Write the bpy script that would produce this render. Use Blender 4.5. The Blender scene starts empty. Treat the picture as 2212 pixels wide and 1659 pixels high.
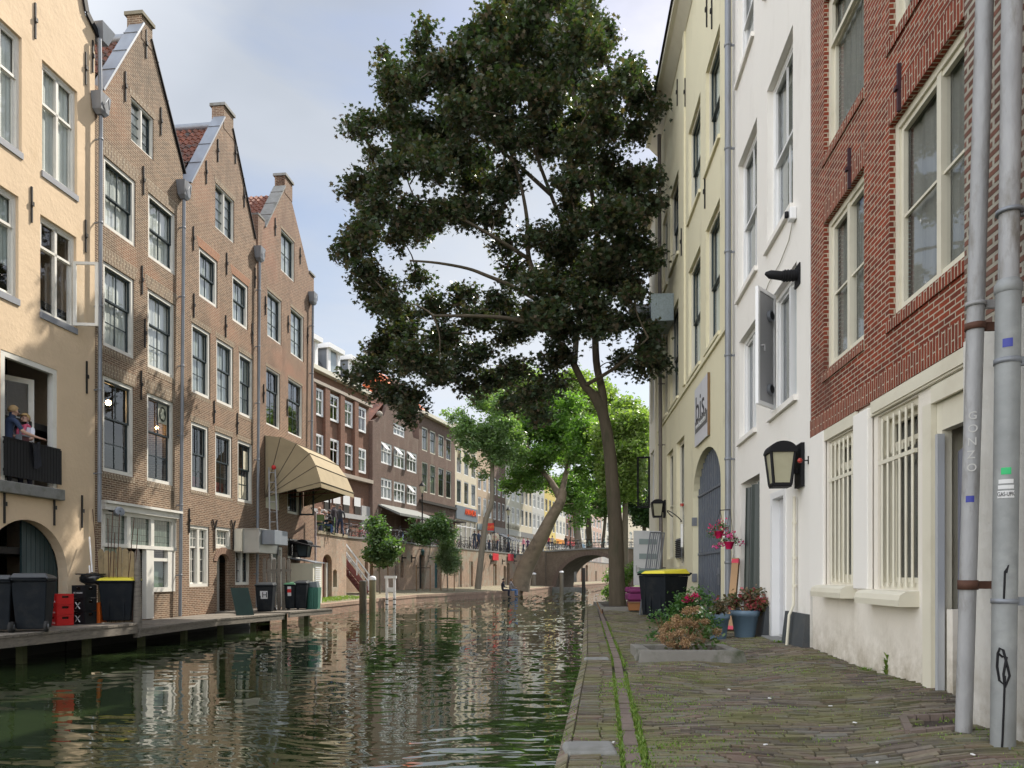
import bpy, bmesh, math, random
import numpy as np
from mathutils import Vector, Matrix, geometry
R = math.radians
random.seed(7)
scene = bpy.context.scene
# ------------------------------------------------------------------ camera
CAMZ, FPX, CX, HY = 1.77, 1600.0, 1106.0, 1243.0      # eye height over the water, focal length in measured pixels
cd = bpy.data.cameras.new('camera'); cam = bpy.data.objects.new('camera', cd); scene.collection.objects.link(cam)
cam.location = (0, 0, CAMZ); cam.rotation_euler = (R(90), 0, 0)
cd.sensor_width = 36; cd.lens = 36 * FPX / 2212; cd.shift_y = (HY - 829.5) / 2212
cd.clip_start = .05; cd.clip_end = 3000
scene.camera = cam
# ------------------------------------------------------------------ sun and sky
SUN_AZ, SUN_EL = 38, 48
sv = Vector((math.sin(R(SUN_AZ)) * math.cos(R(SUN_EL)), math.cos(R(SUN_AZ)) * math.cos(R(SUN_EL)), math.sin(R(SUN_EL))))
sd = bpy.data.lights.new('sun', 'SUN'); sd.energy = 3.6; sd.angle = R(.5); sd.color = (1, .93, .82)
so = bpy.data.objects.new('sun', sd); scene.collection.objects.link(so)
so.rotation_euler = (-sv).to_track_quat('-Z', 'Y').to_euler(); so.location = (20, 20, 40)
w = bpy.data.worlds.new('World'); scene.world = w; w.use_nodes = True
nt = w.node_tree; N = nt.nodes; L = nt.links; N.clear()
sky = N.new('ShaderNodeTexSky'); sky.sky_type = 'NISHITA'; sky.sun_disc = False
sky.sun_elevation = R(SUN_EL); sky.sun_rotation = R(SUN_AZ); sky.air_density = 1.2; sky.dust_density = 1.5
tc = N.new('ShaderNodeTexCoord'); mp = N.new('ShaderNodeMapping'); mp.inputs['Scale'].default_value = (1.0, 1.0, 2.6)
mp.inputs['Location'].default_value = (.35, .1, .2)
L.new(tc.outputs['Generated'], mp.inputs[0])
n1 = N.new('ShaderNodeTexNoise'); n1.inputs['Scale'].default_value = 1.9; n1.inputs['Detail'].default_value = 8; n1.inputs['Roughness'].default_value = .52
n1.inputs['Distortion'].default_value = .3
n2 = N.new('ShaderNodeTexNoise'); n2.inputs['Scale'].default_value = 1.3; n2.inputs['Detail'].default_value = 5
L.new(mp.outputs[0], n1.inputs[0]); L.new(mp.outputs[0], n2.inputs[0])
cr = N.new('ShaderNodeValToRGB'); cr.color_ramp.elements[0].position = .36; cr.color_ramp.elements[1].position = .56
L.new(n1.outputs['Fac'], cr.inputs[0])
cc = N.new('ShaderNodeValToRGB'); cc.color_ramp.elements[0].position = .3; cc.color_ramp.elements[1].position = .72
cc.color_ramp.elements[0].color = (4.3, 4.75, 5.5, 1); cc.color_ramp.elements[1].color = (7.3, 7.8, 8.6, 1)
L.new(n2.outputs['Fac'], cc.inputs[0])
# clouds get whiter towards the horizon
sx = N.new('ShaderNodeSeparateXYZ'); L.new(tc.outputs['Generated'], sx.inputs[0])
mr = N.new('ShaderNodeMapRange'); mr.inputs['From Min'].default_value = .05; mr.inputs['From Max'].default_value = .5
mr.inputs['To Min'].default_value = 1.0; mr.inputs['To Max'].default_value = 0.0; L.new(sx.outputs['Z'], mr.inputs[0])
hz = N.new('ShaderNodeMix'); hz.data_type = 'RGBA'; L.new(mr.outputs[0], hz.inputs['Factor']); L.new(cc.outputs[0], hz.inputs['A'])
hz.inputs['B'].default_value = (8.6, 9.1, 9.9, 1)
sk = N.new('ShaderNodeMix'); sk.data_type = 'RGBA'; sk.blend_type = 'MULTIPLY'; sk.inputs['Factor'].default_value = 1
L.new(sky.outputs[0], sk.inputs['A']); sk.inputs['B'].default_value = (1.5, 1.4, 1.35, 1)
mx = N.new('ShaderNodeMix'); mx.data_type = 'RGBA'
L.new(cr.outputs[0], mx.inputs['Factor']); L.new(sk.outputs['Result'], mx.inputs['A']); L.new(hz.outputs['Result'], mx.inputs['B'])
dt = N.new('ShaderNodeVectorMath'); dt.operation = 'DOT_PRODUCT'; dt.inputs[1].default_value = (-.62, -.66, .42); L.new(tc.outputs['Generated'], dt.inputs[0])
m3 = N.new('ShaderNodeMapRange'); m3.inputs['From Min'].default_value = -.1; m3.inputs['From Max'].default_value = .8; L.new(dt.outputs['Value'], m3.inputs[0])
m4 = N.new('ShaderNodeMix'); m4.data_type = 'RGBA'; m4.inputs['A'].default_value = (.9, .9, .9, 1); m4.inputs['B'].default_value = (3.4, 3.15, 2.85, 1); L.new(m3.outputs[0], m4.inputs['Factor'])  # sky brightened behind and left of camera, added as fill for shaded right facades
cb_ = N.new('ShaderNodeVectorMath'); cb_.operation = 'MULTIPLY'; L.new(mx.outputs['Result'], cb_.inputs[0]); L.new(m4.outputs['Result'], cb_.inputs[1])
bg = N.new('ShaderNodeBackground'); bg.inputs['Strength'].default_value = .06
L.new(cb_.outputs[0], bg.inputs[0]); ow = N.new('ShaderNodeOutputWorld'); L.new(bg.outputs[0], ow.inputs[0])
scene.view_settings.view_transform = 'Standard'; scene.view_settings.look = 'None'
scene.view_settings.exposure = 1.0; scene.view_settings.gamma = 1
scene.render.engine = 'CYCLES'
scene.cycles.max_bounces = 6; scene.cycles.transparent_max_bounces = 10; scene.cycles.diffuse_bounces = 3
scene.cycles.caustics_reflective = False; scene.cycles.caustics_refractive = False
# ------------------------------------------------------------------ helpers
C = scene.collection
def link(o, parent=None):
    C.objects.link(o)
    if parent is not None: o.parent = parent
    return o
def tag(o, label=None, cat=None, group=None, kind=None):
    if label: o['label'] = label
    if cat: o['category'] = cat
    if group: o['group'] = group
    if kind: o['kind'] = kind
    return o
def thing(name, label, cat, loc=(0, 0, 0), rz=0, group=None):
    o = bpy.data.objects.new(name, None); C.objects.link(o); o.location = loc; o.rotation_euler = (0, 0, rz)
    o.empty_display_size = .3
    return tag(o, label, cat, group)
def tag_tree(o, parent=None, loc=None, rz=None, label=None, group=None, mats=None, scale=None):
    c = o.copy(); C.objects.link(c); c.parent = parent
    if loc is not None: c.location = loc
    if rz is not None: c.rotation_euler = (0, 0, rz)
    if scale is not None: c.scale = (scale,) * 3
    if label: c['label'] = label
    if group: c['group'] = group
    if mats and c.type == 'MESH':
        for i, s in enumerate(c.material_slots):
            nm = s.material.name if s.material else ''
            if nm in mats: s.link = 'OBJECT'; s.material = mats[nm]
    for ch in o.children: tag_tree(ch, c, mats=mats)
    return c
class MB:
    """collects faces in world (or thing) coordinates, becomes one mesh object"""
    def __init__(s): s.v = []; s.f = []; s.m = []; s.sw = []; s.sm = []
    def add(s, vs, fs, m=0, swap=False, smooth=False):
        k = len(s.v); s.v += [tuple(p) for p in vs]
        for f in fs: s.f.append(tuple(k + i for i in f)); s.m.append(m); s.sw.append(swap); s.sm.append(smooth)
    def quad(s, a, b, c, d, m=0, swap=False): s.add([a, b, c, d], [(0, 1, 2, 3)], m, swap)
    def hexa(s, p, m=0, swap=False):
        s.add(p, [(0, 3, 2, 1), (4, 5, 6, 7), (0, 1, 5, 4), (1, 2, 6, 5), (2, 3, 7, 6), (3, 0, 4, 7)], m, swap)
    def box(s, x0, x1, y0, y1, z0, z1, m=0, M=None, swap=False):
        p = [Vector(q) for q in ((x0, y0, z0), (x1, y0, z0), (x1, y1, z0), (x0, y1, z0), (x0, y0, z1), (x1, y0, z1), (x1, y1, z1), (x0, y1, z1))]
        if M is not None: p = [M @ q for q in p]
        s.hexa(p, m, swap)
    def fbox(s, F, u0, u1, w0, w1, z0, z1, m=0, swap=False):
        q = [(u0, w0, z0), (u1, w0, z0), (u1, w1, z0), (u0, w1, z0), (u0, w0, z1), (u1, w0, z1), (u1, w1, z1), (u0, w1, z1)]
        p = [F.P(*a) for a in q]
        if F.side < 0: p = [p[3], p[2], p[1], p[0], p[7], p[6], p[5], p[4]]
        s.hexa(p, m, swap)
    def bar(s, a, b, t, t2=None, m=0, up=(0, 0, 1)):
        a = Vector(a); b = Vector(b); t2 = t2 or t; d = (b - a).normalized()
        x = d.cross(Vector(up));
        if x.length < 1e-4: x = d.cross(Vector((1, 0, 0)))
        x.normalize(); y = x.cross(d)
        x *= t / 2; y *= t2 / 2
        s.hexa([a - x - y, a + x - y, a + x + y, a - x + y, b - x - y, b + x - y, b + x + y, b - x + y], m)
    def tube(s, pts, rad, n=10, m=0, cap=True):
        pts = [Vector(p) for p in pts]
        if not hasattr(rad, '__len__'): rad = [rad] * len(pts)
        k0 = len(s.v); vs = []; ref = None
        for i, p in enumerate(pts):
            d = (pts[min(i + 1, len(pts) - 1)] - pts[max(i - 1, 0)]).normalized()
            if ref is None: ref = d.orthogonal().normalized()
            x = (ref - d * ref.dot(d))
            x = x.normalized() if x.length > 1e-5 else d.orthogonal().normalized()
            ref = x; y = d.cross(x)
            for k in range(n):
                a = 2 * math.pi * k / n; vs.append(p + (x * math.cos(a) + y * math.sin(a)) * rad[i])
        fs = []
        for i in range(len(pts) - 1):
            for k in range(n): fs.append((i * n + k, i * n + (k + 1) % n, (i + 1) * n + (k + 1) % n, (i + 1) * n + k))
        s.add(vs, fs, m, False, True)
        if cap: s.add([vs[k] for k in range(n)][::-1], [tuple(range(n))], m); s.add(vs[-n:], [tuple(range(n))], m)
    def lathe(s, c, prof, n=20, m=0, M=None):
        vs = []
        for (r, z) in prof:
            for k in range(n):
                a = 2 * math.pi * k / n; q = Vector((r * math.cos(a), r * math.sin(a), z))
                if M is not None: q = M @ q
                vs.append(Vector(c) + q)
        fs = []
        for i in range(len(prof) - 1):
            for k in range(n): fs.append((i * n + k, i * n + (k + 1) % n, (i + 1) * n + (k + 1) % n, (i + 1) * n + k))
        s.add(vs, fs, m, False, True)
    def prism(s, poly, off, m=0, caps=True):
        """poly: list of 3D points, off: extrusion vector"""
        n = len(poly); a = [Vector(p) for p in poly]; b = [p + Vector(off) for p in a]
        if caps: s.add(b, [tuple(range(n))], m); s.add(a, [tuple(range(n))[::-1]], m)
        s.add(a + b, [(i, (i + 1) % n, n + (i + 1) % n, n + i) for i in range(n)], m)
    def ball(s, c, r, m=0, n=10, sc=(1, 1, 1)):
        prof = [(max(1e-4, math.sin(math.pi * i / n)) * r, -math.cos(math.pi * i / n) * r) for i in range(n + 1)]
        s.lathe(c, prof, max(8, n), m, Matrix.Diagonal((sc[0], sc[1], sc[2])))
    def build(s, name, mats, parent=None, org=None, label=None, bevel=0, recalc=True):
        if org is None: org = world_loc(parent) if parent is not None else Vector((0, 0, 0))
        me = bpy.data.meshes.new(name)
        me.from_pydata([(p[0] - org[0], p[1] - org[1], p[2] - org[2]) for p in s.v], [], s.f)
        if not isinstance(mats, (list, tuple)): mats = [mats]
        for q in mats: me.materials.append(q)
        me.polygons.foreach_set('material_index', s.m); me.polygons.foreach_set('use_smooth', s.sm)
        if recalc:
            bm = bmesh.new(); bm.from_mesh(me); bmesh.ops.recalc_face_normals(bm, faces=bm.faces); bm.to_mesh(me); bm.free()
        uv = me.uv_layers.new(name='UVMap')
        Z = Vector((0, 0, 1)); data = np.empty(len(me.loops) * 2, dtype=np.float32)
        for i, p in enumerate(me.polygons):
            n = p.normal
            if abs(n.z) > .93: t = Vector((1, 0, 0)); b = Vector((0, 1, 0))
            else: t = Z.cross(n).normalized(); b = n.cross(t)
            sw = s.sw[i]
            for li in p.loop_indices:
                co = me.vertices[me.loops[li].vertex_index].co; co = Vector((co.x + org[0], co.y + org[1], co.z + org[2]))
                a, c = co.dot(t), co.dot(b)
                data[2 * li], data[2 * li + 1] = (c, a) if sw else (a, c)
        uv.data.foreach_set('uv', data); me.update()
        o = bpy.data.objects.new(name, me); link(o, parent)
        if parent is None: o.location = org
        if bevel:
            b = o.modifiers.new('bevel', 'BEVEL'); b.width = bevel; b.segments = 2; b.limit_method = 'ANGLE'; b.angle_limit = R(40)
        if label: o['label'] = label
        return o
def world_loc(o):
    v = Vector((0, 0, 0))
    while o is not None: v += o.location; o = o.parent
    return v
class Fac:
    """a vertical plane x = c + m*y; side +1 faces +x (left bank), -1 faces -x (right bank). u along it, w outwards, z up"""
    def __init__(s, c, m, side):
        s.c = c; s.mm = m; k = math.sqrt(1 + m * m); s.side = side
        s.d = Vector((m, 1, 0)) / k; s.n = Vector((side, -side * m, 0)) / k
    def P(s, u, w, z): return Vector((s.c, 0, z)) + s.d * u + s.n * w
    def U(s, px, w=0):
        r = (px - CX) / FPX
        return (r * s.n.y * w - s.c - s.n.x * w) / (s.d.x - r * s.d.y)
    def hit(s, px, py, w=0):
        u = s.U(px, w); Y = s.d.y * u + s.n.y * w
        return (u, CAMZ - (py - HY) * Y / FPX)
def gp(px, py, z):
    """point on the level z seen at the measured pixel"""
    Y = (CAMZ - z) * FPX / (py - HY); return Vector(((px - CX) / FPX * Y, Y, z))
def at(px, py, Y): return Vector(((px - CX) / FPX * Y, Y, CAMZ - (py - HY) * Y / FPX))
# ------------------------------------------------------------------ materials
MC = {}
def S(n): return n
def newmat(name):
    m = bpy.data.materials.new(name); m.use_nodes = True; nt = m.node_tree
    b = nt.nodes['Principled BSDF']; return m, nt, b
def mixc(nt, fac, a, b, mode='MIX'):
    x = nt.nodes.new('ShaderNodeMix'); x.data_type = 'RGBA'; x.blend_type = mode
    for k, v in (('Factor', fac), ('A', a), ('B', b)):
        if hasattr(v, 'links'): nt.links.new(v, x.inputs[k])
        else: x.inputs[k].default_value = v if k == 'Factor' else (tuple(v) + (1,))[:4]
    return x.outputs['Result']
def noise(nt, vec, scale, detail=4, rough=.55, dist=0):
    n = nt.nodes.new('ShaderNodeTexNoise'); n.inputs['Scale'].default_value = scale; n.inputs['Detail'].default_value = detail
    n.inputs['Roughness'].default_value = rough; n.inputs['Distortion'].default_value = dist
    if vec is not None: nt.links.new(vec, n.inputs['Vector'])
    return n.outputs['Fac']
def ramp(nt, src, p0, p1, c0=(0, 0, 0), c1=(1, 1, 1)):
    r = nt.nodes.new('ShaderNodeValToRGB'); e = r.color_ramp.elements
    e[0].position = p0; e[1].position = p1; e[0].color = (*c0, 1); e[1].color = (*c1, 1)
    nt.links.new(src, r.inputs[0]); return r.outputs[0]
def texvec(nt, kind='Object', scale=(1, 1, 1)):
    t = nt.nodes.new('ShaderNodeTexCoord'); mp = nt.nodes.new('ShaderNodeMapping'); mp.inputs['Scale'].default_value = scale
    nt.links.new(t.outputs[kind], mp.inputs[0]); return mp.outputs[0]
def bump(nt, b, h, strength, dist=.01):
    n = nt.nodes.new('ShaderNodeBump'); n.inputs['Strength'].default_value = strength; n.inputs['Distance'].default_value = dist
    nt.links.new(h, n.inputs['Height'])
    if b.inputs['Normal'].is_linked: nt.links.new(b.inputs['Normal'].links[0].from_socket, n.inputs['Normal'])
    nt.links.new(n.outputs[0], b.inputs['Normal'])
def paint(name, col, rough=.5, metal=0, var=.12, scale=3, bmp=0, bscale=40, dirt=None, dirtamt=.5, spec=.5, streak=1):
    if name in MC: return MC[name]
    m, nt, b = newmat(name); v = texvec(nt, 'Object', (1, 1, 1 / streak))
    c2 = [x * (1 - var) for x in col]; c1 = [min(1, x * (1 + var)) for x in col]
    base = mixc(nt, noise(nt, v, scale, 5), c2, c1)
    if dirt is not None:
        f = ramp(nt, noise(nt, v, scale * .7, 7, .65), .5, .72)
        mm = nt.nodes.new('ShaderNodeMath'); mm.operation = 'MULTIPLY'; mm.inputs[1].default_value = dirtamt; nt.links.new(f, mm.inputs[0])
        base = mixc(nt, mm.outputs[0], base, dirt)
    nt.links.new(base, b.inputs['Base Color'])
    b.inputs['Roughness'].default_value = rough; b.inputs['Metallic'].default_value = metal; b.inputs['Specular IOR Level'].default_value = spec
    if bmp: bump(nt, b, noise(nt, v, bscale, 5), bmp, .01)
    MC[name] = m; return m
def brick(name, c1, c2, mortar, bw=.215, bh=.063, ms=.011, var=.35, red=None, stain=None, bmp=.6, rough=.85, warp=0, moss=None, mossamt=.5, whitew=None, streaks=0):
    if name in MC: return MC[name]
    m, nt, b = newmat(name); uvv = texvec(nt, 'UV'); ov = texvec(nt, 'Object')
    vec = uvv
    if warp:
        nn = nt.nodes.new('ShaderNodeTexNoise'); nn.inputs['Scale'].default_value = 1.3; nn.inputs['Detail'].default_value = 3; nt.links.new(ov, nn.inputs['Vector'])
        sb = nt.nodes.new('ShaderNodeVectorMath'); sb.operation = 'SUBTRACT'; sb.inputs[1].default_value = (.5, .5, .5); nt.links.new(nn.outputs['Color'], sb.inputs[0])
        sc = nt.nodes.new('ShaderNodeVectorMath'); sc.operation = 'SCALE'; sc.inputs['Scale'].default_value = warp; nt.links.new(sb.outputs[0], sc.inputs[0])
        ad = nt.nodes.new('ShaderNodeVectorMath'); nt.links.new(uvv, ad.inputs[0]); nt.links.new(sc.outputs[0], ad.inputs[1]); vec = ad.outputs[0]
    t = nt.nodes.new('ShaderNodeTexBrick'); nt.links.new(vec, t.inputs['Vector'])
    t.inputs['Scale'].default_value = 1; t.inputs['Brick Width'].default_value = bw; t.inputs['Row Height'].default_value = bh
    t.inputs['Mortar Size'].default_value = ms; t.inputs['Mortar Smooth'].default_value = .3; t.inputs['Bias'].default_value = -.1
    t.inputs['Color1'].default_value = (*c1, 1); t.inputs['Color2'].default_value = (*c2, 1); t.inputs['Mortar'].default_value = (*mortar, 1)
    col = t.outputs['Color']
    # tone within bricks and over the wall
    big = noise(nt, ov, .45, 6, .6); sm = noise(nt, vec, 9, 4, .6)
    col = mixc(nt, 1, col, mixc(nt, noise(nt, ov, 2.6, 5, .7), (1 - var,) * 3, (1 + var,) * 3), 'MULTIPLY')
    col = mixc(nt, 1, col, mixc(nt, big, (1 - var,) * 3, (1 + var,) * 3), 'MULTIPLY')
    col = mixc(nt, 1, col, mixc(nt, sm, (.65,) * 3, (1.35,) * 3), 'MULTIPLY')
    if red is not None:
        f = ramp(nt, noise(nt, ov, .35, 3, .5), .56, .7); f2 = mixc(nt, 1, f, t.outputs['Fac'], 'SUBTRACT')
        col = mixc(nt, f2, col, red)
    if stain is not None: col = mixc(nt, ramp(nt, noise(nt, texvec(nt, 'Object', (1, 1, .25)), .9, 7, .65), .52, .75), col, stain)
    if whitew is not None: col = mixc(nt, ramp(nt, noise(nt, ov, .8, 8, .7), .5, .62), col, whitew)
    if moss is not None:
        mm = nt.nodes.new('ShaderNodeMath'); mm.operation = 'MULTIPLY'; mm.inputs[1].default_value = mossamt
        nt.links.new(ramp(nt, noise(nt, ov, 2.2, 8, .7), .42, .66), mm.inputs[0]); col = mixc(nt, mm.outputs[0], col, moss)
    nt.links.new(col, b.inputs['Base Color']); b.inputs['Roughness'].default_value = rough; b.inputs['Specular IOR Level'].default_value = .25
    inv = nt.nodes.new('ShaderNodeMath'); inv.operation = 'SUBTRACT'; inv.inputs[0].default_value = 1; nt.links.new(t.outputs['Fac'], inv.inputs[1])
    hh = nt.nodes.new('ShaderNodeMath'); hh.operation = 'MULTIPLY_ADD'; hh.inputs[1].default_value = .45; nt.links.new(sm, hh.inputs[0]); nt.links.new(inv.outputs[0], hh.inputs[2])
    bump(nt, b, hh.outputs[0], bmp, .012)
    MC[name] = m; return m
def plaster(name, col, var=.06, bmp=.35, dirt=(.3, .27, .22), da=.35, rough=.85, bscale=14, low=None):
    if name in MC: return MC[name]
    m, nt, b = newmat(name); v = texvec(nt, 'Object')
    base = mixc(nt, noise(nt, v, .8, 6, .6), [x * (1 - var) for x in col], [min(1, x * (1 + var)) for x in col])
    f = ramp(nt, noise(nt, texvec(nt, 'Object', (1, 1, .35)), 1.4, 8, .7), .55, .8)
    mm = nt.nodes.new('ShaderNodeMath'); mm.operation = 'MULTIPLY'; mm.inputs[1].default_value = da; nt.links.new(f, mm.inputs[0])
    base = mixc(nt, mm.outputs[0], base, dirt)
    if low is not None:   # splash dirt near the ground: its own shape on the wall
        z0, z1, lc = low
        g = nt.nodes.new('ShaderNodeNewGeometry'); sx = nt.nodes.new('ShaderNodeSeparateXYZ'); nt.links.new(g.outputs['Position'], sx.inputs[0])
        r = nt.nodes.new('ShaderNodeMapRange'); r.inputs['From Min'].default_value = z0; r.inputs['From Max'].default_value = z1
        r.inputs['To Min'].default_value = 1; r.inputs['To Max'].default_value = 0; nt.links.new(sx.outputs['Z'], r.inputs[0])
        q = nt.nodes.new('ShaderNodeMath'); q.operation = 'MULTIPLY'; nt.links.new(r.outputs[0], q.inputs[0]); nt.links.new(ramp(nt, noise(nt, v, 4, 8, .7), .35, .65), q.inputs[1])
        base = mixc(nt, q.outputs[0], base, lc)
    nt.links.new(base, b.inputs['Base Color']); b.inputs['Roughness'].default_value = rough; b.inputs['Specular IOR Level'].default_value = .2
    if bmp:
        n = noise(nt, v, bscale, 6, .6); bump(nt, b, n, bmp, .02)
        bump(nt, b, noise(nt, v, 2.2, 3, .5), bmp * .6, .04)
    MC[name] = m; return m
def glassmat(name, tint=(.05, .06, .06), transp=.35, rough=.02, wob=.12, ior=1.6):
    if name in MC: return MC[name]
    m, nt, b = newmat(name); nt.nodes.remove(b); out = nt.nodes['Material Output']
    tr = nt.nodes.new('ShaderNodeBsdfTransparent'); tr.inputs[0].default_value = (*[.92 + x for x in tint], 1)
    gl = nt.nodes.new('ShaderNodeBsdfGlossy'); gl.inputs['Roughness'].default_value = rough; gl.inputs[0].default_value = (.92, .96, 1, 1)
    lw = nt.nodes.new('ShaderNodeLayerWeight'); lw.inputs['Blend'].default_value = .5
    pw = nt.nodes.new('ShaderNodeMath'); pw.operation = 'POWER'; pw.inputs[1].default_value = 3.2; nt.links.new(lw.outputs['Facing'], pw.inputs[0])
    fr = nt.nodes.new('ShaderNodeMath'); fr.operation = 'MULTIPLY_ADD'; fr.inputs[1].default_value = ior - .9; fr.inputs[2].default_value = .06; nt.links.new(pw.outputs[0], fr.inputs[0])
    bp = nt.nodes.new('ShaderNodeBump'); bp.inputs['Strength'].default_value = wob; bp.inputs['Distance'].default_value = .01
    nt.links.new(noise(nt, texvec(nt, 'Object'), 2.2, 2, .4), bp.inputs['Height'])
    nt.links.new(bp.outputs[0], gl.inputs['Normal'])
    ms = nt.nodes.new('ShaderNodeMixShader'); nt.links.new(fr.outputs[0], ms.inputs[0]); nt.links.new(tr.outputs[0], ms.inputs[1]); nt.links.new(gl.outputs[0], ms.inputs[2])
    nt.links.new(ms.outputs[0], out.inputs[0]); MC[name] = m; return m
def leafmat(name, cols, trans=.35, rough=.45):
    if name in MC: return MC[name]
    m, nt, b = newmat(name); out = nt.nodes['Material Output']
    g = nt.nodes.new('ShaderNodeNewGeometry'); r = nt.nodes.new('ShaderNodeValToRGB'); e = r.color_ramp.elements
    for i, c in enumerate(cols):
        p = i / (len(cols) - 1)
        if i < 2: e[i].position = p; e[i].color = (*c, 1)
        else: x = e.new(p); x.color = (*c, 1)
    e[0].position = 0
    if len(cols) > 2: e[1].position = 1 / (len(cols) - 1)
    nt.links.new(g.outputs['Random Per Island'], r.inputs[0])
    col = mixc(nt, 1, r.outputs[0], mixc(nt, noise(nt, texvec(nt, 'Object'), .6, 3), (.7, .7, .7), (1.3, 1.3, 1.3)), 'MULTIPLY')
    nt.links.new(col, b.inputs['Base Color']); b.inputs['Roughness'].default_value = rough; b.inputs['Specular IOR Level'].default_value = .5
    tl = nt.nodes.new('ShaderNodeBsdfTranslucent'); tcx = mixc(nt, 1, col, (1.5, 1.9, .5), 'MULTIPLY'); nt.links.new(tcx, tl.inputs[0])
    ms = nt.nodes.new('ShaderNodeMixShader'); ms.inputs[0].default_value = trans
    nt.links.new(b.outputs[0], ms.inputs[1]); nt.links.new(tl.outputs[0], ms.inputs[2]); nt.links.new(ms.outputs[0], out.inputs[0])
    MC[name] = m; return m
white = paint('white paint', (.74, .72, .66), .42, var=.05, scale=2, dirt=(.4, .36, .28), dirtamt=.35)
cream = paint('cream paint', (.70, .66, .54), .42, var=.05, scale=2, dirt=(.42, .36, .26), dirtamt=.3)
wwin = paint('bright white window paint', (.8, .8, .8), .35, var=.04)
dgreen = paint('dark green sash paint', (.018, .032, .036), .35, var=.2)
black = paint('black paint', (.012, .012, .014), .6, var=.2, spec=.2)
iron = paint('black iron', (.02, .018, .017), .6, .3, var=.4, scale=8)
rust = paint('rusted iron', (.09, .04, .025), .8, .2, var=.5, scale=14)
zinc = paint('zinc sheet', (.24, .265, .30), .5, .4, var=.2, scale=5, dirt=(.2, .19, .19), dirtamt=.5, streak=4)
zincd = paint('dull zinc pipe', (.22, .235, .26), .5, .35, var=.25, scale=6, dirt=(.12, .11, .1), dirtamt=.6, streak=5)
galv = paint('galvanised pipe', (.33, .33, .335), .6, .15, var=.35, scale=9, dirt=(.15, .135, .11), dirtamt=1, streak=3, bmp=.5, bscale=30)
greyst = paint('grey stone', (.22, .22, .21), .8, var=.25, scale=5, bmp=.5, bscale=30, dirt=(.1, .1, .07), dirtamt=.7)
sillg = paint('grey sill paint', (.26, .27, .30), .6, var=.1)
binb = paint('dark bin plastic', (.010, .013, .017), .62, var=.3, scale=6, dirt=(.04, .04, .036), dirtamt=.4, spec=.15)
bing = paint('green bin plastic', (.02, .12, .085), .5, var=.2, scale=8)
yel = paint('yellow lid plastic', (.72, .62, .05), .45, var=.08)
rubber = paint('rubber', (.02, .02, .02), .8, var=.2)
wood = paint('grey weathered wood', (.20, .175, .145), .85, var=.35, scale=7, bmp=.6, bscale=24, streak=.2, dirt=(.06, .055, .045), dirtamt=.7)
woodb = paint('brown wood', (.20, .12, .06), .8, var=.3, scale=9, bmp=.3, bscale=30)
bark = paint('maple bark', (.10, .08, .055), .9, var=.45, scale=7, bmp=1, bscale=22, streak=5, dirt=(.055, .055, .03), dirtamt=.85)
bark2 = paint('plane bark', (.20, .155, .11), .9, var=.5, scale=1.4, bmp=1, bscale=7, dirt=(.07, .055, .04), dirtamt=1)
bark3 = paint('pale bark', (.19, .16, .12), .9, var=.3, scale=5, bmp=.8, bscale=16, streak=3)
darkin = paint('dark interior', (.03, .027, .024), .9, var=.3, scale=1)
curt = paint('curtain cloth', (.66, .70, .66), .9, var=.2, scale=6, streak=12)
curtg = paint('grey green curtain', (.42, .48, .45), .9, var=.2, scale=5, streak=12)
curtk = paint('dark net curtain', (.06, .06, .055), .9, var=.4, scale=9, streak=14)
curtd = paint('grey net curtain', (.22, .225, .20), .9, var=.35, scale=9, streak=14)
glass = glassmat('window glass'); glassr = glassmat('dull window glass', (.02, .02, .02), ior=1.28)
soil = paint('soil', (.05, .038, .028), .95, var=.4, scale=20, bmp=1, bscale=60)
# ------------------------------------------------------------------ building tools
def arch(u0, u1, z0, zs, rise, n=12):
    """opening with an arched head, counter-clockwise"""
    c = (u0 + u1) / 2; a = (u1 - u0) / 2
    p = [(u0, z0), (u1, z0)]
    for i in range(n + 1):
        t = math.pi * i / n; p.append((c + a * math.cos(t), zs + rise * math.sin(t)))
    return p
def rect(u0, u1, z0, z1): return [(u0, z0), (u1, z0), (u1, z1), (u0, z1)]
def wall(F, name, outline, holes, mat, parent, thick=.35, rev=.2, revmat=None, w0=0.0):
    mb = MB(); polys = [outline] + holes
    loops = [[Vector((a, b, 0)) for a, b in p] for p in polys]
    flat = [q for p in polys for q in p]
    tris = geometry.tessellate_polygon(loops)
    mb.add([F.P(a, w0, b) for a, b in flat], [tuple(t) for t in tris], 0)
    for h in holes:
        n = len(h)
        for i in range(n):
            a, b = h[i], h[(i + 1) % n]
            mb.quad(F.P(a[0], w0, a[1]), F.P(b[0], w0, b[1]), F.P(b[0], w0 - rev, b[1]), F.P(a[0], w0 - rev, a[1]), 1 if revmat else 0)
    n = len(outline)
    for i in range(n):
        a, b = outline[i], outline[(i + 1) % n]
        mb.quad(F.P(a[0], w0, a[1]), F.P(b[0], w0, b[1]), F.P(b[0], w0 - thick, b[1]), F.P(a[0], w0 - thick, a[1]), 0)
    return mb.build(name, [mat, revmat] if revmat else mat, parent, recalc=False)
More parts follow.
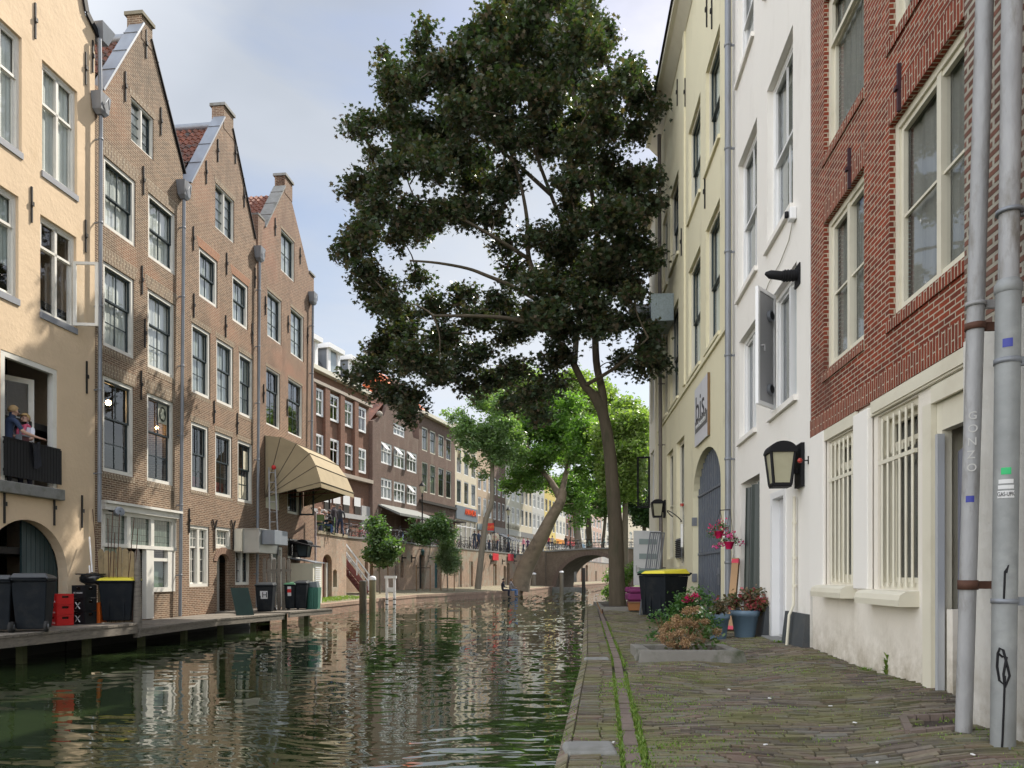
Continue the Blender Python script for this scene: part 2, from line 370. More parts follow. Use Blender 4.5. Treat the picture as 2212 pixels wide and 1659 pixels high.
def shell(F, outline, mat, parent, thick=.35, depth=8, inner=1.6, name='side_wall'):
    """walls behind the facade: sides, back and the dark room wall seen through the windows"""
    us = [p[0] for p in outline]; zs = [p[1] for p in outline]; u0, u1, z0, z1 = min(us), max(us), min(zs), max(zs)
    zl = min(z for u, z in outline if z > z0 + 1)
    mb = MB()
    mb.fbox(F, u0 + .004, u0 + .25, -depth, -thick, z0, zl - .01); mb.fbox(F, u1 - .25, u1 - .004, -depth, -thick, z0, zl - .01)
    mb.fbox(F, u0 + .25, u1 - .25, -depth, -depth + .2, z0, zl - .01)
    mb.build(name, mat, parent)
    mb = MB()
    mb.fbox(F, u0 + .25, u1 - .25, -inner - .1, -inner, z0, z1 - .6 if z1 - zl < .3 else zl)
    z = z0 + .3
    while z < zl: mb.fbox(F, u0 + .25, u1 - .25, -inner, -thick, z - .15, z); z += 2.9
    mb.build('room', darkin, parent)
def window(F, parent, u0, u1, z0, z1, fm=None, sm=None, fw=.1, cols=2, rt=1, rb=2, split=.42, cur=None, wf=-.03, dep=.14, sw=.045, mw=.026, sill=None, open_sash=None, gl=None, cfrac=1.0, lint=None, mid=0):
    fm = fm or white; sm = sm or dgreen; mb = MB()
    a, b = wf - dep, wf
    mb.fbox(F, u0, u1, a, b, z1 - fw, z1); mb.fbox(F, u0, u1, a, b, z0, z0 + fw)
    mb.fbox(F, u0, u0 + fw, a, b, z0 + fw, z1 - fw); mb.fbox(F, u1 - fw, u1, a, b, z0 + fw, z1 - fw)
    if mid:
        um = (u0 + u1) / 2; mb.fbox(F, um - mid / 2, um + mid / 2, a, b - .01, z0 + fw, z1 - fw)
    win = mb.build('window', fm, parent)
    iu0, iu1, iz0, iz1 = u0 + fw, u1 - fw, z0 + fw, z1 - fw
    s = MB(); zs = iz1 - (iz1 - iz0) * split if split else iz0
    def sash(za, zb, rows, wa, wb):
        s.fbox(F, iu0, iu1, wa, wb, zb - sw, zb); s.fbox(F, iu0, iu1, wa, wb, za, za + sw)
        s.fbox(F, iu0, iu0 + sw, wa, wb, za + sw, zb - sw); s.fbox(F, iu1 - sw, iu1, wa, wb, za + sw, zb - sw)
        for i in range(1, cols):
            u = iu0 + (iu1 - iu0) * i / cols; s.fbox(F, u - mw / 2, u + mw / 2, wa + .006, wb - .006, za + sw, zb - sw)
        for j in range(1, rows):
            z = za + (zb - za) * j / rows; s.fbox(F, iu0 + sw, iu1 - sw, wa + .009, wb - .009, z - mw / 2, z + mw / 2)
    if split: sash(zs - .02, iz1, rt, a + .05, a + .09); sash(iz0, zs + .02, rb, a + .008, a + .048)
    else: sash(iz0, iz1, rb, a + .02, a + .065)
    s.build('sash', sm, win)
    p = MB(); w = a + .03 if not split else a + .028
    p.quad(F.P(iu0, w, iz0), F.P(iu1, w, iz0), F.P(iu1, w, iz1), F.P(iu0, w, iz1)); p.build('pane', gl or glass, win)
    if cur is not None:
        c = MB(); n = 14; wc = a - .035; zc = iz1 - (iz1 - iz0) * cfrac
        for k in range(n):
            ua = iu0 - .02 + (iu1 - iu0 + .04) * k / n; ub = iu0 - .02 + (iu1 - iu0 + .04) * (k + 1) / n
            wa, wb = wc + .02 * (k % 2), wc + .02 * ((k + 1) % 2)
            c.quad(F.P(ua, wa, zc), F.P(ub, wb, zc), F.P(ub, wb, iz1), F.P(ua, wa, iz1))
        c.build('curtain', cur, win)
    if sill is not None:
        q = MB(); q.fbox(F, u0 - .05, u1 + .05, wf - .02, .06, z0 - .09, z0 - .003); q.build('sill', sill, win)
    return win
def W(F, xl, xr, yt, yb, xref=None):
    u0 = F.U(xl); u1 = F.U(xr); xr0 = xref if xref is not None else xl
    z1 = F.hit(xr0, yt)[1]; z0 = F.hit(xr0, yb)[1]
    return min(u0, u1), max(u0, u1), z0, z1
def anchors(F, parent, pts, L=.75, m=None):
    for (px, py) in pts:
        u, z = F.hit(px, py); mb = MB()
        mb.fbox(F, u - .018, u + .018, .003, .035, z - L / 2, z + L / 2); mb.fbox(F, u - .035, u + .035, .035, .06, z - .03, z + .06)
        mb.build('wall_anchor', m or iron, parent)
def lintel(F, parent, w, h, mat, splay=.12, lab=None, low=False, ext=.04):
    u0, u1, z0, z1 = w; mb = MB()
    if low: a, b, c, d = (u0 - ext, z0 - h), (u1 + ext, z0 - h), (u1 + ext, z0 - .003), (u0 - ext, z0 - .003)
    else: a, b, c, d = (u0 - ext, z1 + .003), (u1 + ext, z1 + .003), (u1 + ext + splay, z1 + h), (u0 - ext - splay, z1 + h)
    q = [F.P(p[0], .004, p[1]) for p in (a, b, c, d)]; r = [F.P(p[0], -.01, p[1]) for p in (a, b, c, d)]
    mb.hexa([r[0], r[1], r[2], r[3], q[0], q[1], q[2], q[3]], 0, True)
    mb.build('brick_lintel' if not low else 'brick_sill', mat, parent)
def pantiles(F, parent, ue, ze, ur, zr, w0, w1, mat, tw=.21, th=.3, name='roof'):
    """corrugated tiled slope from eave (ue,ze) to ridge (ur,zr), running from w0 back to w1"""
    e = F.P(ue, 0, ze); r = F.P(ur, 0, zr); sl = (r - e); Ls = sl.length; sl.normalize(); nrm = F.n.cross(sl).normalized()
    if nrm.z < 0: nrm = -nrm
    nc = max(1, int((w0 - w1) / tw)); sub = 5; nr = max(1, int(Ls / th)); V = []; Fq = []
    rows = []
    for j in range(nr):
        for e2 in (0, 1): rows.append((min(1, (j + e2) / nr), .035 if e2 == 0 else 0.0))
    for (t, lift) in rows:
        for i in range(nc * sub + 1):
            ww = w0 - (w0 - w1) * i / (nc * sub); ph = (i % sub) / sub * 2 * math.pi
            V.append(F.P(0, ww, 0) - F.P(0, 0, 0) + e + sl * Ls * t + nrm * (.035 * math.sin(ph) + lift))
    n = nc * sub + 1
    for j in range(len(rows) - 1):
        for i in range(n - 1): Fq.append((j * n + i, j * n + i + 1, (j + 1) * n + i + 1, (j + 1) * n + i))
    mb = MB(); mb.add(V, Fq, 0, False, False); return mb.build(name, mat, parent, recalc=False)
def tilemat(name, c1, c2, c3):
    if name in MC: return MC[name]
    m, nt, b = newmat(name); uv = texvec(nt, 'UV'); t = nt.nodes.new('ShaderNodeTexBrick'); nt.links.new(uv, t.inputs['Vector'])
    t.offset = 0; t.inputs['Scale'].default_value = 1; t.inputs['Brick Width'].default_value = .21; t.inputs['Row Height'].default_value = .3; t.inputs['Mortar Size'].default_value = .006
    t.inputs['Color1'].default_value = (*c1, 1); t.inputs['Color2'].default_value = (*c2, 1); t.inputs['Mortar'].default_value = (.02, .015, .012, 1)
    col = mixc(nt, ramp(nt, noise(nt, texvec(nt, 'Object'), 2.2, 4, .6), .5, .62), t.outputs['Color'], c3)
    nt.links.new(col, b.inputs['Base Color']); b.inputs['Roughness'].default_value = .75
    MC[name] = m; return m
def downpipe(label, F, px, z0, z1, w=.14, r=.05, mat=None, hopper=True, px2=None, name='downpipe', curved=None):
    m = mat or zincd; u = F.U(px, w); ub = F.U(px2, w) if px2 else u
    t = thing(name, label, 'downpipe', F.P(ub, w, z0)); mb = MB()
    mb.tube([F.P(ub, w, z0), F.P(u, w, z1)], r, 14)
    z = z0 + 1.2
    mb.build('pipe', m, t)
    while z < z1 - .3:
        k = (z - z0) / (z1 - z0); uu = ub + (u - ub) * k; q = MB(); q.lathe(F.P(uu, w, z), [(r, 0), (r * 1.22, .01), (r * 1.22, .05), (r, .06)], 14)
        q.fbox(F, uu - .012, uu + .012, 0.003, w - r, z + .01, z + .045); q.build('bracket', m, t); z += 2.1
    if hopper:
        h = MB(); c = F.P(u, w, z1)
        d = F.d; n = F.n
        def ring(zz, a, b): return [c + d * sx * a + n * sy * b + Vector((0, 0, zz)) for sx, sy in ((-1, -1), (1, -1), (1, 1), (-1, 1))]
        a0, a1, a2 = ring(0, .08, .07), ring(.1, .16, .11), ring(.52, .2, .14)
        for p, q in ((a0, a1), (a1, a2)):
            for i in range(4): h.quad(p[i], p[(i + 1) % 4], q[(i + 1) % 4], q[i])
        h.add(a0[::-1], [(0, 1, 2, 3)]); h.add(a2, [(0, 1, 2, 3)])
        h.tube([c + n * .16 + d * (-.1) + Vector((0, 0, .2)), c + n * .2 + Vector((0, 0, .42)), c + n * .16 + d * .1 + Vector((0, 0, .2))], .012, 6)
        h.build('hopper_head', zincd, t)
    return t
def textobj(name, body, size, org, right, up, mat, parent, ext=.004, align='LEFT', width=None):
    cu = bpy.data.curves.new('t', 'FONT'); cu.body = body; cu.size = size; cu.extrude = ext; cu.align_x = align; cu.resolution_u = 3
    o = bpy.data.objects.new('t', cu); C.objects.link(o)
    dg = bpy.context.evaluated_depsgraph_get(); me = bpy.data.meshes.new_from_object(o.evaluated_get(dg)); bpy.data.objects.remove(o)
    rt = Vector(right).normalized(); u = Vector(up).normalized(); nn = rt.cross(u)
    sx = 1.0
    if width:
        xs = [v.co.x for v in me.vertices]; sx = width / (max(xs) - min(xs))
    base = world_loc(parent) if parent else Vector((0, 0, 0))
    for v in me.vertices: v.co = Vector(org) + rt * v.co.x * sx + u * v.co.y + nn * v.co.z - base
    me.materials.clear(); me.materials.append(mat)
    for p in me.polygons: p.material_index = 0
    ob = bpy.data.objects.new(name, me); link(ob, parent); return ob
# brick and plaster types
bk_brown = brick('brown brick', (.205, .125, .078), (.115, .072, .048), (.42, .345, .255), red=(.34, .15, .08), var=.32, bh=.058, bw=.2, ms=.0105, stain=(.12, .10, .075))
bk_brown2 = brick('tan brick', (.225, .130, .080), (.135, .080, .052), (.42, .34, .255), red=(.36, .17, .10), var=.32, bh=.058, bw=.2, ms=.0105, stain=(.15, .11, .08))
bk_warm = brick('warm brick', (.225, .125, .080), (.14, .080, .055), (.38, .30, .225), red=(.33, .13, .08), var=.3, bh=.058, bw=.2, ms=.0105, stain=(.15, .09, .07))
bk_row = brick('tan rowlock brick', (.21, .14, .09), (.13, .09, .062), (.50, .43, .33), bw=.2, bh=.062, var=.15)
bk_rowr = brick('orange rowlock brick', (.38, .17, .09), (.30, .14, .08), (.36, .26, .19), bw=.2, bh=.062, var=.15)
bk_red = brick('red brick', (.25, .050, .024), (.13, .032, .02), (.46, .39, .30), var=.3, bw=.19, bh=.055, ms=.0078, stain=(.10, .045, .034), bmp=.9)
bk_redrow = brick('red rowlock brick', (.25, .052, .026), (.15, .036, .022), (.46, .39, .30), bw=.24, bh=.055, var=.2, ms=.0078, bmp=.9)
bk_old = brick('old mottled brick', (.20, .09, .065), (.12, .07, .055), (.38, .35, .29), var=.3, ms=.016, warp=.03, bmp=1, stain=(.20, .17, .14))
bk_quay = brick('quay wall brick', (.20, .11, .075), (.15, .09, .065), (.22, .19, .15), var=.25, stain=(.10, .10, .06), bmp=.8)
bk_wharf = brick('wharf wall brick', (.40, .25, .17), (.30, .20, .145), (.42, .36, .29), var=.3, whitew=(.36, .33, .26), stain=(.22, .17, .12))
bk_far = brick('dark red brick', (.22, .095, .06), (.16, .075, .05), (.24, .18, .14), var=.2)
bk_far2 = brick('purple brown brick', (.17, .10, .08), (.12, .075, .06), (.22, .18, .15), var=.25, stain=(.26, .21, .17))
bk_beige = brick('beige brick', (.42, .33, .24), (.34, .27, .2), (.42, .36, .29), var=.2)
bk_bridge = brick('bridge brick', (.17, .125, .095), (.12, .09, .07), (.20, .17, .13), var=.3, stain=(.27, .22, .17))
pl_yel = plaster('yellow plaster', (.70, .54, .37), .12, .5, dirt=(.46, .32, .17), da=.4, bscale=11, low=(.6, 2.6, (.62, .55, .42)))
pl_cream = plaster('pale yellow plaster', (.74, .69, .50), .06, .15, dirt=(.38, .34, .24), da=.55, low=(.7, 1.6, (.4, .38, .3)))
pl_white = plaster('white plaster', (.82, .79, .74), .05, .12, dirt=(.52, .48, .42), da=.32, low=(.7, 1.5, (.5, .46, .38)))
pl_base = plaster('old white plaster', (.76, .71, .63), .08, .35, dirt=(.36, .31, .24), da=.5, low=(.7, 1.35, (.34, .29, .21)))
pl_far = plaster('far cream plaster', (.72, .68, .58), .05, .1)
tile_r = tilemat('mixed red tiles', (.27, .09, .05), (.17, .075, .05), (.07, .065, .06))
tile_o = tilemat('red brown tiles', (.26, .10, .06), (.20, .08, .05), (.14, .06, .045))
tile_k = tilemat('dark grey tiles', (.07, .075, .085), (.05, .055, .06), (.09, .09, .1))
# ------------------------------------------------------------------ planes of the street
FL = Fac(-12.63, .115, 1)        # left houses standing in the canal
FR = Fac(3.10, .094, -1)         # red and white houses on the right
FRy = Fac(3.484, .069, -1)       # pale yellow house on the right
FRn = Fac(2.66, .094, -1)        # nearest right house
FT = Fac(-13.94, .115, 1)        # terrace wall
FW = Fac(-7.65 - .29 * 56.7, .29, 1)   # long wharf wall
FS = Fac(-30.1, .31, 1)          # street facades above the wharf
# ------------------------------------------------------------------ ground, water, quays
def struct(o, kind='structure'): o['kind'] = kind; return o
# water
def water():
    m, nt, b = newmat('canal water'); b.inputs['Base Color'].default_value = (.022, .034, .013, 1)
    b.inputs['Roughness'].default_value = .01; b.inputs['IOR'].default_value = 1.95; b.inputs['Specular IOR Level'].default_value = .6
    nt.links.new(mixc(nt, noise(nt, texvec(nt, 'Object'), .5, 4), (.014, .022, .009), (.026, .042, .014)), b.inputs['Base Color'])
    # a fine mesh near the eye that coarsens with distance; the waves themselves are a sum of ripples in world space
    rg = np.random.default_rng(3); Yk = [2.4]
    while Yk[-1] < 240: Yk.append(Yk[-1] + max(.012, Yk[-1] ** 2 / (1.77 * 740) * 1.05))
    Yk = np.array(Yk); S_ = np.linspace(-.95, .75, 800); X = Yk[:, None] * S_[None, :]; Y = np.repeat(Yk[:, None], len(S_), 1)
    nw = 54; lam = .085 * (13 ** rg.random(nw)); th = rg.normal(0, .38, nw) + np.pi / 2; ph = rg.uniform(0, 6.28, nw); sl = WSL * rg.uniform(.5, 1.3, nw) * np.sqrt(2 / nw) * np.minimum(1, (lam / .25) ** -.15)
    H = np.zeros_like(X); GX = np.zeros_like(X); GY = np.zeros_like(X)
    am = .75 + .5 * np.sin(X * .42 + Y * .23 + 1) * np.sin(Y * .31 - X * .17) + .25 * np.sin(X * 1.3 - Y * .7)
    wx = X + .25 * np.sin(Y * 1.3 + X * .6); wy = Y + .22 * np.sin(X * 1.1 + Y * .4) + .1 * np.sin(X * 2.7)
    for l, t, p_, s_ in zip(lam, th, ph, sl):
        k = 2 * np.pi / l; kx, ky = k * np.cos(t) * .7, k * np.sin(t); f = kx * wx + ky * wy + p_; H += s_ / k * np.sin(f); GX += s_ * kx / k * np.cos(f); GY += s_ * ky / k * np.cos(f)
    am = np.clip(am, .3, 1.3); H *= am; GX *= am; GY *= am; nr, nc = X.shape; V = np.stack([X, Y, H], -1).reshape(-1, 3); I = np.arange(nr * nc).reshape(nr, nc)
    Q = np.stack([I[:-1, :-1], I[:-1, 1:], I[1:, 1:], I[1:, :-1]], -1).reshape(-1, 4)
    V = np.vstack([V, [(-60, -6, -.02), (60, -6, -.02), (60, 260, -.02), (-60, 260, -.02)]]); n0 = nr * nc; Q = np.vstack([Q, [[n0, n0 + 1, n0 + 2, n0 + 3]]])
    me = bpy.data.meshes.new('water'); me.vertices.add(len(V)); me.vertices.foreach_set('co', V.astype(np.float32).ravel()); me.loops.add(Q.size); me.loops.foreach_set('vertex_index', Q.astype(np.int32).ravel())
    me.polygons.add(len(Q)); me.polygons.foreach_set('loop_start', np.arange(0, Q.size, 4, dtype=np.int32)); me.polygons.foreach_set('loop_total', np.full(len(Q), 4, dtype=np.int32)); me.update(calc_edges=True)
    me.polygons.foreach_set('use_smooth', np.ones(len(Q), dtype=bool)); Nn = np.stack([-GX, -GY, np.ones_like(GX)], -1).reshape(-1, 3); Nn /= np.linalg.norm(Nn, axis=1)[:, None]; me.normals_split_custom_set_from_vertices(np.vstack([Nn, [[0, 0, 1]] * 4]).tolist())
    me.materials.append(m); o = bpy.data.objects.new('water', me); link(o); return struct(o)
WSL = .038
water()
def strip(name, pts_a, pts_b, z_a, z_b, mat, kind='structure', nx=1):
    mb = MB()
    for i in range(len(pts_a) - 1):
        a0, a1, b0, b1 = pts_a[i], pts_a[i + 1], pts_b[i], pts_b[i + 1]
        mb.quad((a0[0], a0[1], z_a), (b0[0], b0[1], z_b), (b1[0], b1[1], z_b), (a1[0], a1[1], z_a))
    return struct(mb.build(name, mat), kind)
# right quay ------------------------------------------------------
QZ = .72
def edgeX(y):
    if y < 9.13: return .867 - .1238 * (9.13 - y)
    if y < 25.5: return .867 + .1022 * (y - 9.13)
    if y < 35: return 2.54 + (y - 25.5) * .2
    return 4.44 + (y - 35) * .19
RND = random.Random(3)
def gz(x, y):
    e = edgeX(y); t = x - e
    z = QZ + .018 * math.sin(x * 1.9 + y * .7) * math.sin(y * 1.1 + .6 * x) + .012 * math.sin(x * 4.1 - y * 2.2)
    z += -.03 * math.exp(-((t - 1.6) / .7) ** 2)
    if y < 12 and t > 1.9: z += .05 * min(1, (t - 1.9))
    return z
pave = brick('quay paving', (.03, .028, .018), (.022, .022, .016), (.03, .032, .018), bw=.21, bh=.052, ms=.009, var=.28, warp=.12, bmp=1.0, moss=(.105, .105, .048), mossamt=.62, stain=(.13, .085, .07))
cope = brick('coping bricks', (.155, .115, .095), (.10, .078, .068), (.03, .034, .018), bw=.5, bh=.056, ms=.009, var=.3, warp=.05, bmp=1.0, moss=(.10, .10, .045), mossamt=.5)
def grid(name, f, ys, n, mat, kind='structure'):
    V = []; Fq = []
    for y in ys:
        x0, x1 = f(y)
        for i in range(n + 1):
            x = x0 + (x1 - x0) * i / n; V.append((x, y, gz(x, y)))
    for j in range(len(ys) - 1):
        for i in range(n): Fq.append((j * (n + 1) + i, j * (n + 1) + i + 1, (j + 1) * (n + 1) + i + 1, (j + 1) * (n + 1) + i))
    mb = MB(); mb.add(V, Fq, 0, False, True); return struct(mb.build(name, mat), kind)
ys = [-3 + .16 * i for i in range(180)] + [26 + i * .6 for i in range(20)]
CW = .36
_g = gz
def gz(x, y): return _g(x, y) - (.03 if y < 24.3 else 0)
grid('paving_bed', lambda y: (edgeX(y) + CW + .12, 3.1 + .094 * y + (1.2 if y < 29 else 14)), ys, 60, pave)
gz = _g
m, nt, b = newmat('paving brick'); g = nt.nodes.new('ShaderNodeNewGeometry'); r = nt.nodes.new('ShaderNodeValToRGB'); r.color_ramp.interpolation = 'CONSTANT'
for i_, c_ in enumerate([(.165, .132, .10), (.135, .112, .09), (.20, .17, .125), (.16, .15, .128), (.175, .125, .10), (.11, .092, .078), (.18, .155, .125)]):
    e = r.color_ramp.elements[i_] if i_ < 2 else r.color_ramp.elements.new(i_ / 7); e.position = i_ / 7; e.color = (*c_, 1)
nt.links.new(g.outputs['Random Per Island'], r.inputs[0]); ov = texvec(nt, 'Object'); col = mixc(nt, 1, r.outputs[0], mixc(nt, noise(nt, ov, 22, 5, .65), (.55, .55, .55), (1.4, 1.4, 1.4)), 'MULTIPLY')
mm = nt.nodes.new('ShaderNodeMath'); mm.operation = 'MULTIPLY'; mm.inputs[1].default_value = .85; nt.links.new(ramp(nt, noise(nt, ov, 1.7, 8, .68), .44, .66), mm.inputs[0])
nt.links.new(mixc(nt, mm.outputs[0], col, (.15, .155, .055)), b.inputs['Base Color']); b.inputs['Roughness'].default_value = .8; b.inputs['Specular IOR Level'].default_value = .3; bump(nt, b, noise(nt, ov, 60, 5, .6), .7, .006)
pbm = m
def lay(name, x0f, x1f, ya, yb, rowh, bl, th, seed, wave=1.0, edge=False):
    mb = MB(); rr = random.Random(seed); y = ya; row = 0; dep = .05
    def wv(x, y): return wave * (.05 * math.sin(x * 1.3 + y * .9) + .03 * math.sin(x * 3.1 + y * 1.7) + .012 * math.sin(x * 7 + y * 5))
    while y < yb:
        xa = x0f(y); xb = x1f(y); x = xa - (rr.uniform(0, bl) if not edge else 0)
        while x < xb:
            L_ = bl * rr.uniform(.86, 1.12)
            if edge and x <= xa: L_ = .08
            p, q = max(x, xa), min(x + L_ - .008, xb + (.0 if edge else .1))
            if q - p > .03 and not (4.93 < y < 5.42 and p > 2.62 + (y - 4.94) * .44):
                t_ = th * rr.uniform(.86, 1.06); a, c = y + wv(p, y) + rr.uniform(-.003, .003), y + wv(q, y) + rr.uniform(-.003, .003); z1, z2 = gz(p, y) + rr.gauss(0, .0035), gz(q, y) + rr.gauss(0, .0035); tl = rr.gauss(0, .0025)
                if edge: z1 = QZ + .006 + rr.gauss(0, .003); z2 = QZ + .006 + rr.gauss(0, .003); z1 -= .035 if p < xa + .02 else 0
                V = [(p, a, z1 - dep), (q, c, z2 - dep), (q, c + t_, z2 - dep), (p, a + t_, z1 - dep), (p + .004, a + .003, z1 + tl), (q - .004, c + .003, z2 + tl), (q - .004, c + t_ - .003, z2 - tl), (p + .004, a + t_ - .003, z1 - tl)]
                mb.add(V, [(4, 5, 6, 7), (0, 1, 5, 4), (1, 2, 6, 5), (2, 3, 7, 6), (3, 0, 4, 7)])
            x += L_
        y += rowh; row += 1
    return struct(mb.build(name, pbm, None, recalc=False))
lay('quay_paving', lambda y: edgeX(y) + CW + .16, lambda y: 3.05 + .094 * y, 3.3, 24.3, .050, .21, .039, 1)
lay('coping_bricks', lambda y: edgeX(y) - .012, lambda y: edgeX(y) + CW, 3.3, 25.5, .052, .18, .041, 2, wave=.12, edge=True)
grid('far_ground', lambda y: (edgeX(y) + .3, edgeX(y) + 40), [38 + i * 2 for i in range(25)], 8, paint('trodden grass', (.09, .12, .05), .9, var=.4, scale=.6))
# the brick row between two lines of grass, coping with its rounded edge, wall down into the water
rowm = brick('long edge bricks', (.15, .115, .10), (.11, .088, .078), (.05, .06, .03), bw=.052 * 2, bh=.23, ms=.01, var=.25, bmp=1, moss=(.09, .1, .045), mossamt=.45)
mb = MB(); prev = None
Y2 = [-3 + .2 * i for i in range(190)]
prof = [(-.02, -1.2), (-.02, -.12), (-.005, -.05), (.03, -.012), (.10, .0), (CW - .02, .004)]
V = []; Fq = []
for y in Y2:
    for (a, b) in prof: V.append((edgeX(y) + a + .008 * math.sin(y * 9), y, QZ - .03 + b))
k = len(prof)
for j in range(len(Y2) - 1):
    for i in range(k - 1): Fq.append((j * k + i, j * k + i + 1, (j + 1) * k + i + 1, (j + 1) * k + i))
mb.add(V, Fq, 0, False, True); struct(mb.build('quay_coping', cope))
mb = MB()
for j in range(len(Y2) - 1):
    a, b = Y2[j], Y2[j + 1]
    if b > 27: break
    mb.quad((edgeX(a) + CW - .02, a, QZ - .03), (edgeX(a) + CW + .16, a, QZ - .03), (edgeX(b) + CW + .16, b, QZ - .03), (edgeX(b) + CW - .02, b, QZ - .03), 1)
y = -2.5
while y < 24:
    L_ = .20; x = edgeX(y) + CW + .03; s = .1023 * L_; dz = RND.uniform(-.006, .006)
    mb.hexa([(x, y, QZ - .05), (x + .085, y, QZ - .05), (x + .085 + s, y + L_, QZ - .05), (x + s, y + L_, QZ - .05),
             (x, y, QZ + .004 + dz), (x + .085, y, QZ + .004 + dz), (x + .085 + s, y + L_, QZ + .004 + dz), (x + s, y + L_, QZ + .004 + dz)], 0); y += L_ + .014
struct(mb.build('quay_brick_row', [paint('edge brick', (.17, .13, .11), .9, var=.4, scale=4, dirt=(.08, .09, .04), dirtamt=.5, bmp=.6), soil]))
def slab(yc, name_l, wd=.26, ln=CW - .03):
    x = edgeX(yc); mb = MB(); s = .1
    mb.hexa([(x - .02, yc - wd / 2, QZ - .2), (x + ln, yc - wd / 2, QZ - .2), (x + ln, yc + wd / 2, QZ - .2), (x - .02, yc + wd / 2, QZ - .2),
             (x + .03, yc - wd / 2, QZ + .02), (x + ln, yc - wd / 2, QZ + .024), (x + ln, yc + wd / 2, QZ + .024), (x + .03, yc + wd / 2, QZ + .02)])
    o = mb.build('coping_stone', greyst, None, org=Vector((x, yc, QZ)), bevel=.02); tag(o, name_l, 'coping stone', 'grey coping stones'); return o
slab(gp(1270, 1612, QZ + .02).y, 'wide grey coping stone with rounded edge at the very front of the quay', .3)
slab(gp(1290, 1421, QZ + .02).y, 'pale grey coping stone set in the brick quay edge beside the planting bed', .2)
# left bank -------------------------------------------------------
LQ = [(-8.95, 27.4), (-8.6, 30), (-8.1, 33.5), (-7.0, 42), (-6.2, 48), (-4.2, 52.5), (0, 62), (2.5, 74), (4.6, 85.2), (11.0, 108), (20, 138), (46, 220)]
LB = [(-12, 27.4), (-12, 30), (-12.5, 34), (-12.4, 44), (-10.5, 49), (-8, 57), (-4, 70), (0, 82.5), (1.2, 87.5), (8.4, 111), (17.2, 141), (45, 235)]
wq = brick('wharf paving', (.27, .22, .165), (.20, .17, .13), (.12, .12, .07), bw=.21, bh=.1, var=.3, moss=(.20, .20, .09), mossamt=.5)
strip('wharf_paving', LQ, LB, .5, .72, wq)
mb = MB(); mb2 = MB()
for i in range(len(LQ) - 1):
    a, b = LQ[i], LQ[i + 1]; mb.quad((a[0], a[1], -1), (b[0], b[1], -1), (b[0], b[1], .38), (a[0], a[1], .38))
    mb2.hexa([(a[0] - .3, a[1], .36), (a[0] + .03, a[1], .36), (b[0] + .03, b[1], .36), (b[0] - .3, b[1], .36), (a[0] - .3, a[1], .515), (a[0] + .03, a[1], .515), (b[0] + .03, b[1], .515), (b[0] - .3, b[1], .515)], 0, True)
struct(mb.build('far_quay_wall', brick('far quay brick', (.34, .19, .135), (.26, .16, .12), (.36, .3, .23), var=.3, stain=(.2, .19, .12))))
struct(mb2.build('far_quay_coping', brick('far coping brick', (.40, .26, .19), (.30, .2, .15), (.3, .26, .2), bw=.3, bh=.08, var=.3)))
# canal bed / land under everything out to the horizon
mb = MB(); mb.quad((-900, -60, -1.2), (900, -60, -1.2), (900, 1600, -1.2), (-900, 1600, -1.2)); struct(mb.build('canal_bed', soil))
# street level on the left bank
stp = brick('street paving', (.22, .17, .14), (.17, .14, .12), (.12, .11, .09), bw=.2, bh=.1, var=.2)
ST = 4.15
def wpt(y, w=0): return (FW.c + .29 * y - w, y)
SA = [(FT.c + .115 * 33 , 33.0), (FT.c + .115 * 41.1, 41.1), (-12.4, 41.6), (-11.0, 45.3), wpt(49, .4), wpt(56.7, .4), wpt(86.5, .4), (8.2, 112), (17, 142), (44, 236)]
SB = [(p[0] - 60, p[1] + 17) for p in SA]
mb = MB()
for i in range(len(SA) - 1):
    a, b, c, d = SA[i], SA[i + 1], SB[i + 1], SB[i]
    z = 3.86 if i == 0 else ST
    mb.quad((a[0], a[1], z), (b[0], b[1], z), (c[0], c[1], z), (d[0], d[1], z))
struct(mb.build('street', stp))
# grass in the joints of the quay: real blades
def grass(name, spots, n, h, mat, lean=.5, wd=.006):
    V = []; Fq = []; rr = random.Random(hash(name) % 1000 + 5)
    for _ in range(n):
        x, y, z, s = spots(rr); hh = h * rr.uniform(.35, 1.1) * s; a = rr.uniform(0, 6.28); l = rr.uniform(0, lean) * hh; w_ = wd * rr.uniform(.6, 1.4)
        dx, dy = math.cos(a), math.sin(a); k = len(V)
        V += [(x - dy * w_, y + dx * w_, z), (x + dy * w_, y - dx * w_, z), (x + dx * l * .4 + dy * w_ * .7, y + dy * l * .4 - dx * w_ * .7, z + hh * .6), (x + dx * l * .4 - dy * w_ * .7, y + dy * l * .4 + dx * w_ * .7, z + hh * .6), (x + dx * l, y + dy * l, z + hh)]
        Fq += [(k, k + 1, k + 2, k + 3), (k + 3, k + 2, k + 4)]
    mb = MB(); mb.add(V, Fq); return mb.build(name, mat, None, recalc=False)
gm = leafmat('grass blades', [(.10, .19, .03), (.17, .26, .05), (.24, .28, .08)], .3)
def sp1(r):
    while 1:
        y = 3.2 + 14 * r.random() ** 1.7; k = math.sin(y * 2.1) * math.sin(y * .83 + 1) + .6
        if r.random() < .25 + k: break
    side = r.choice((.005, .135)) + r.gauss(0, .018); return (edgeX(y) + CW + side, y, QZ - .02, 1 if y < 9 else .7)
o = grass('joint_grass', sp1, 6500, .038, gm); tag(o, 'bright green grass growing in two lines along the brick row near the quay edge', 'grass', kind='stuff')
cl = [(RND.uniform(0, 1), RND.uniform(3.4, 16), RND.uniform(.05, .28)) for _ in range(150)] + [(RND.uniform(.02, .25), RND.uniform(3.6, 9), RND.uniform(.04, .16)) for _ in range(70)]
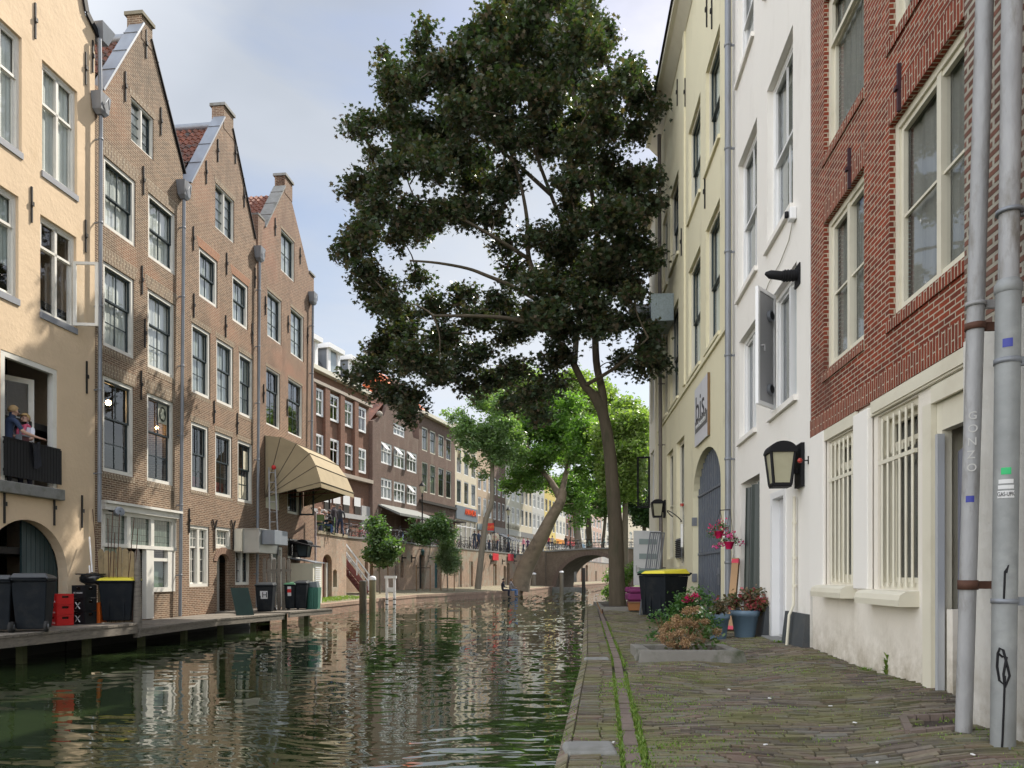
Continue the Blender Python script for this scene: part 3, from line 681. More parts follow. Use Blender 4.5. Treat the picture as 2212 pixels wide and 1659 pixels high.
def sp2(r):
    u, y, s = r.choice(cl); x0 = edgeX(y) + .2; x = x0 + (3.0 + .094 * y - x0) * u
    x += r.gauss(0, s * 1.3); y += r.gauss(0, s * .55); x = min(x, 3.05 + .094 * y) if y > 5.2 else x
    return (x, y, gz(x, y) - .012, .9)
o = grass('paving_grass', sp2, 20000, .024, gm, .9, .005); tag(o, 'tiny tufts of green weed between the quay paving bricks', 'weeds', kind='stuff')
def sp3(r):
    y = r.uniform(33, 41); t = r.random() ** .6; i = 0; x = -8.1 + (y - 33.5) * .13; return (x - .5 - 1.5 * t, y, .53 + .1 * t, 1.0)
o = grass('wharf_grass', sp3, 2500, .08, gm, .8, .015); tag(o, 'grass on the far wharf in front of the arched terrace wall', 'grass', kind='stuff')
# decks on the left
def deck(name, lab, front, z, th, mat, planks=True):
    t = thing(name, lab, 'wooden deck', (front[0][0], front[0][1], z)); mb = MB()
    def back(p): return (FL.c + .115 * p[1] - .2, p[1])
    for i in range(len(front) - 1):
        a, b = front[i], front[i + 1]; L_ = math.dist(a, b); n = max(1, int(L_ / .16))
        for j in range(n):
            p = (a[0] + (b[0] - a[0]) * j / n, a[1] + (b[1] - a[1]) * j / n); q = (a[0] + (b[0] - a[0]) * (j + .93) / n, a[1] + (b[1] - a[1]) * (j + .93) / n)
            c, d = back(q), back(p); dz = RND.uniform(-.004, .004)
            mb.hexa([(d[0], d[1], z - .05), (p[0] + .02, p[1], z - .05), (q[0] + .02, q[1], z - .05), (c[0], c[1], z - .05), (d[0], d[1], z + dz), (p[0] + .02, p[1], z + dz), (q[0] + .02, q[1], z + dz), (c[0], c[1], z + dz)])
    mb.build('planking', mat, t); mb = MB()
    for i in range(len(front) - 1):
        a, b = front[i], front[i + 1]
        mb.hexa([(a[0] - .06, a[1], z - th), (a[0] + .005, a[1], z - th), (b[0] + .005, b[1], z - th), (b[0] - .06, b[1], z - th), (a[0] - .06, a[1], z - .052), (a[0] + .005, a[1], z - .052), (b[0] + .005, b[1], z - .052), (b[0] - .06, b[1], z - .052)])
    mb.build('edge_beam', mat, t)
    for i in range(len(front) - 1):
        a, b = front[i], front[i + 1]; L_ = math.dist(a, b); n = max(1, round(L_ / 1.9))
        for j in range(n):
            k = (j + .5) / n; p = Vector((a[0] + (b[0] - a[0]) * k - .55, a[1] + (b[1] - a[1]) * k, 0)); q = MB(); q.box(p.x - .07, p.x + .07, p.y - .07, p.y + .07, -1, z - .06); q.build('post', mossw, t)
    q = MB(); f0, f1 = front[0], front[-1]; q.hexa([(back(f0)[0] + .1, f0[1], -1), (back(f0)[0] + .3, f0[1], -1), (back(f1)[0] + .3, f1[1], -1), (back(f1)[0] + .1, f1[1], -1), (back(f0)[0] + .1, f0[1], z - .06), (back(f0)[0] + .3, f0[1], z - .06), (back(f1)[0] + .3, f1[1], z - .06), (back(f1)[0] + .1, f1[1], z - .06)]); q.build('under_deck_shade', paint('painted deck shade', (.02, .02, .015), .7), t)  # near-black sheet added under the deck; the shade there is in its colour
    return t
mossw = paint('mossy post', (.10, .11, .05), .85, var=.4, scale=6, dirt=(.05, .05, .03), dirtamt=.8)
deck('wooden_deck', 'raised grey wooden deck carrying bins and crates before the yellow house', [(-9.95, 11), (-9.45, 14), (-8.82, 17.45)], .65, .24, wood)
deck('wooden_deck', 'low grey wooden deck along the two middle brick houses', [(-8.80, 17.5), (-8.44, 21.5), (-7.5, 24.45)], .52, .2, wood)
deck('wooden_deck', 'short grey deck end jutting over the water by the green bin', [(-7.35, 24.5), (-7.0, 25.8), (-6.55, 27.0)], .56, .18, wood)
# ------------------------------------------------------------------ yellow house, left
YB = 15.0
H = thing('yellow_house', 'ochre plastered house with grey sills and an arched cellar door at the left', 'house', FL.P(FL.U(100), 0, .3))
A1 = (FL.U(-40), FL.U(47)) + W(FL, 47, 48, 82, 332)[2:]
A2 = W(FL, 91, 167, 128, 369)
B1 = (FL.U(-42), FL.U(40)) + W(FL, 40, 41, 425, 648)[2:]
B2 = W(FL, 87, 165, 462, 674)
Cw = (FL.U(1.5), FL.U(123.5), FL.hit(133, 1060)[1] + .02, FL.hit(123.5, 800)[1])
uL = FL.U(-260); uR = FL.U(205)
ua1 = FL.U(146); zap = FL.hit(64, 1123)[1]; ua0 = 2 * FL.U(60) - ua1
outl = [(uL, -.8), (uR, -.8), (uR, 15.6), (uR - .35, 15.6), (uR - .55, 16.3), (uR - .9, 18), (uL, 18)]
wall(FL, 'wall', outl, [rect(*A1), rect(*A2), rect(*B1), rect(*B2), rect(*Cw), arch(ua0, ua1, .62, 1.75, zap - 1.75, 20)], pl_yel, H, rev=.24)
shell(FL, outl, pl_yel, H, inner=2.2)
mb = MB(); mb.fbox(FL, uL, uR - .5, -.3, .22, 18.0, 18.2); mb.build('cornice', black, H)
mb = MB()   # dark verge of the gable shoulder and zinc gutter end
p = [FL.P(uR - .92, .05, 18), FL.P(uR - .57, .05, 16.35), FL.P(uR - .36, .05, 15.66), FL.P(uR + .12, .05, 15.35)]
for i in range(3): mb.bar(p[i], p[i + 1], .14, .05, up=FL.n)
mb.build('verge', black, H)
fmw = white
def wfr(win, zs_split=.0): pass
for (w4, cu, cf) in ((A1, curt, 1), (A2, curt, 1), (B1, curtg, .7), (B2, None, 0)):
    win = window(FL, H, *w4, fm=white, sm=white, fw=.07, cols=2, rt=1, rb=1, split=.36 if w4 in (A1, A2) else .3, cur=cu, cfrac=cf, wf=-.07, dep=.1, sw=.06, mw=.09, mid=.07)
    mb = MB(); mb.fbox(FL, w4[0] - .02, w4[1] + .02, -.2, .03, w4[2] - .13, w4[2] + .01); mb.build('sill', sillg, win)
# opened sash of the lower window
mb = MB(); a, b = B2[1] - .09, B2[1] - .09 ; z0, z1 = B2[2] + .06, B2[3] - .62
hp = FL.P(B2[1] - .08, -.02, 0); e = (FL.n * .62 + FL.d * .12); e = e.normalized()
def pnl(mb, base, dirv, L_, za, zb, t=.045, fr=.07, m=0):
    dv = dirv.normalized(); nn = Vector((-dv.y, dv.x, 0)) * t / 2
    def bx(l0, l1, a_, b_):
        mb.hexa([base + dv * l0 - nn + Vector((0, 0, a_)), base + dv * l1 - nn + Vector((0, 0, a_)), base + dv * l1 + nn + Vector((0, 0, a_)), base + dv * l0 + nn + Vector((0, 0, a_)),
                 base + dv * l0 - nn + Vector((0, 0, b_)), base + dv * l1 - nn + Vector((0, 0, b_)), base + dv * l1 + nn + Vector((0, 0, b_)), base + dv * l0 + nn + Vector((0, 0, b_))], m)
    bx(0, fr, za, zb); bx(L_ - fr, L_, za, zb); bx(fr, L_ - fr, za, za + fr); bx(fr, L_ - fr, zb - fr, zb)
    return base + dv * fr, base + dv * (L_ - fr)
q0, q1 = pnl(mb, hp, e, .58, z0, z1); os_ = mb.build('open_sash', white, H)
mb = MB(); mb.quad(*[Vector((p_.x, p_.y, z_)) for p_, z_ in ((q0, z0 + .07), (q1, z0 + .07), (q1, z1 - .07), (q0, z1 - .07))]); mb.build('pane', glass, os_)
# big opening: frame, French window behind, railing, stone
u0, u1, z0, z1 = Cw; mb = MB()
for i, (o1, wa, wb) in enumerate(((.12, -.12, -.01), (.06, -.2, -.12))):
    mb.fbox(FL, u0, u1, wa, wb, z1 - o1, z1); mb.fbox(FL, u1 - o1, u1, wa, wb, z0, z1 - o1); mb.fbox(FL, u0, u0 + o1, wa, wb, z0, z1 - o1)
fr = mb.build('balcony_window', white, H)
mb = MB(); hb = FL.P(u1 - .3, -.35, 0); q0, q1 = pnl(mb, hb, FL.d * -1 - FL.n * .55, 1.35, z0 + .05, z1 - .3, .05, .12)
mb.bar(Vector((q0.x, q0.y, z0 + 1.55)), Vector((q1.x, q1.y, z0 + 1.55)), .04, .07); mb.build('door_leaf', white, fr)
mb = MB(); mb.quad(*[Vector((p_.x, p_.y, z_)) for p_, z_ in ((q0, z0 + .1), (q1, z0 + .1), (q1, z1 - .4), (q0, z1 - .4))]); mb.build('pane', glass, fr)
mb = MB(); mb.fbox(FL, u0 - .4, u1 + .12, -.28, .12, z0 - .26, z0 - .004); mb.build('stone_sill', greyst, H, bevel=.02)
rl = MB(); zr0, zr1 = z0 + .1, FL.hit(122, 971, .1)[1]
n = 19; ws = .08
for i in range(n):
    u = u0 + .02 + (u1 - .04 - u0) * i / (n - 1); rl.fbox(FL, u - .04, u + .04, ws, ws + .02, zr0, zr1)
rl.fbox(FL, u0, u1 - .02, ws - .03, ws - .003, zr0 + .1, zr0 + .16); rl.fbox(FL, u0, u1 - .02, ws - .03, ws - .003, zr1 - .12, zr1 - .06)
rl.fbox(FL, u0, u1 - .02, ws - .04, ws + .03, zr1 + .003, zr1 + .03)
rl.build('balcony_railing', black, H)
# arched cellar door, dark green planks with an open middle
mb = MB(); w0_ = -.26; nn = 9
um = (ua0 + ua1) / 2; aa = (ua1 - ua0) / 2
def ztop(u): return 1.75 + (zap - 1.75) * math.sqrt(max(0, 1 - ((u - um) / aa) ** 2))
for i in range(nn * 2):
    a = ua0 + 2 * aa * i / (nn * 2); b = ua0 + 2 * aa * (i + 1) / (nn * 2) - .012
    if um - .62 < (a + b) / 2 < um + .1: continue
    p = [FL.P(a, w0_, .6), FL.P(b, w0_, .6), FL.P(b, w0_, ztop(b)), FL.P(a, w0_, ztop(a))]; mb.prism(p, FL.n * -.05)
mb.build('cellar_door', paint('dark teal planks', (.018, .04, .045), .55, var=.3), H)
anchors(FL, H, [(75, 45), (184, 148), (199, 122), (67, 442), (184, 510), (186, 815), (8, 1090), (116, 1098), (176, 1105)], .8)
# ------------------------------------------------------------------ brick house 1
def gable_house(name, lab, outl, holes, mat, wins, roof, F=FL, zroof=-.35, tile=None, ridge=None, zinccap=True):
    H = thing(name, lab, 'house', F.P(sum(p[0] for p in outl) / len(outl), 0, .3))
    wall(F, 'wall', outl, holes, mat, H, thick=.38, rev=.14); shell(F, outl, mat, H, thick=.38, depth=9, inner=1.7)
    return H
def hp_(px, py, F=FL): return F.hit(px, py)
e0 = -.8
o1 = [(FL.U(205) + .01, e0), (FL.U(395), e0), hp_(395, 380), hp_(399, 374), hp_(325, 83), hp_(328, 62), hp_(305, 27), hp_(309, 52), hp_(222, 192), (FL.U(205) + .01, hp_(222, 195)[1] - .05)]
o1[2] = (FL.U(395), hp_(397, 380)[1]); o1[3] = (FL.U(395), hp_(398, 374)[1])
w_at = W(FL, 283, 332, 207, 302)
w11, w12 = W(FL, 224, 293, 334, 486), W(FL, 320, 379, 414, 554)
w21, w22 = W(FL, 223, 290, 562, 745), W(FL, 319, 377, 622, 792)
w31, w32 = W(FL, 222, 289, 809, 1017), W(FL, 317.5, 375, 847, 1038)
sf = (FL.U(218.5), FL.U(378.5), FL.hit(330, 1266)[1], FL.hit(218.5, 1100)[1])   # shop front
dz0 = .55
holes1 = [rect(*q) for q in (w_at, w11, w12, w21, w22, w31, w32)]
us_d = FL.U(330.5); zf = FL.hit(330, 1279)[1]
holes1.append([(sf[0], dz0), (us_d, dz0), (us_d, zf), (sf[1], zf), (sf[1], sf[3]), (sf[0], sf[3])])
H1 = gable_house('brick_house', 'tall brown brick gabled house nearest the yellow house, white shop window at water level', o1, holes1, bk_brown, None, None)
window(FL, H1, *w_at, cols=2, rt=0, rb=4, split=0, fw=.05, cur=curt, mid=.05, mw=.03)
for q, c in ((w11, curt), (w12, curt), (w21, curt), (w22, curt)): window(FL, H1, *q, cols=2, rt=1, rb=1 if q in (w11, w12) else 2, split=.52 if q in (w11, w12) else .42, cur=c, cfrac=1)
for q in (w31, w32): window(FL, H1, *q, cols=2, rt=1, rb=2, split=.42, cur=None)
for q in (w11, w12, w21, w22, w31, w32): lintel(FL, H1, q, .36, bk_row); 
for q in (w21, w22, w31, w32): lintel(FL, H1, q, .16, bk_row, low=True)
lintel(FL, H1, w_at, .22, bk_row, .05)
anchors(FL, H1, [(315, 95), (270, 187), (347, 262), (309, 390), (306, 605), (304, 832), (312, 700 + 20)], .8)
# two lit bulbs seen behind the glass and the round emblem hanging in the window
bulb, bnt, bb = newmat('lit bulb'); bb.inputs['Emission Color'].default_value = (1, .62, .28, 1); bb.inputs['Emission Strength'].default_value = 30
for (px, py, r) in ((234, 870, .07), (339, 924, .045)):
    u, z = FL.hit(px, py, -.5); mb = MB(); mb.ball(FL.P(u, -.5, z), r); mb.build('light_bulb', bulb, H1)
u, z = FL.hit(350.5, 895, -.12); mb = MB(); mb.fbox(FL, u - .22, u + .22, -.13, -.115, z - .28, z + .28)
pe = mb.build('window_poster', paint('poster ivory', (.5, .5, .42), .7), H1)
mb = MB(); c0 = FL.P(u, -.11, z)
ring = [c0 + FL.d * .17 * math.cos(t * .2618) + Vector((0, 0, .22 * math.sin(t * .2618))) for t in range(24)]
mb.prism(ring, FL.n * .006); mb.build('emblem', paint('emblem dark', (.03, .035, .02), .7), pe)
mb = MB(); mb.prism([c0 + FL.n * .008 + FL.d * a + Vector((0, 0, b)) for a, b in ((-.1, -.14), (.06, -.17), (.1, -.05), (.03, .02), (.07, .13), (-.02, .16), (-.06, .05), (-.12, .0))], FL.n * .004); mb.build('emblem_figure', paint('emblem pale', (.5, .52, .42), .7), pe)
# shop front
u0, u1, _, z1 = sf; mb = MB(); zt = FL.hit(280, 1170)[1]; ztr = FL.hit(560 * .3902, 1174)[1]
mb.fbox(FL, u0, u1, -.12, .04, z1 - .1, z1); mb.fbox(FL, u0 - .02, u1 + .05, -.1, .13, z1 + .003, z1 + .16); mb.fbox(FL, u0 - .04, u1 + .09, -.1, .2, z1 + .163, z1 + .23)
mb.build('shop_cornice', white, H1)
ztr = FL.hit(219, 1172)[1]; mb = MB(); ups = [FL.U(x) for x in (218.5, 225.5, 272, 280, 324.5, 331, 369, 378.5)]
for i in (0, 2, 4, 6): mb.fbox(FL, ups[i], ups[i + 1], -.1, .03, ztr, z1 - .1)
mb.fbox(FL, u0, u1, -.1, .05, ztr - .1, ztr - .002)
uf = [FL.U(x) for x in (314, 330)]; mb.fbox(FL, uf[0], uf[1], -.1, .035, dz0, ztr - .1)
mb.fbox(FL, FL.U(361), FL.U(372), -.1, .03, zf + .0, ztr - .1); mb.fbox(FL, uf[1], FL.U(361), -.1, .035, zf, zf + .13); mb.fbox(FL, uf[1], FL.U(361), -.09, .02, FL.hit(330, 1212)[1], FL.hit(330, 1205)[1])
mb.fbox(FL, FL.U(218.5), FL.U(224), -.1, .02, dz0, ztr - .1); mb.fbox(FL, FL.U(266), FL.U(273), -.1, .02, dz0, ztr - .1); mb.fbox(FL, FL.U(372), u1, -.1, .0, zf, ztr - .1)
shf = mb.build('shop_front', white, H1)
mb = MB()
for i in (1, 3, 5):
    mb.quad(FL.P(ups[i], -.05, ztr), FL.P(ups[i + 1], -.05, ztr), FL.P(ups[i + 1], -.05, z1 - .1), FL.P(ups[i], -.05, z1 - .1))
m, nt, b = newmat('leaded glass'); t = nt.nodes.new('ShaderNodeTexBrick'); nt.links.new(texvec(nt, 'UV'), t.inputs['Vector']); t.inputs['Scale'].default_value = 1; t.offset = 0
t.inputs['Brick Width'].default_value = .085; t.inputs['Row Height'].default_value = .17; t.inputs['Mortar Size'].default_value = .006
t.inputs['Color1'].default_value = (.10, .14, .12, 1); t.inputs['Color2'].default_value = (.16, .20, .17, 1); t.inputs['Mortar'].default_value = (.02, .02, .02, 1)
nt.links.new(t.outputs['Color'], b.inputs['Base Color']); b.inputs['Roughness'].default_value = .08; leaded = m
mb.build('leaded_lights', leaded, shf)
mb = MB(); mb.quad(FL.P(uf[1], -.05, zf), FL.P(FL.U(361), -.05, zf), FL.P(FL.U(361), -.05, ztr), FL.P(uf[1], -.05, ztr)); mb.build('pane', glass, shf)
mb = MB(); mb.quad(FL.P(uf[1], -.12, zf + .1), FL.P(FL.U(361), -.12, zf + .1), FL.P(FL.U(361), -.12, FL.hit(330, 1212)[1]), FL.P(uf[1], -.12, FL.hit(330, 1212)[1])); mb.build('blind', paint('green blind', (.12, .18, .14), .9), shf)
mb = MB(); mb.fbox(FL, FL.U(226), FL.U(264), -.09, -.06, dz0, ztr - .12); mb.build('glazed_door', paint('pale green door', (.28, .36, .28), .5, var=.3, scale=6), shf)
# gable dressing
def coping(F, H, a, b, mat, name, wid=.5, out=.06, th=.05, t0=None):
    """slab over the sloping gable edge from a to b (u,z)"""
    pa, pb = F.P(a[0], 0, a[1]), F.P(b[0], 0, b[1]); sl = (pb - pa).normalized(); up = F.n.cross(sl).normalized()
    if up.z < 0: up = -up
    mb = MB(); q = [pa + F.n * out, pb + F.n * out, pb - F.n * (wid - out), pa - F.n * (wid - out)]
    mb.hexa(q + [p + up * th for p in q])
    # seams
    k = 3
    for i in range(1, k + 1):
        c = pa.lerp(pb, i / (k + .6)); r = [c + F.n * (out + .004), c + sl * .03 + F.n * (out + .004), c + sl * .03 - F.n * (wid - out), c - F.n * (wid - out)]
        mb.hexa([p + up * th for p in r] + [p + up * (th + .02) for p in r])
    mb.build(name, mat, H)
def chimney_cap(F, H, px0, px1, py, capmat, body, hh=.55):
    u0, z = F.hit(px0, py); u1 = F.U(px1); mb = MB(); mb.fbox(F, u0, u1, -.42, .012, z - hh, z - .1); c = mb.build('gable_block', body, H)
    mb = MB(); mb.fbox(F, u0 - .05, u1 + .05, -.48, .07, z - .097, z); mb.build('capstone', capmat, c)
coping(FL, H1, hp_(222, 196), hp_(309, 52), zinc, 'zinc_coping', .42); coping(FL, H1, hp_(399, 376), hp_(325, 84), black, 'dark_verge', .3, .05, .03)
chimney_cap(FL, H1, 305, 328.5, 24, paint('worn capstone', (.2, .18, .13), .9), bk_brown, .75)
er = hp_(309, 75); el = (FL.U(205), hp_(222, 195)[1] - .5); ert = (FL.U(398), hp_(399, 375)[1] - .35)
rdg = (FL.U(315), hp_(315, 78)[1] - .1)
pantiles(FL, H1, el[0] - .1, el[1] + .2, rdg[0], rdg[1], -.4, -8.5, tile_r); pantiles(FL, H1, ert[0], ert[1], rdg[0], rdg[1], -.4, -8.5, tile_r, name='roof_slope')
mb = MB(); a, b = FL.P(rdg[0], -.4, rdg[1] + .06), FL.P(rdg[0], -8.5, rdg[1] + .06); mb.tube([a, b], .13, 8); mb.build('ridge_flashing', zinc, H1)
# spotlight over the shop front
t = thing('spotlight', 'small grey floodlight on the brick beside the leaded shop window', 'spotlight', FL.P(*[FL.U(232), .3, FL.hit(232, 1107)[1]]))
mb = MB(); c = world_loc(t); mb.tube([c, c + FL.n * -.3 + Vector((0, 0, .05))], .02, 6); mb.build('arm', iron, t)
mb = MB(); mb.lathe(c, [(.02, -.1), (.09, -.08), (.13, .08), (.12, .09), (.02, .085)], 14, 0, Matrix.Rotation(R(70), 3, 'Y') @ Matrix.Rotation(R(30), 3, 'X')); mb.build('lamp_head', zinc, t)
# ------------------------------------------------------------------ brick house 2
uA, uB = FL.U(395) + .005, FL.U(555.5)
o2 = [(uA, e0), (uB, e0), (uB, hp_(557, 545)[1]), hp_(551, 514), hp_(501.5, 276), hp_(504, 249), hp_(483, 223), hp_(484, 254), hp_(411, 394), (uA, hp_(411, 396)[1])]
o2[9] = (uA, hp_(409, 399)[1] - .02)
v_at = W(FL, 465, 506, 393, 490)
va = [W(FL, 430, 470, 532, 639), W(FL, 502, 536, 591, 691)]
vb = [W(FL, 414, 454.5, 695, 845.6), W(FL, 467.5, 504, 729, 867), W(FL, 516.6, 546.6, 759, 894)]
vc = [W(FL, 413, 450.5, 909, 1057.5), W(FL, 465, 501.6, 931, 1069), W(FL, 513.5, 545.6, 949, 1082.5)]
g1 = W(FL, 409, 452, 1133, 1268); g2 = W(FL, 466, 499.5, 1137, 1184); g3 = W(FL, 508, 540, 1176, 1264)
gd = arch(FL.U(468.5), FL.U(495), .4, FL.hit(480, 1213)[1], .26)
H2 = gable_house('brick_house', 'middle brown brick gabled house with a low arched door between two drainpipes', o2, [rect(*q) for q in [v_at] + va + vb + vc + [g1, g2, g3]] + [gd], bk_brown2, None, None)
window(FL, H2, *v_at, cols=2, rb=4, split=0, fw=.05, cur=curtg, mid=.05, mw=.03)
for q in va: window(FL, H2, *q, cols=2, rt=1, rb=1, split=.5, cur=curtg)
for q in vb: window(FL, H2, *q, cols=2, rt=1, rb=2, split=.45, cur=curtg)
for i, q in enumerate(vc):
    wn = window(FL, H2, *q, cols=2, rt=1, rb=2, split=.45)
    mb = MB(); iu = (q[1] - q[0])
    if i < 2: mb.fbox(FL, q[0] + .1, q[1] - .1, -.3, -.28, q[2] + .1, q[2] + .5); mb.build('red_cloth', paint('dark red cloth', (.16, .01, .012), .9), wn)
    else:
        mb.fbox(FL, q[0] + .55 * iu, q[0] + .86 * iu, -.118, -.11, q[3] - .95, q[3] - .3); mb.fbox(FL, q[0] + .3 * iu, q[0] + .8 * iu, -.15, -.14, q[2] + .15, q[2] + .95); mb.build('poster', paint('poster paper', (.6, .55, .42), .8, var=.4, scale=9), wn)
w_ = window(FL, H2, g1[0], g1[1], g1[2], g1[3], cols=4, rt=2, rb=3, split=.34, sm=white, mid=.12, cur=curtg, cfrac=.33, mw=.02)
window(FL, H2, *g2, cols=4, rb=2, split=0, sm=white, cur=curtg, mw=.02); window(FL, H2, *g3, cols=2, rb=3, split=0, mid=.12)
for q in va: lintel(FL, H2, q, .3, bk_rowr)
for q in vb + vc: lintel(FL, H2, q, .18, bk_row, .03); lintel(FL, H2, q, .11, bk_row, low=True)
lintel(FL, H2, v_at, .2, bk_row, .03)
mb = MB(); a_ = FL.U(468.5); b_ = FL.U(495); mb.fbox(FL, a_ + .05, b_ - .18, -.3, -.26, .55, FL.hit(480, 1200)[1]); mb.build('cellar_door', paint('pale cellar door', (.5, .5, .45), .6), H2)
# rowlock arch over the small door
mb = MB(); um = (a_ + b_) / 2; ra = (b_ - a_) / 2; zs = FL.hit(480, 1213)[1]
for i in range(15):
    t0, t1 = math.pi * i / 15, math.pi * (i + .86) / 15
    q = [(um + ra * math.cos(t) * k, zs + (.26 * k if k == 1 else .26 + .22) * math.sin(t)) for t, k in ((t0, 1), (t0, 1 + .22 / ra), (t1, 1 + .22 / ra), (t1, 1))]
    mb.prism([FL.P(a, .005, b) for a, b in q], FL.n * .02)
mb.build('brick_arch', paint('arch brick', (.27, .17, .12), .9, var=.3, scale=9), H2)
anchors(FL, H2, [(470, 325), (508, 330), (445, 372), (527, 425), (417, 515), (489, 570), (418, 660), (487, 705), (544, 720), (550, 600), (462, 890), (512, 915), (408, 1125)], .75)
for px in (462.5, 502.5):
    u, z = FL.hit(px, 1150); mb = MB()
    mb.bar(FL.P(u, .03, z - .6), FL.P(u, .03, z + .1), .035, .03); mb.bar(FL.P(u, .03, z + .1), FL.P(u - .14, .03, z + .42), .035, .03); mb.bar(FL.P(u, .033, z + .1), FL.P(u + .14, .033, z + .42), .035, .03); mb.build('forked_anchor', iron, H2)
coping(FL, H2, hp_(411, 396), hp_(484, 254), zinc, 'zinc_coping', .42); coping(FL, H2, hp_(551, 516), hp_(501.5, 277), black, 'dark_verge', .3, .05, .03)
chimney_cap(FL, H2, 483, 503.5, 222, greyst, bk_brown2, .85)
rdg = (FL.U(490), hp_(490, 268)[1] - .1); pantiles(FL, H2, uA - .1, hp_(411, 396)[1] - .35, rdg[0], rdg[1], -.4, -8.5, tile_r)
pantiles(FL, H2, uB, hp_(551, 516)[1] - .3, rdg[0], rdg[1], -.4, -8.5, tile_r, name='roof_slope')
mb = MB(); mb.tube([FL.P(rdg[0], -.4, rdg[1] + .06), FL.P(rdg[0], -8.5, rdg[1] + .06)], .13, 8); mb.build('ridge_flashing', zinc, H2)
# ------------------------------------------------------------------ brick house 3
uA, uB = FL.U(557.5), FL.U(678)
o3 = [(uA, e0), (uB, e0), (uB, hp_(678, 599)[1]), (FL.U(668), hp_(668, 590)[1]), hp_(627, 422), hp_(631, 395), hp_(615, 376), hp_(615, 403), hp_(572, 492), hp_(572, 479), (uA, hp_(561, 466)[1])]
x_at = W(FL, 607, 636, 492, 583); xa = [W(FL, 577.5, 608, 625, 725), W(FL, 628, 656, 662, 763)]; xb = [W(FL, 575, 605, 790, 915.6), W(FL, 622.6, 653, 815, 935)]
xc = [W(FL, 574, 603.6, 1035, 1097), W(FL, 621, 647, 1040, 1108)]; xd = W(FL, 586, 611, 1180, 1300, 586); xe = W(FL, 621.5, 650, 1163, 1206)
xd = (xd[0], xd[1], .5, xd[3])
H3 = gable_house('brick_house', 'narrow reddish brick gabled house behind the beige canopy', o3, [rect(*q) for q in [x_at] + xa + xb + xc + [xd, xe]], bk_warm, None, None)
window(FL, H3, *x_at, cols=2, rb=2, split=0, fw=.06, cur=curtg)
for q in xa: window(FL, H3, *q, cols=2, rb=3, split=0, cur=curtg, fw=.07)
for q in xb: window(FL, H3, *q, cols=2, rt=1, rb=2, split=.36, fw=.07, cur=None)
for q in xa + xb + [x_at]: lintel(FL, H3, q, .12, bk_row, .0); 
mb = MB(); mb.fbox(FL, xc[0][0], xc[0][1], -.06, -.02, xc[0][2], xc[0][3]); mb.build('cream_panel', cream, H3)
window(FL, H3, *xc[1], fm=white, cols=2, rb=2, split=0); window(FL, H3, *xd, cols=1, rb=2, split=0, cur=curtd); window(FL, H3, *xe, cols=2, rb=1, split=0)
anchors(FL, H3, [(594, 490), (648, 553), (573, 660), (622, 700), (569, 850), (620, 880), (664, 725), (571, 1175), (599, 1178), (624, 1180)], .7)
coping(FL, H3, hp_(572, 492), hp_(615, 403), greyst, 'stone_coping', .5); chimney_cap(FL, H3, 615, 631, 374, greyst, bk_warm, .8)
mb = MB(); mb.fbox(FL, uA, FL.U(572), -.42, .02, hp_(572, 479)[1] + .003, hp_(572, 479)[1] + .08); mb.fbox(FL, FL.U(668), uB + .06, -.42, .05, hp_(678, 599)[1] + .003, hp_(678, 599)[1] + .08); mb.build('shoulder_stone', greyst, H3)
rdg = (FL.U(620), hp_(620, 415)[1] - .1); pantiles(FL, H3, uA - .1, hp_(572, 492)[1] - .6, rdg[0], rdg[1], -.4, -8.5, tile_o); pantiles(FL, H3, uB, hp_(668, 590)[1] - .3, rdg[0], rdg[1], -.4, -8.5, tile_o, name='roof_slope')
# open sash under the canopy
mb = MB(); hb = FL.P(xc[1][1], .0, 0); q0, q1 = pnl(mb, hb, FL.n * 1 + FL.d * .1, .62, xc[1][2], xc[1][3] + .1, .05, .07); og = mb.build('open_sash', dgreen, H3)
mb = MB(); mb.quad(*[Vector((p_.x, p_.y, z_)) for p_, z_ in ((q0, xc[1][2] + .07), (q1, xc[1][2] + .07), (q1, xc[1][3]), (q0, xc[1][3]))]); mb.build('pane', glass, og)
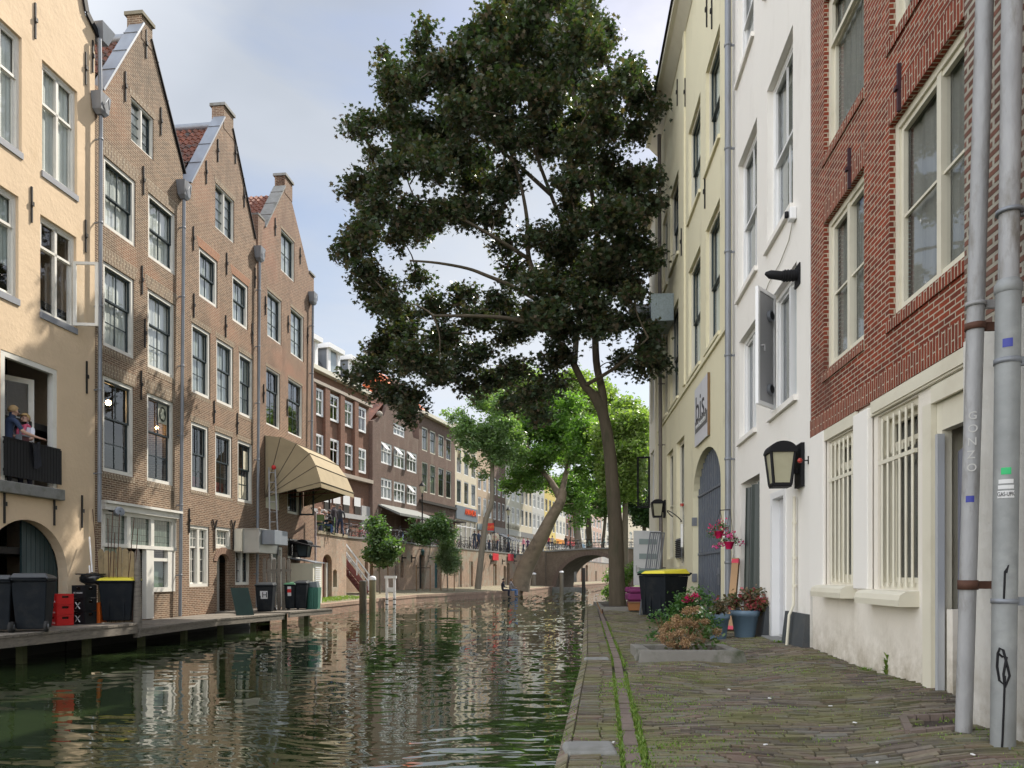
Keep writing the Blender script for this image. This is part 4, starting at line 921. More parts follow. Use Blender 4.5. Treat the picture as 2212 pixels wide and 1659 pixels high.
# canopy
def canopy():
    m = paint('beige canvas', (.36, .29, .18), .85, var=.12, scale=2, dirt=(.2, .16, .1), dirtamt=.3); u0 = FL.U(571); u1 = u0 + 3.75
    t = thing('canopy', 'large beige folding canopy over the waterside windows of the third brick house', 'awning', FL.P(u0, 0, 4.76))
    pr = [(.02, 7.08), (.55, 7.04), (1.13, 6.80), (1.66, 6.42), (1.98, 5.92), (2.23, 5.28)]; hz_ = 4.74
    ins = [.0, .18, .3, .3, .14, 0]
    mb = MB()
    for i in range(5):
        (w0, z0), (w1, z1) = pr[i], pr[i + 1]; a, b = ins[i], ins[i + 1]
        mb.quad(FL.P(u0 + a, w0, z0), FL.P(u1 - a, w0, z0), FL.P(u1 - b, w1, z1), FL.P(u0 + b, w1, z1))
        for (ue, sg) in ((u0, 1), (u1, -1)): mb.add([FL.P(ue, .02, hz_), FL.P(ue + sg * a, w0, z0), FL.P(ue + sg * b, w1, z1)], [(0, 1, 2)])
    w1, z1 = pr[-1]; mb.quad(FL.P(u0, w1, z1), FL.P(u1, w1, z1), FL.P(u1, w1 + .01, z1 - .2), FL.P(u0, w1 + .01, z1 - .2))
    mb.quad(FL.P(u0, w1, z1), FL.P(u0, w1, z1 - .18), FL.P(u0, w1 - .9, z1 - .36), FL.P(u0, w1 - 1.0, z1 - .2))
    mb.build('canvas', m, t, recalc=False)
    for i, (w_, z_) in enumerate(pr):
        a = ins[i]; q = MB(); q.tube([FL.P(u0, .03, hz_), FL.P(u0 + a, w_ + .012, z_ + .006), FL.P(u1 - a, w_ + .012, z_ + .006), FL.P(u1, .03, hz_)], .016, 6); q.build('hoop', paint('dark seam', (.10, .075, .045), .7), t)
    q = MB()
    for k in (.35, .65): q.bar(FL.P(u0 + 3.75 * k, .03, 5.0), FL.P(u0 + 3.75 * k, 2.2, 5.2), .04)
    q.build('strut', paint('red brown arm', (.16, .05, .04), .6), t)
canopy()
# downpipes of the left side
downpipe('grey downpipe with square hopper between yellow house and first brick house', FL, 218, 3.1, hp_(217, 262)[1] , px2=214.5, w=.16)
u = FL.U(217, .16); t = thing('gutter_pipe', 'upper zinc pipe below the eaves gutter at the yellow house corner', 'downpipe', FL.P(u, .16, 13.3))
mb = MB(); mb.tube([FL.P(FL.U(217, .16), .16, hp_(217, 225)[1]), FL.P(FL.U(215, .16), .16, hp_(216, 100)[1])], .05, 12); mb.build('pipe', zincd, t)
mb = MB(); c = FL.P(FL.U(216), .1, hp_(216, 95)[1]); mb.hexa([c + FL.d * a + FL.n * b + Vector((0, 0, z)) for z, k in ((0, .4), (.4, 1)) for a, b in ((-.25 * k, -.2), (.25 * k, -.2), (.25 * k, .15 * k), (-.25 * k, .15 * k))]); mb.build('gutter_end', zinc, t)
downpipe('long grey downpipe with square hopper between first and middle brick houses', FL, 397.5, .55, hp_(397, 440)[1], px2=389)
downpipe('long grey downpipe with hopper between middle and narrow brick houses', FL, 561, .6, hp_(560, 572)[1], px2=555)
downpipe('grey downpipe at the far corner of the narrow brick house', FL, 676, 5.2, hp_(676, 665)[1], px2=672)
# ------------------------------------------------------------------ red brick house, right
def wx(F, ua, ub, za, zb): return (min(ua, ub), max(ua, ub), za, zb)
BZ = 3.62
HR = thing('red_brick_house', 'red brick house over a white plastered ground floor with barred windows and an open door', 'house', FR.P(8, 0, .72))
uN, uF = FRn.U(2089) - .6, FR.U(1752)
uN = 4.9
R1 = (FR.U(1866), FR.U(1780), 4.36, 6.27); R2 = (5.72, FR.U(1921), 4.34, 6.30); R3 = (FR.U(1866), FR.U(1780), 7.12, 9.1); R4 = (5.72, FR.U(1921), 7.14, 9.1)
outl = [(uN, BZ), (uF, BZ), (uF, 12.5), (uN, 12.5)]
wall(FR, 'brick_wall', outl, [rect(*q) for q in (R1, R2, R3, R4)], bk_red, HR, rev=.17)
cor = outl
mb = MB(); mb.fbox(FR, uN, uF, -8, -7.8, .5, 12.4); mb.fbox(FR, uF - .25, uF - .004, -7.8, -.36, .5, 12.4); mb.fbox(FR, uN, uN + .2, -7.8, -.36, .5, 12.4); mb.fbox(FR, uN + .2, uF - .25, -7.8, -.4, 12.2, 12.4)
mb.build('side_wall', bk_red, HR)
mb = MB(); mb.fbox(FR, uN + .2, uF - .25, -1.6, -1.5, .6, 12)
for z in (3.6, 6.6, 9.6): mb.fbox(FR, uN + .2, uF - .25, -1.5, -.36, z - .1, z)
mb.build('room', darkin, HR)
# white base wall, 25 mm proud of nothing: sits under the brick, openings for 2 windows and the door
b1 = (FR.U(1846), FR.U(1786), FR.hit(1790, 1262)[1], FR.hit(1790, 953)[1]); b2 = (FR.U(1979), FR.U(1892), FR.hit(1893, 1272)[1], FR.hit(1893, 900)[1])
bd = (5.35, FR.U(2000), .68, FR.hit(1998, 880)[1])
gb = lambda u: .70
outb = [(uN, .5), (uF, .5), (uF, BZ - .003), (uN, BZ - .003)]
wall(FR, 'plaster_wall', outb, [rect(*b1), rect(*b2), rect(*bd)], pl_base, HR, rev=.3, w0=-.02)
# pilasters and beam
mb = MB(); pa, pb = FR.U(1884), FR.U(1852)
mb.fbox(FR, pa, pb, -.01, .05, b1[2] - .04, BZ - .06); mb.build('pilaster', pl_white, HR, bevel=.01)
mb = MB(); mb.fbox(FR, FR.U(1783), uF, -.01, .03, b1[2] - .1, BZ - .004); mb.build('pilaster', pl_white, HR, bevel=.01)
mb = MB(); mb.fbox(FR, uN, pa - .004, -.012, .02, b2[3] + .02, BZ - .006); mb.fbox(FR, uN, pa - .07, .021, .035, BZ - .14, BZ - .06); mb.fbox(FR, pb + .004, FR.U(1783) - .004, -.012, .02, b1[3] + .02, BZ - .006)
mb.build('frieze_beam', cream, HR)
for i, b in enumerate((b1, b2)):
    win = window(FR, HR, b[0] + .01, b[1] - .01, b[2], b[3], fm=cream, sm=cream, fw=.07, cols=1, rt=1, rb=1, split=.16, cur=curtk, wf=-.05, dep=.16, sw=.05, gl=glassr)
    n = 6; q = MB()
    for k in range(n):
        u = b[0] + .12 + (b[1] - b[0] - .24) * k / (n - 1); q.tube([FR.P(u, -.02, b[2] + .03), FR.P(u, -.02, b[3] - .05)], .014, 8)
    q.fbox(FR, b[0] + .05, b[1] - .05, -.035, -.006, b[3] - .52, b[3] - .48)
    for k in range(7): u = b[0] + .1 + (b[1] - b[0] - .2) * k / 6; q.fbox(FR, u - .025, u + .025, -.08, -.07, b[3] - .42, b[3] - .36)
    q.build('window_bars', cream, win)
    q = MB(); a0, a1 = b[0] - (.02 if i else .01), b[1] + (.16 if i else .12); zt = b[2] - .002
    q.prism([FR.P(a0, w_, z_) for w_, z_ in ((-.05, zt), (.10, zt - .01), (.15, zt - .04), (.165, zt - .09), (.16, zt - .15), (-.05, zt - .15))], FR.d * (a1 - a0))
    q.build('window_sill', cream, win)
for q in (R1, R2, R3, R4):
    win = window(FR, HR, q[0], q[1], q[2], q[3], fm=cream, sm=cream, fw=.075, cols=1, rt=1, rb=2 if q in (R1, R2) else 1, split=0 if q in (R1, R2) else .3, cur=curtd, wf=-.06, dep=.09, sw=.055, mid=.08 if q in (R1, R2) else 0, gl=glassr)
    mb = MB(); u0, u1, z0, z1 = q
    q4 = [FR.P(a, .004, b) for a, b in ((u0 - .03, z1 + .003), (u1 + .03, z1 + .003), (u1 + .03, z1 + .26), (u0 - .03, z1 + .26))]; r4 = [p - FR.n * .16 for p in q4]
    mb.hexa([q4[0], q4[1], q4[2], q4[3], r4[0], r4[1], r4[2], r4[3]], 0, True); mb.build('brick_lintel', bk_redrow, HR)
    mb = MB(); mb.fbox(FR, u0 - .02, u1 + .05, -.12, .02, z0 - .12, z0 - .003, 0, True); mb.build('brick_sill', bk_redrow, HR)
# a red and white pattern hanging in the upper window, a sheet of paper in the lower one
mb = MB(); u0, u1, z0, z1 = R3; mb.fbox(FR, u0 + .25, u1 - .45, -.33, -.325, z0 + 1.1, z1 - .2); mb.build('red_hanging', paint('red hanging cloth', (.5, .06, .10), .8, var=.5, scale=3), HR)
mb = MB(); u0, u1, z0, z1 = R1; mb.fbox(FR, u0 + .16, u0 + .52, -.3, -.296, z0 + .75, z0 + 1.2); mb.build('paper_notice', paint('pale blue paper', (.5, .6, .62), .8), HR)
mb = MB(); mb.fbox(FR, uN, uF - .012, 0, .018, BZ + .003, BZ + .235, 0, True); mb.build('brick_course', bk_redrow, HR)
anchors(FR, HR, [], .5)
for px, py in ((1838, 358), (1946, 182)):
    u, z = FR.hit(px, py); mb = MB(); mb.fbox(FR, u - .016, u + .016, .003, .035, z - .26, z + .2); mb.fbox(FR, u - .03, u + .03, .036, .06, z - .06, z - .02); mb.build('wall_anchor', paint('purple brown iron', (.05, .022, .03), .7, .2), HR)
# door: frame, opened to the inside, curtain of white brick-patterned cloth
mb = MB(); u0, u1, z0, z1 = bd
mb.fbox(FR, u1 - .16, u1, -.26, .03, z0, z1); mb.fbox(FR, u1 - .26, u1 - .163, -.1, -.02, z0, z1); mb.fbox(FR, u0, u1 - .262, -.1, -.02, z1 - .26, z1); mb.fbox(FR, u0, u1 - .163, .0, .03, z1 - .01, z1 + .14)
dfr = mb.build('door_frame', cream, HR)
mb = MB(); mb.fbox(FR, u1 - .31, u1 - .264, -.018, .04, z0, z1 - .3); mb.build('metal_strip', paint('steel strip', (.52, .54, .57), .4, .3, var=.1), dfr)
m, nt, b = newmat('white hanging cloth'); b.inputs['Base Color'].default_value = (.20, .205, .25, 1); b.inputs['Roughness'].default_value = .95
bump(nt, b, noise(nt, texvec(nt, 'Object', (6, 6, .6)), 3, 3), .8, .05)
mb = MB(); n = 16
for k in range(n):
    a, b_ = u0 + (u1 - .27 - u0) * k / n, u0 + (u1 - .27 - u0) * (k + 1) / n; wa, wb = -.17 + .03 * math.sin(k * 1.7), -.17 + .03 * math.sin((k + 1) * 1.7)
    mb.quad(FR.P(a, wa, z0 + .55), FR.P(b_, wb, z0 + .5), FR.P(b_, wb, z1 - .45), FR.P(a, wa, z1 - .42))
mb.build('hanging_cloth', m, dfr)
mb = MB(); mb.fbox(FR, u1 - .42, u1 - .32, -.13, -.03, z0, z0 + .8); mb.build('plaster_jamb', pl_base, dfr)
mb = MB(); mb.fbox(FR, u0, u1 + .1, -.5, .18, .55, .735); mb.build('threshold', greyst, HR, bevel=.02)
# ------------------------------------------------------------------ white house
HW = thing('white_house', 'smooth white plastered house with dark grey plinth blocks, between red brick and pale yellow houses', 'house', FR.P(12.5, 0, .72))
uN, uF = FR.U(1750) + .01, 15.32
sf_ = FR.d.y
def WR(y0, y1, z0, z1): return (y0 / sf_, y1 / sf_, z0, z1)
Wt1 = WR(13.35, 14.75, 11.55, 13.6); Wt2 = WR(10.9, 12.45, 11.55, 13.6); Wm2 = WR(10.87, 12.38, 7.22, 9.86); Wm1 = WR(13.1, 14.68, 7.24, 9.88)
Wl2 = WR(10.68, 12.17, 4.38, 6.3); Wl1 = WR(13.15, 14.57, 4.4, 6.35); D1 = WR(12.9, 14.42, .70, 3.55); D2 = WR(11.22, 12.1, .78, 3.1)
outl = [(uN, .5), (uF, .5), (uF, 17), (uN, 17)]
wall(FR, 'wall', outl, [rect(*q) for q in (Wt1, Wt2, Wm1, Wm2, Wl1, Wl2, D1, D2)], pl_white, HW, rev=.2)
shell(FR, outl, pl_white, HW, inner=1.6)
for q in (Wt1, Wt2, Wm1, Wm2):
    window(FR, HW, *q, fm=wwin, sm=wwin, fw=.08, cols=2, rt=1, rb=1, split=.5, cur=curtd, wf=-.1, dep=.1, sill=pl_white, mw=.03)
window(FR, HW, *Wl1, fm=wwin, sm=wwin, fw=.08, cols=1, rt=1, rb=1, split=0, mid=.08, cur=curtd, wf=-.1, dep=.1, sill=pl_white)
window(FR, HW, *Wl2, fm=wwin, sm=wwin, fw=.08, cols=1, rt=1, rb=1, split=0, mid=.1, cur=curtd, wf=-.1, dep=.1, sill=pl_white)
# open ventilated panel of the window
hp = FR.P(11.9 / sf_, .0, 0); e = Vector((3.82 - hp.x, 11.49 - hp.y, 0)); grp = paint('grey panel', (.33, .33, .34), .6, var=.05)
mb = MB(); z0, z1 = Wl2[2] + .05, Wl2[3] - .05; q0, q1 = pnl(mb, hp, e, .62, z0, z1, .05, .06); pn = mb.build('vent_panel', wwin, HW)
mb = MB(); nrm = Vector((-e.y, e.x, 0)).normalized(); nrm = nrm if nrm.y < 0 else -nrm
pv = [Vector((q.x, q.y, z)) + nrm * -.0 for q, z in ((q0, z0 + .06), (q1, z0 + .06), (q1, z1 - .06), (q0, z1 - .06))]; mb.prism(pv, nrm * .012); mb.build('sheet', grp, pn)
for zz in (z0 + .28, z1 - .38):
    c = (q0 + q1) / 2 + e.normalized() * -.08; c.z = zz; mb = MB()
    ax = e.normalized(); ri = [c + nrm * .016 + ax * .085 * math.cos(t * .3927) + Vector((0, 0, .085 * math.sin(t * .3927))) for t in range(16)]
    mb.prism(ri, nrm * .05); mb.build('vent_ring', zincd, pn)
    mb = MB(); ri = [c + nrm * .068 + ax * .065 * math.cos(t * .3927) + Vector((0, 0, .065 * math.sin(t * .3927))) for t in range(16)]; mb.prism(ri, nrm * .004); mb.build('vent_hole', black, pn)
mb = MB(); c = q1 - e.normalized() * .02; c.z = (z0 + z1) / 2; mb.bar(c + nrm * .03, c + nrm * .09, .02); mb.bar(c + nrm * .09, c + nrm * .09 + Vector((0, 0, -.1)), .018); mb.build('handle', galv, pn)
# doors
mb = MB(); u0, u1, z0, z1 = D1; mb.fbox(FR, u0, u1, -.3, -.2, z1 - .12, z1); mb.fbox(FR, u1 - .1, u1, -.3, -.2, z0, z1 - .12); dd = mb.build('door_frame', wwin, HW)
m = paint('black draped plastic', (.018, .03, .028), .35, var=.6, scale=3, streak=8, bmp=1, bscale=3); mb = MB(); n = 26
for k in range(n):
    a, b_ = u0 + (u1 - .1 - u0) * k / n, u0 + (u1 - .1 - u0) * (k + 1) / n; f = lambda j: -.03 + .05 * math.sin(j * 1.9) + .03 * math.sin(j * .7)
    mb.quad(FR.P(a, f(k), z0), FR.P(b_, f(k + 1), z0), FR.P(b_, f(k + 1) - .05, z1 - .12), FR.P(a, f(k) - .05, z1 - .12))
mb.build('draped_sheet', m, dd)
mb = MB(); u0, u1, z0, z1 = D2; mb.fbox(FR, u0, u0 + .1, -.16, .02, z0, z1); mb.fbox(FR, u1 - .1, u1, -.16, .02, z0, z1); mb.fbox(FR, u0 + .1, u1 - .1, -.16, .02, z1 - .1, z1); d2 = mb.build('door_frame', wwin, HW)
mb = MB(); mb.fbox(FR, u0 + .1, u1 - .1, -.15, -.1, z0 + .04, z1 - .1); mb.fbox(FR, u0 + .2, u1 - .2, -.1, -.085, z0 + .3, z0 + 1.0); mb.build('door', paint('pale grey door', (.6, .6, .62), .4, var=.03), d2)
mb = MB(); mb.fbox(FR, u0 - .05, u1 + .05, -.1, .16, .6, .79); mb.build('door_step', greyst, HW, bevel=.02)
pk = paint('dark grey plinth', (.055, .062, .068), .7, var=.15, scale=5, dirt=(.15, .14, .12), dirtamt=.4)
for a, b_, z in ((uN, 11.1 / sf_, 1.24), (12.25 / sf_, 12.85 / sf_, 1.26), (14.5 / sf_, uF - .01, 1.25)):
    mb = MB(); q = [FR.P(a, 0, .55), FR.P(b_, 0, .55), FR.P(b_, 0, z), FR.P(a, 0, z)]; o_ = FR.n
    mb.hexa([q[0], q[1], q[2], q[3], q[0] + o_ * .13, q[1] + o_ * .13, q[2] + o_ * .05, q[3] + o_ * .05]); mb.build('plinth_block', pk, HW)
# small things on the white wall
t = thing('wall_lantern', 'big black wall lantern with frosted panes on the white house beside the barred windows', 'lantern', FR.P(10.45 / sf_, .28, FR.hit(1733, 1050)[1]))
def lantern(t, F, u, w, z0, h, wd, panes):
    c = F.P(u, w, z0); d, n = F.d, F.n; Z = Vector((0, 0, 1))
    def R_(z, k): return [c + d * a * wd * k + n * b * wd * k + Z * z for a, b in ((-.5, -.5), (.5, -.5), (.5, .5), (-.5, .5))]
    lo, hi = R_(.04, .72), R_(h * .78, 1.0); mb = MB()
    for i in range(4): mb.bar(lo[i], hi[i], .03)
    for r in (lo, hi):
        for i in range(4): mb.bar(r[i], r[(i + 1) % 4], .035)
    b0 = R_(0, .76); mb.hexa([*b0, *[p + Z * .035 for p in b0]]); mb.build('frame', black, t)
    mb = MB()
    k0, k1 = R_(.05, .69), R_(h * .77, .96)
    for i in range(4): mb.quad(k0[i], k0[(i + 1) % 4], k1[(i + 1) % 4], k1[i])
    mb.build('glass_panes', panes, t)
    mb = MB(); n_ = 12; pr = [(math.cos(math.pi * i / n_) * wd * .56, math.sin(math.pi * i / n_) * h * .2 + h * .79) for i in range(n_ + 1)]
    mb.prism([c + n * a + Z * zz - d * wd * .56 for a, zz in pr], d * wd * 1.12); mb.hexa([*[p + Z * -.0 for p in R_(h * .75, 1.14)], *R_(h * .80, 1.14)]); mb.build('roof', black, t)
    mb = MB(); mb.fbox(F, u - wd * .5, u + wd * .5, .003, .05, z0, z0 + h * .95); mb.fbox(F, u - .04, u + .04, .05, max(.055, w - wd * .45), z0 + h * .3, z0 + h * .4); mb.build('wall_plate', black, t)
frost = paint('frosted lamp glass', (.42, .40, .28), .25, var=.15, scale=5)
lantern(t, FR, 10.45 / sf_, .29, FR.hit(1733, 1052)[1], .64, .33, frost)
t = thing('wall_lantern', 'smaller black wall lantern beside the drainpipe at the far end of the pale yellow house', 'lantern', FRy.P(FRy.U(1437), .25, FRy.hit(1437, 1117)[1]))
lantern(t, FRy, FRy.U(1437), .27, FRy.hit(1437, 1118)[1], .62, .36, frost)
t = thing('flue_pipe', 'black angled flue pipe sticking out above the open panel of the white house', 'flue', FR.P(10.6 / sf_, 0, FR.hit(1722, 598)[1])); c = world_loc(t)
mb = MB(); mb.fbox(FR, 10.6 / sf_ - .12, 10.6 / sf_ + .12, .003, .02, c.z - .16, c.z + .14); mb.build('wall_plate', black, t)
mb = MB(); mb.tube([c + FR.n * .02, c + FR.n * .22], .075, 14); 
for k in range(4): mb.tube([c + FR.n * (.06 + k * .04), c + FR.n * (.075 + k * .04)], .085, 14)
mb.tube([c + FR.n * .22, c + FR.n * .4 + FR.d * -.02 + Vector((0, 0, .02)), c + FR.n * .46 + Vector((0, 0, .045))], [.065, .06, .02], 14); mb.build('pipe', black, t)
t = thing('security_camera', 'small white security camera at the sill of the middle window of the white house', 'camera', FR.P(10.72 / sf_, 0, FR.hit(1724, 455)[1])); c = world_loc(t)
mb = MB(); mb.fbox(FR, 10.72 / sf_ - .07, 10.72 / sf_ + .07, .003, .1, c.z - .09, c.z + .09); mb.build('body', wwin, t, bevel=.015)
mb = MB(); mb.lathe(c + FR.n * .13, [(.0001, -.05), (.03, -.04), (.03, .04), (.0001, .05)], 10); mb.build('lens', black, t)
t = thing('thin_white_pipe', 'thin white pipe running down from the big lantern on the white house', 'pipe', FR.P(10.62 / sf_, .06, 1.2)); c = world_loc(t)
mb = MB(); mb.tube([FR.P(10.62 / sf_, .155, .75), FR.P(10.62 / sf_, .12, 1.2), FR.P(10.62 / sf_, .06, 1.35), FR.P(10.62 / sf_, .05, 2.9)], .022, 8)
for z in (1.6, 2.0, 2.5): mb.tube([FR.P(10.62 / sf_, .05, z), FR.P(10.62 / sf_, .05, z + .04)], .032, 8)
tag(t, 'thin white pipe running down from the big lantern on the white house', 'pipe'); mb.build('pipe', cream, t)
t = thing('alarm_light', 'small round red alarm light on a bracket right beside the big black wall lantern', 'alarm', FR.P(10.1 / sf_, 0, FR.hit(1735, 1001)[1])); c = world_loc(t)
mb = MB(); mb.bar(c + FR.n * .003, c + FR.n * .1, .015); mb.bar(c + FR.n * .01 + Vector((0, 0, -.05)), c + FR.n * .01 + Vector((0, 0, .06)), .012); mb.build('bracket', iron, t)
mb = MB(); mb.ball(c + FR.n * .12, .035); mb.build('lens', paint('red lens', (.35, .03, .02), .2), t)
# sagging cable from the camera down the wall
t = MB(); pts = [FR.P((10.75 + k * .27) / sf_, .02, FR.hit(1724, 470)[1] - .45 * math.sin(k * .5) * (k > 0) - .12 * k) for k in range(6)]; pts = [FR.P(u_, .02, z_) for u_, z_ in ((10.75 / sf_, 7.0), (11.0 / sf_, 6.75), (11.5 / sf_, 6.62), (12.2 / sf_, 6.58), (12.45 / sf_, 6.5), (12.5 / sf_, 6.3))]
t.tube(pts, .008, 6); o = t.build('wall_cable', paint('dirty white cable', (.5, .47, .4), .6), None, org=pts[0]); tag(o, 'thin white cable sagging over the white wall from the security camera', 'cable')
# ------------------------------------------------------------------ pale yellow house, right
HY_ = thing('pale_yellow_house', 'pale yellow plastered house with white eaves board and a tall arched gate', 'house', FRy.P(21, 0, .72))
uN, uF = 15.34, FRy.U(1420)
zt = 17.25
def WY(xl, xr, yt, yb): a = FRy.hit(xl, yt); b = FRy.hit(xl, yb); return (FRy.U(xr), FRy.U(xl), b[1], a[1])
sy = [(FRy.U(1555), FRy.U(1524.5)), (FRy.U(1513), FRy.U(1487)), (FRy.U(1465.5), FRy.U(1447.5)), (FRy.U(1442), FRy.U(1431.5))]
zA = (FRy.hit(1521, 392)[1] + .06, FRy.hit(1524.5, 157)[1]); zB = (FRy.hit(1536, 750)[1] + .06, FRy.hit(1519, 513)[1])
holes = []; wl = []
for a, b in sy:
    for z0, z1 in (zA, zB): holes.append(rect(a, b, z0, z1)); wl.append((a, b, z0, z1))
zC = (FRy.hit(1461, 1224)[1], FRy.hit(1461, 959)[1]); g1_ = (FRy.U(1478), FRy.U(1461), max(zC[0], 1.9), zC[1]); g2_ = (FRy.U(1454), FRy.U(1440.5), 2.3, FRy.hit(1440.5, 983)[1])
holes += [rect(*g1_), rect(*g2_)]
gu0, gu1 = FRy.U(1557), FRy.U(1497); gzt = FRy.hit(1529, 964)[1]; gsp = FRy.hit(1499, 1075)[1]
holes.append(arch(gu0, gu1, .70, gsp, gzt - gsp, 18))
outl = [(uN, .5), (uF, .5), (uF, zt), (uN, zt)]
wall(FRy, 'wall', outl, holes, pl_cream, HY_, rev=.22)
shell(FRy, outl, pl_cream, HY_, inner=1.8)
for k, q in enumerate(wl):
    window(FRy, HY_, *q, fm=cream, sm=dgreen if True else wwin, fw=.09, cols=1, rt=1, rb=1, split=.5, cur=curtg, wf=-.08, dep=.13, sill=pl_cream)
for q in (g1_, g2_): window(FRy, HY_, *q, fm=cream, sm=cream, fw=.07, cols=1, rt=1, rb=1, split=.5, wf=-.1, dep=.1)
mb = MB()
for z in (zB[0] - .10,): mb.fbox(FRy, uN + .2, uF - .3, .002, .05, z - .12, z - .03)
mb.build('string_course', pl_cream, HY_)
mb = MB(); mb.prism([FRy.P(uN, w_, z_) for w_, z_ in ((-.3, zt + .002), (.02, zt + .002), (.30, zt + .3), (.42, zt + .34), (.42, zt + .5), (-.3, zt + .5))], FRy.d * (uF - uN)); mb.build('eaves', cream, HY_)
mb = MB(); mb.fbox(FRy, uN, uF, -.3, .48, zt + .503, zt + .56); mb.build('roof_edge', black, HY_)
for u_ in (FRy.U(1558) + .04,): pass
mb = MB()
for a in (FRy.U(1481), ): mb.fbox(FRy, a, a + .28, .002, .05, zB[0], zt)
mb.build('pilaster', pl_cream, HY_)
# barred steel gate
stg = paint('grey blue steel', (.13, .15, .185), .55, .2, var=.2, scale=7, dirt=(.3, .3, .28), dirtamt=.25); mb = MB(); um = (gu0 + gu1) / 2; aa = (gu1 - gu0) / 2; nb = 16
for k in range(nb):
    u = gu0 + .05 + (gu1 - gu0 - .1) * k / (nb - 1); zz = gsp + (gzt - gsp) * math.sqrt(max(0, 1 - ((u - um) / aa) ** 2)) - .02
    mb.fbox(FRy, u - .05, u + .05, -.17, -.14, .76, zz)
for z in (.9, 2.3, gsp): mb.fbox(FRy, gu0 + .02, gu1 - .02, -.139, -.12, z, z + .06)
gt = mb.build('steel_gate', stg, HY_)
mb = MB(); mb.fbox(FRy, gu0, gu1, -.3, -.27, .7, gzt); mb.build('gate_backing', paint('dark steel sheet', (.05, .06, .075), .6), gt)
mb = MB(); uh = gu0 + .75; mb.fbox(FRy, uh - .06, uh + .06, -.12, -.09, 1.55, 1.95); mb.fbox(FRy, uh - .12, uh + .02, -.08, -.06, 1.78, 1.81); mb.build('lock', zincd, gt)
for z in (1.6, 3.1): mb = MB(); mb.fbox(FRy, gu1 - .03, gu1 + .08, -.1, .02, z, z + .22); mb.build('hinge', zincd, gt)
mb = MB(); mb.fbox(FRy, uN, gu0 - .02, .003, .05, .55, 1.18); mb.fbox(FRy, gu1 + .05, gu1 + 1.0, .003, .05, .55, 1.1); mb.build('plinth_block', pk, HY_)
anchors(FRy, HY_, [(1528, 22), (1539, 25), (1481, 200), (1464, 200), (1524, 415), (1418 + 55, 523), (1417 + 10, 915)], .8)
# sign
sg = thing('bis_sign', 'white banner sign reading bis. on the pale yellow wall above the gate', 'sign', FRy.P(FRy.U(1534), 0, FRy.hit(1535, 938)[1]))
su0, su1 = FRy.U(1534), FRy.U(1505.5); s0 = FRy.hit(1535, 938.6)[1]; s1 = FRy.hit(1533, 806)[1]
mb = MB(); mb.fbox(FRy, su0, su1, .02, .06, s0, s1); mb.build('panel', paint('sign white', (.62, .62, .66), .5, var=.05, dirt=(.45, .42, .4), dirtamt=.3), sg)
mb = MB(); mb.fbox(FRy, su0 - .025, su0 - .002, .01, .065, s0, s1); mb.build('edge', woodb, sg)
dk = paint('sign ink', (.035, .035, .04), .6); W_ = su1 - su0
textobj('lettering', 'bis.', .95, FRy.P(su1 - .12, .064, s0 + (s1 - s0) * .40), -FRy.d, (0, 0, 1), dk, sg, .002, width=W_ * .80)
textobj('small_lettering', 'restaurant', .2, FRy.P(su1 - .3, .064, s0 + (s1 - s0) * .28), -FRy.d, (0, 0, 1), paint('grey ink', (.32, .32, .34), .6), sg, .002, width=W_ * .6)
mb = MB(); mb.fbox(FRy, su0 + .05, su1 - .1, .062, .066, s0 + .32, s0 + .62); mb.build('web_band', paint('band grey', (.12, .12, .12), .6), sg)
textobj('web_address', 'www.bis-utrecht.nl', .2, FRy.P(su1 - .2, .069, s0 + .42), -FRy.d, (0, 0, 1), wwin, sg, .002, width=W_ * .75)
# nearest right house: old brick over plaster corner
HN = thing('old_brick_house', 'old mottled brick house corner with whitewashed foot at the right edge of the photo', 'house', FRn.P(4, 0, .72))
uc = 5.17; zq = FRn.hit(2140, 705)[1]
mb = MB(); mb.fbox(FRn, -3, uc, -3.5, 0, zq, 12.5); mb.build('brick_wall', bk_old, HN)
mb = MB(); mb.fbox(FRn, -3, uc - .01, -3.5, .012, .5, zq - .003); o = mb.build('whitewashed_wall', plaster('thick whitewash', (.62, .60, .56), .08, .9, dirt=(.3, .28, .24), da=.5, bscale=7, low=(.7, 1.3, (.35, .3, .22))), HN)
dp = [(FRn, 2133, 2085, .19, .075, galv, 'near straight grey downpipe with rusty clamps, at the whitewashed corner', 2082, 'a'), (FRn, 2192, 2165, .17, .085, galv, 'thick pitted grey downpipe with stickers and black graffiti at the right edge', 2166, 'b')]
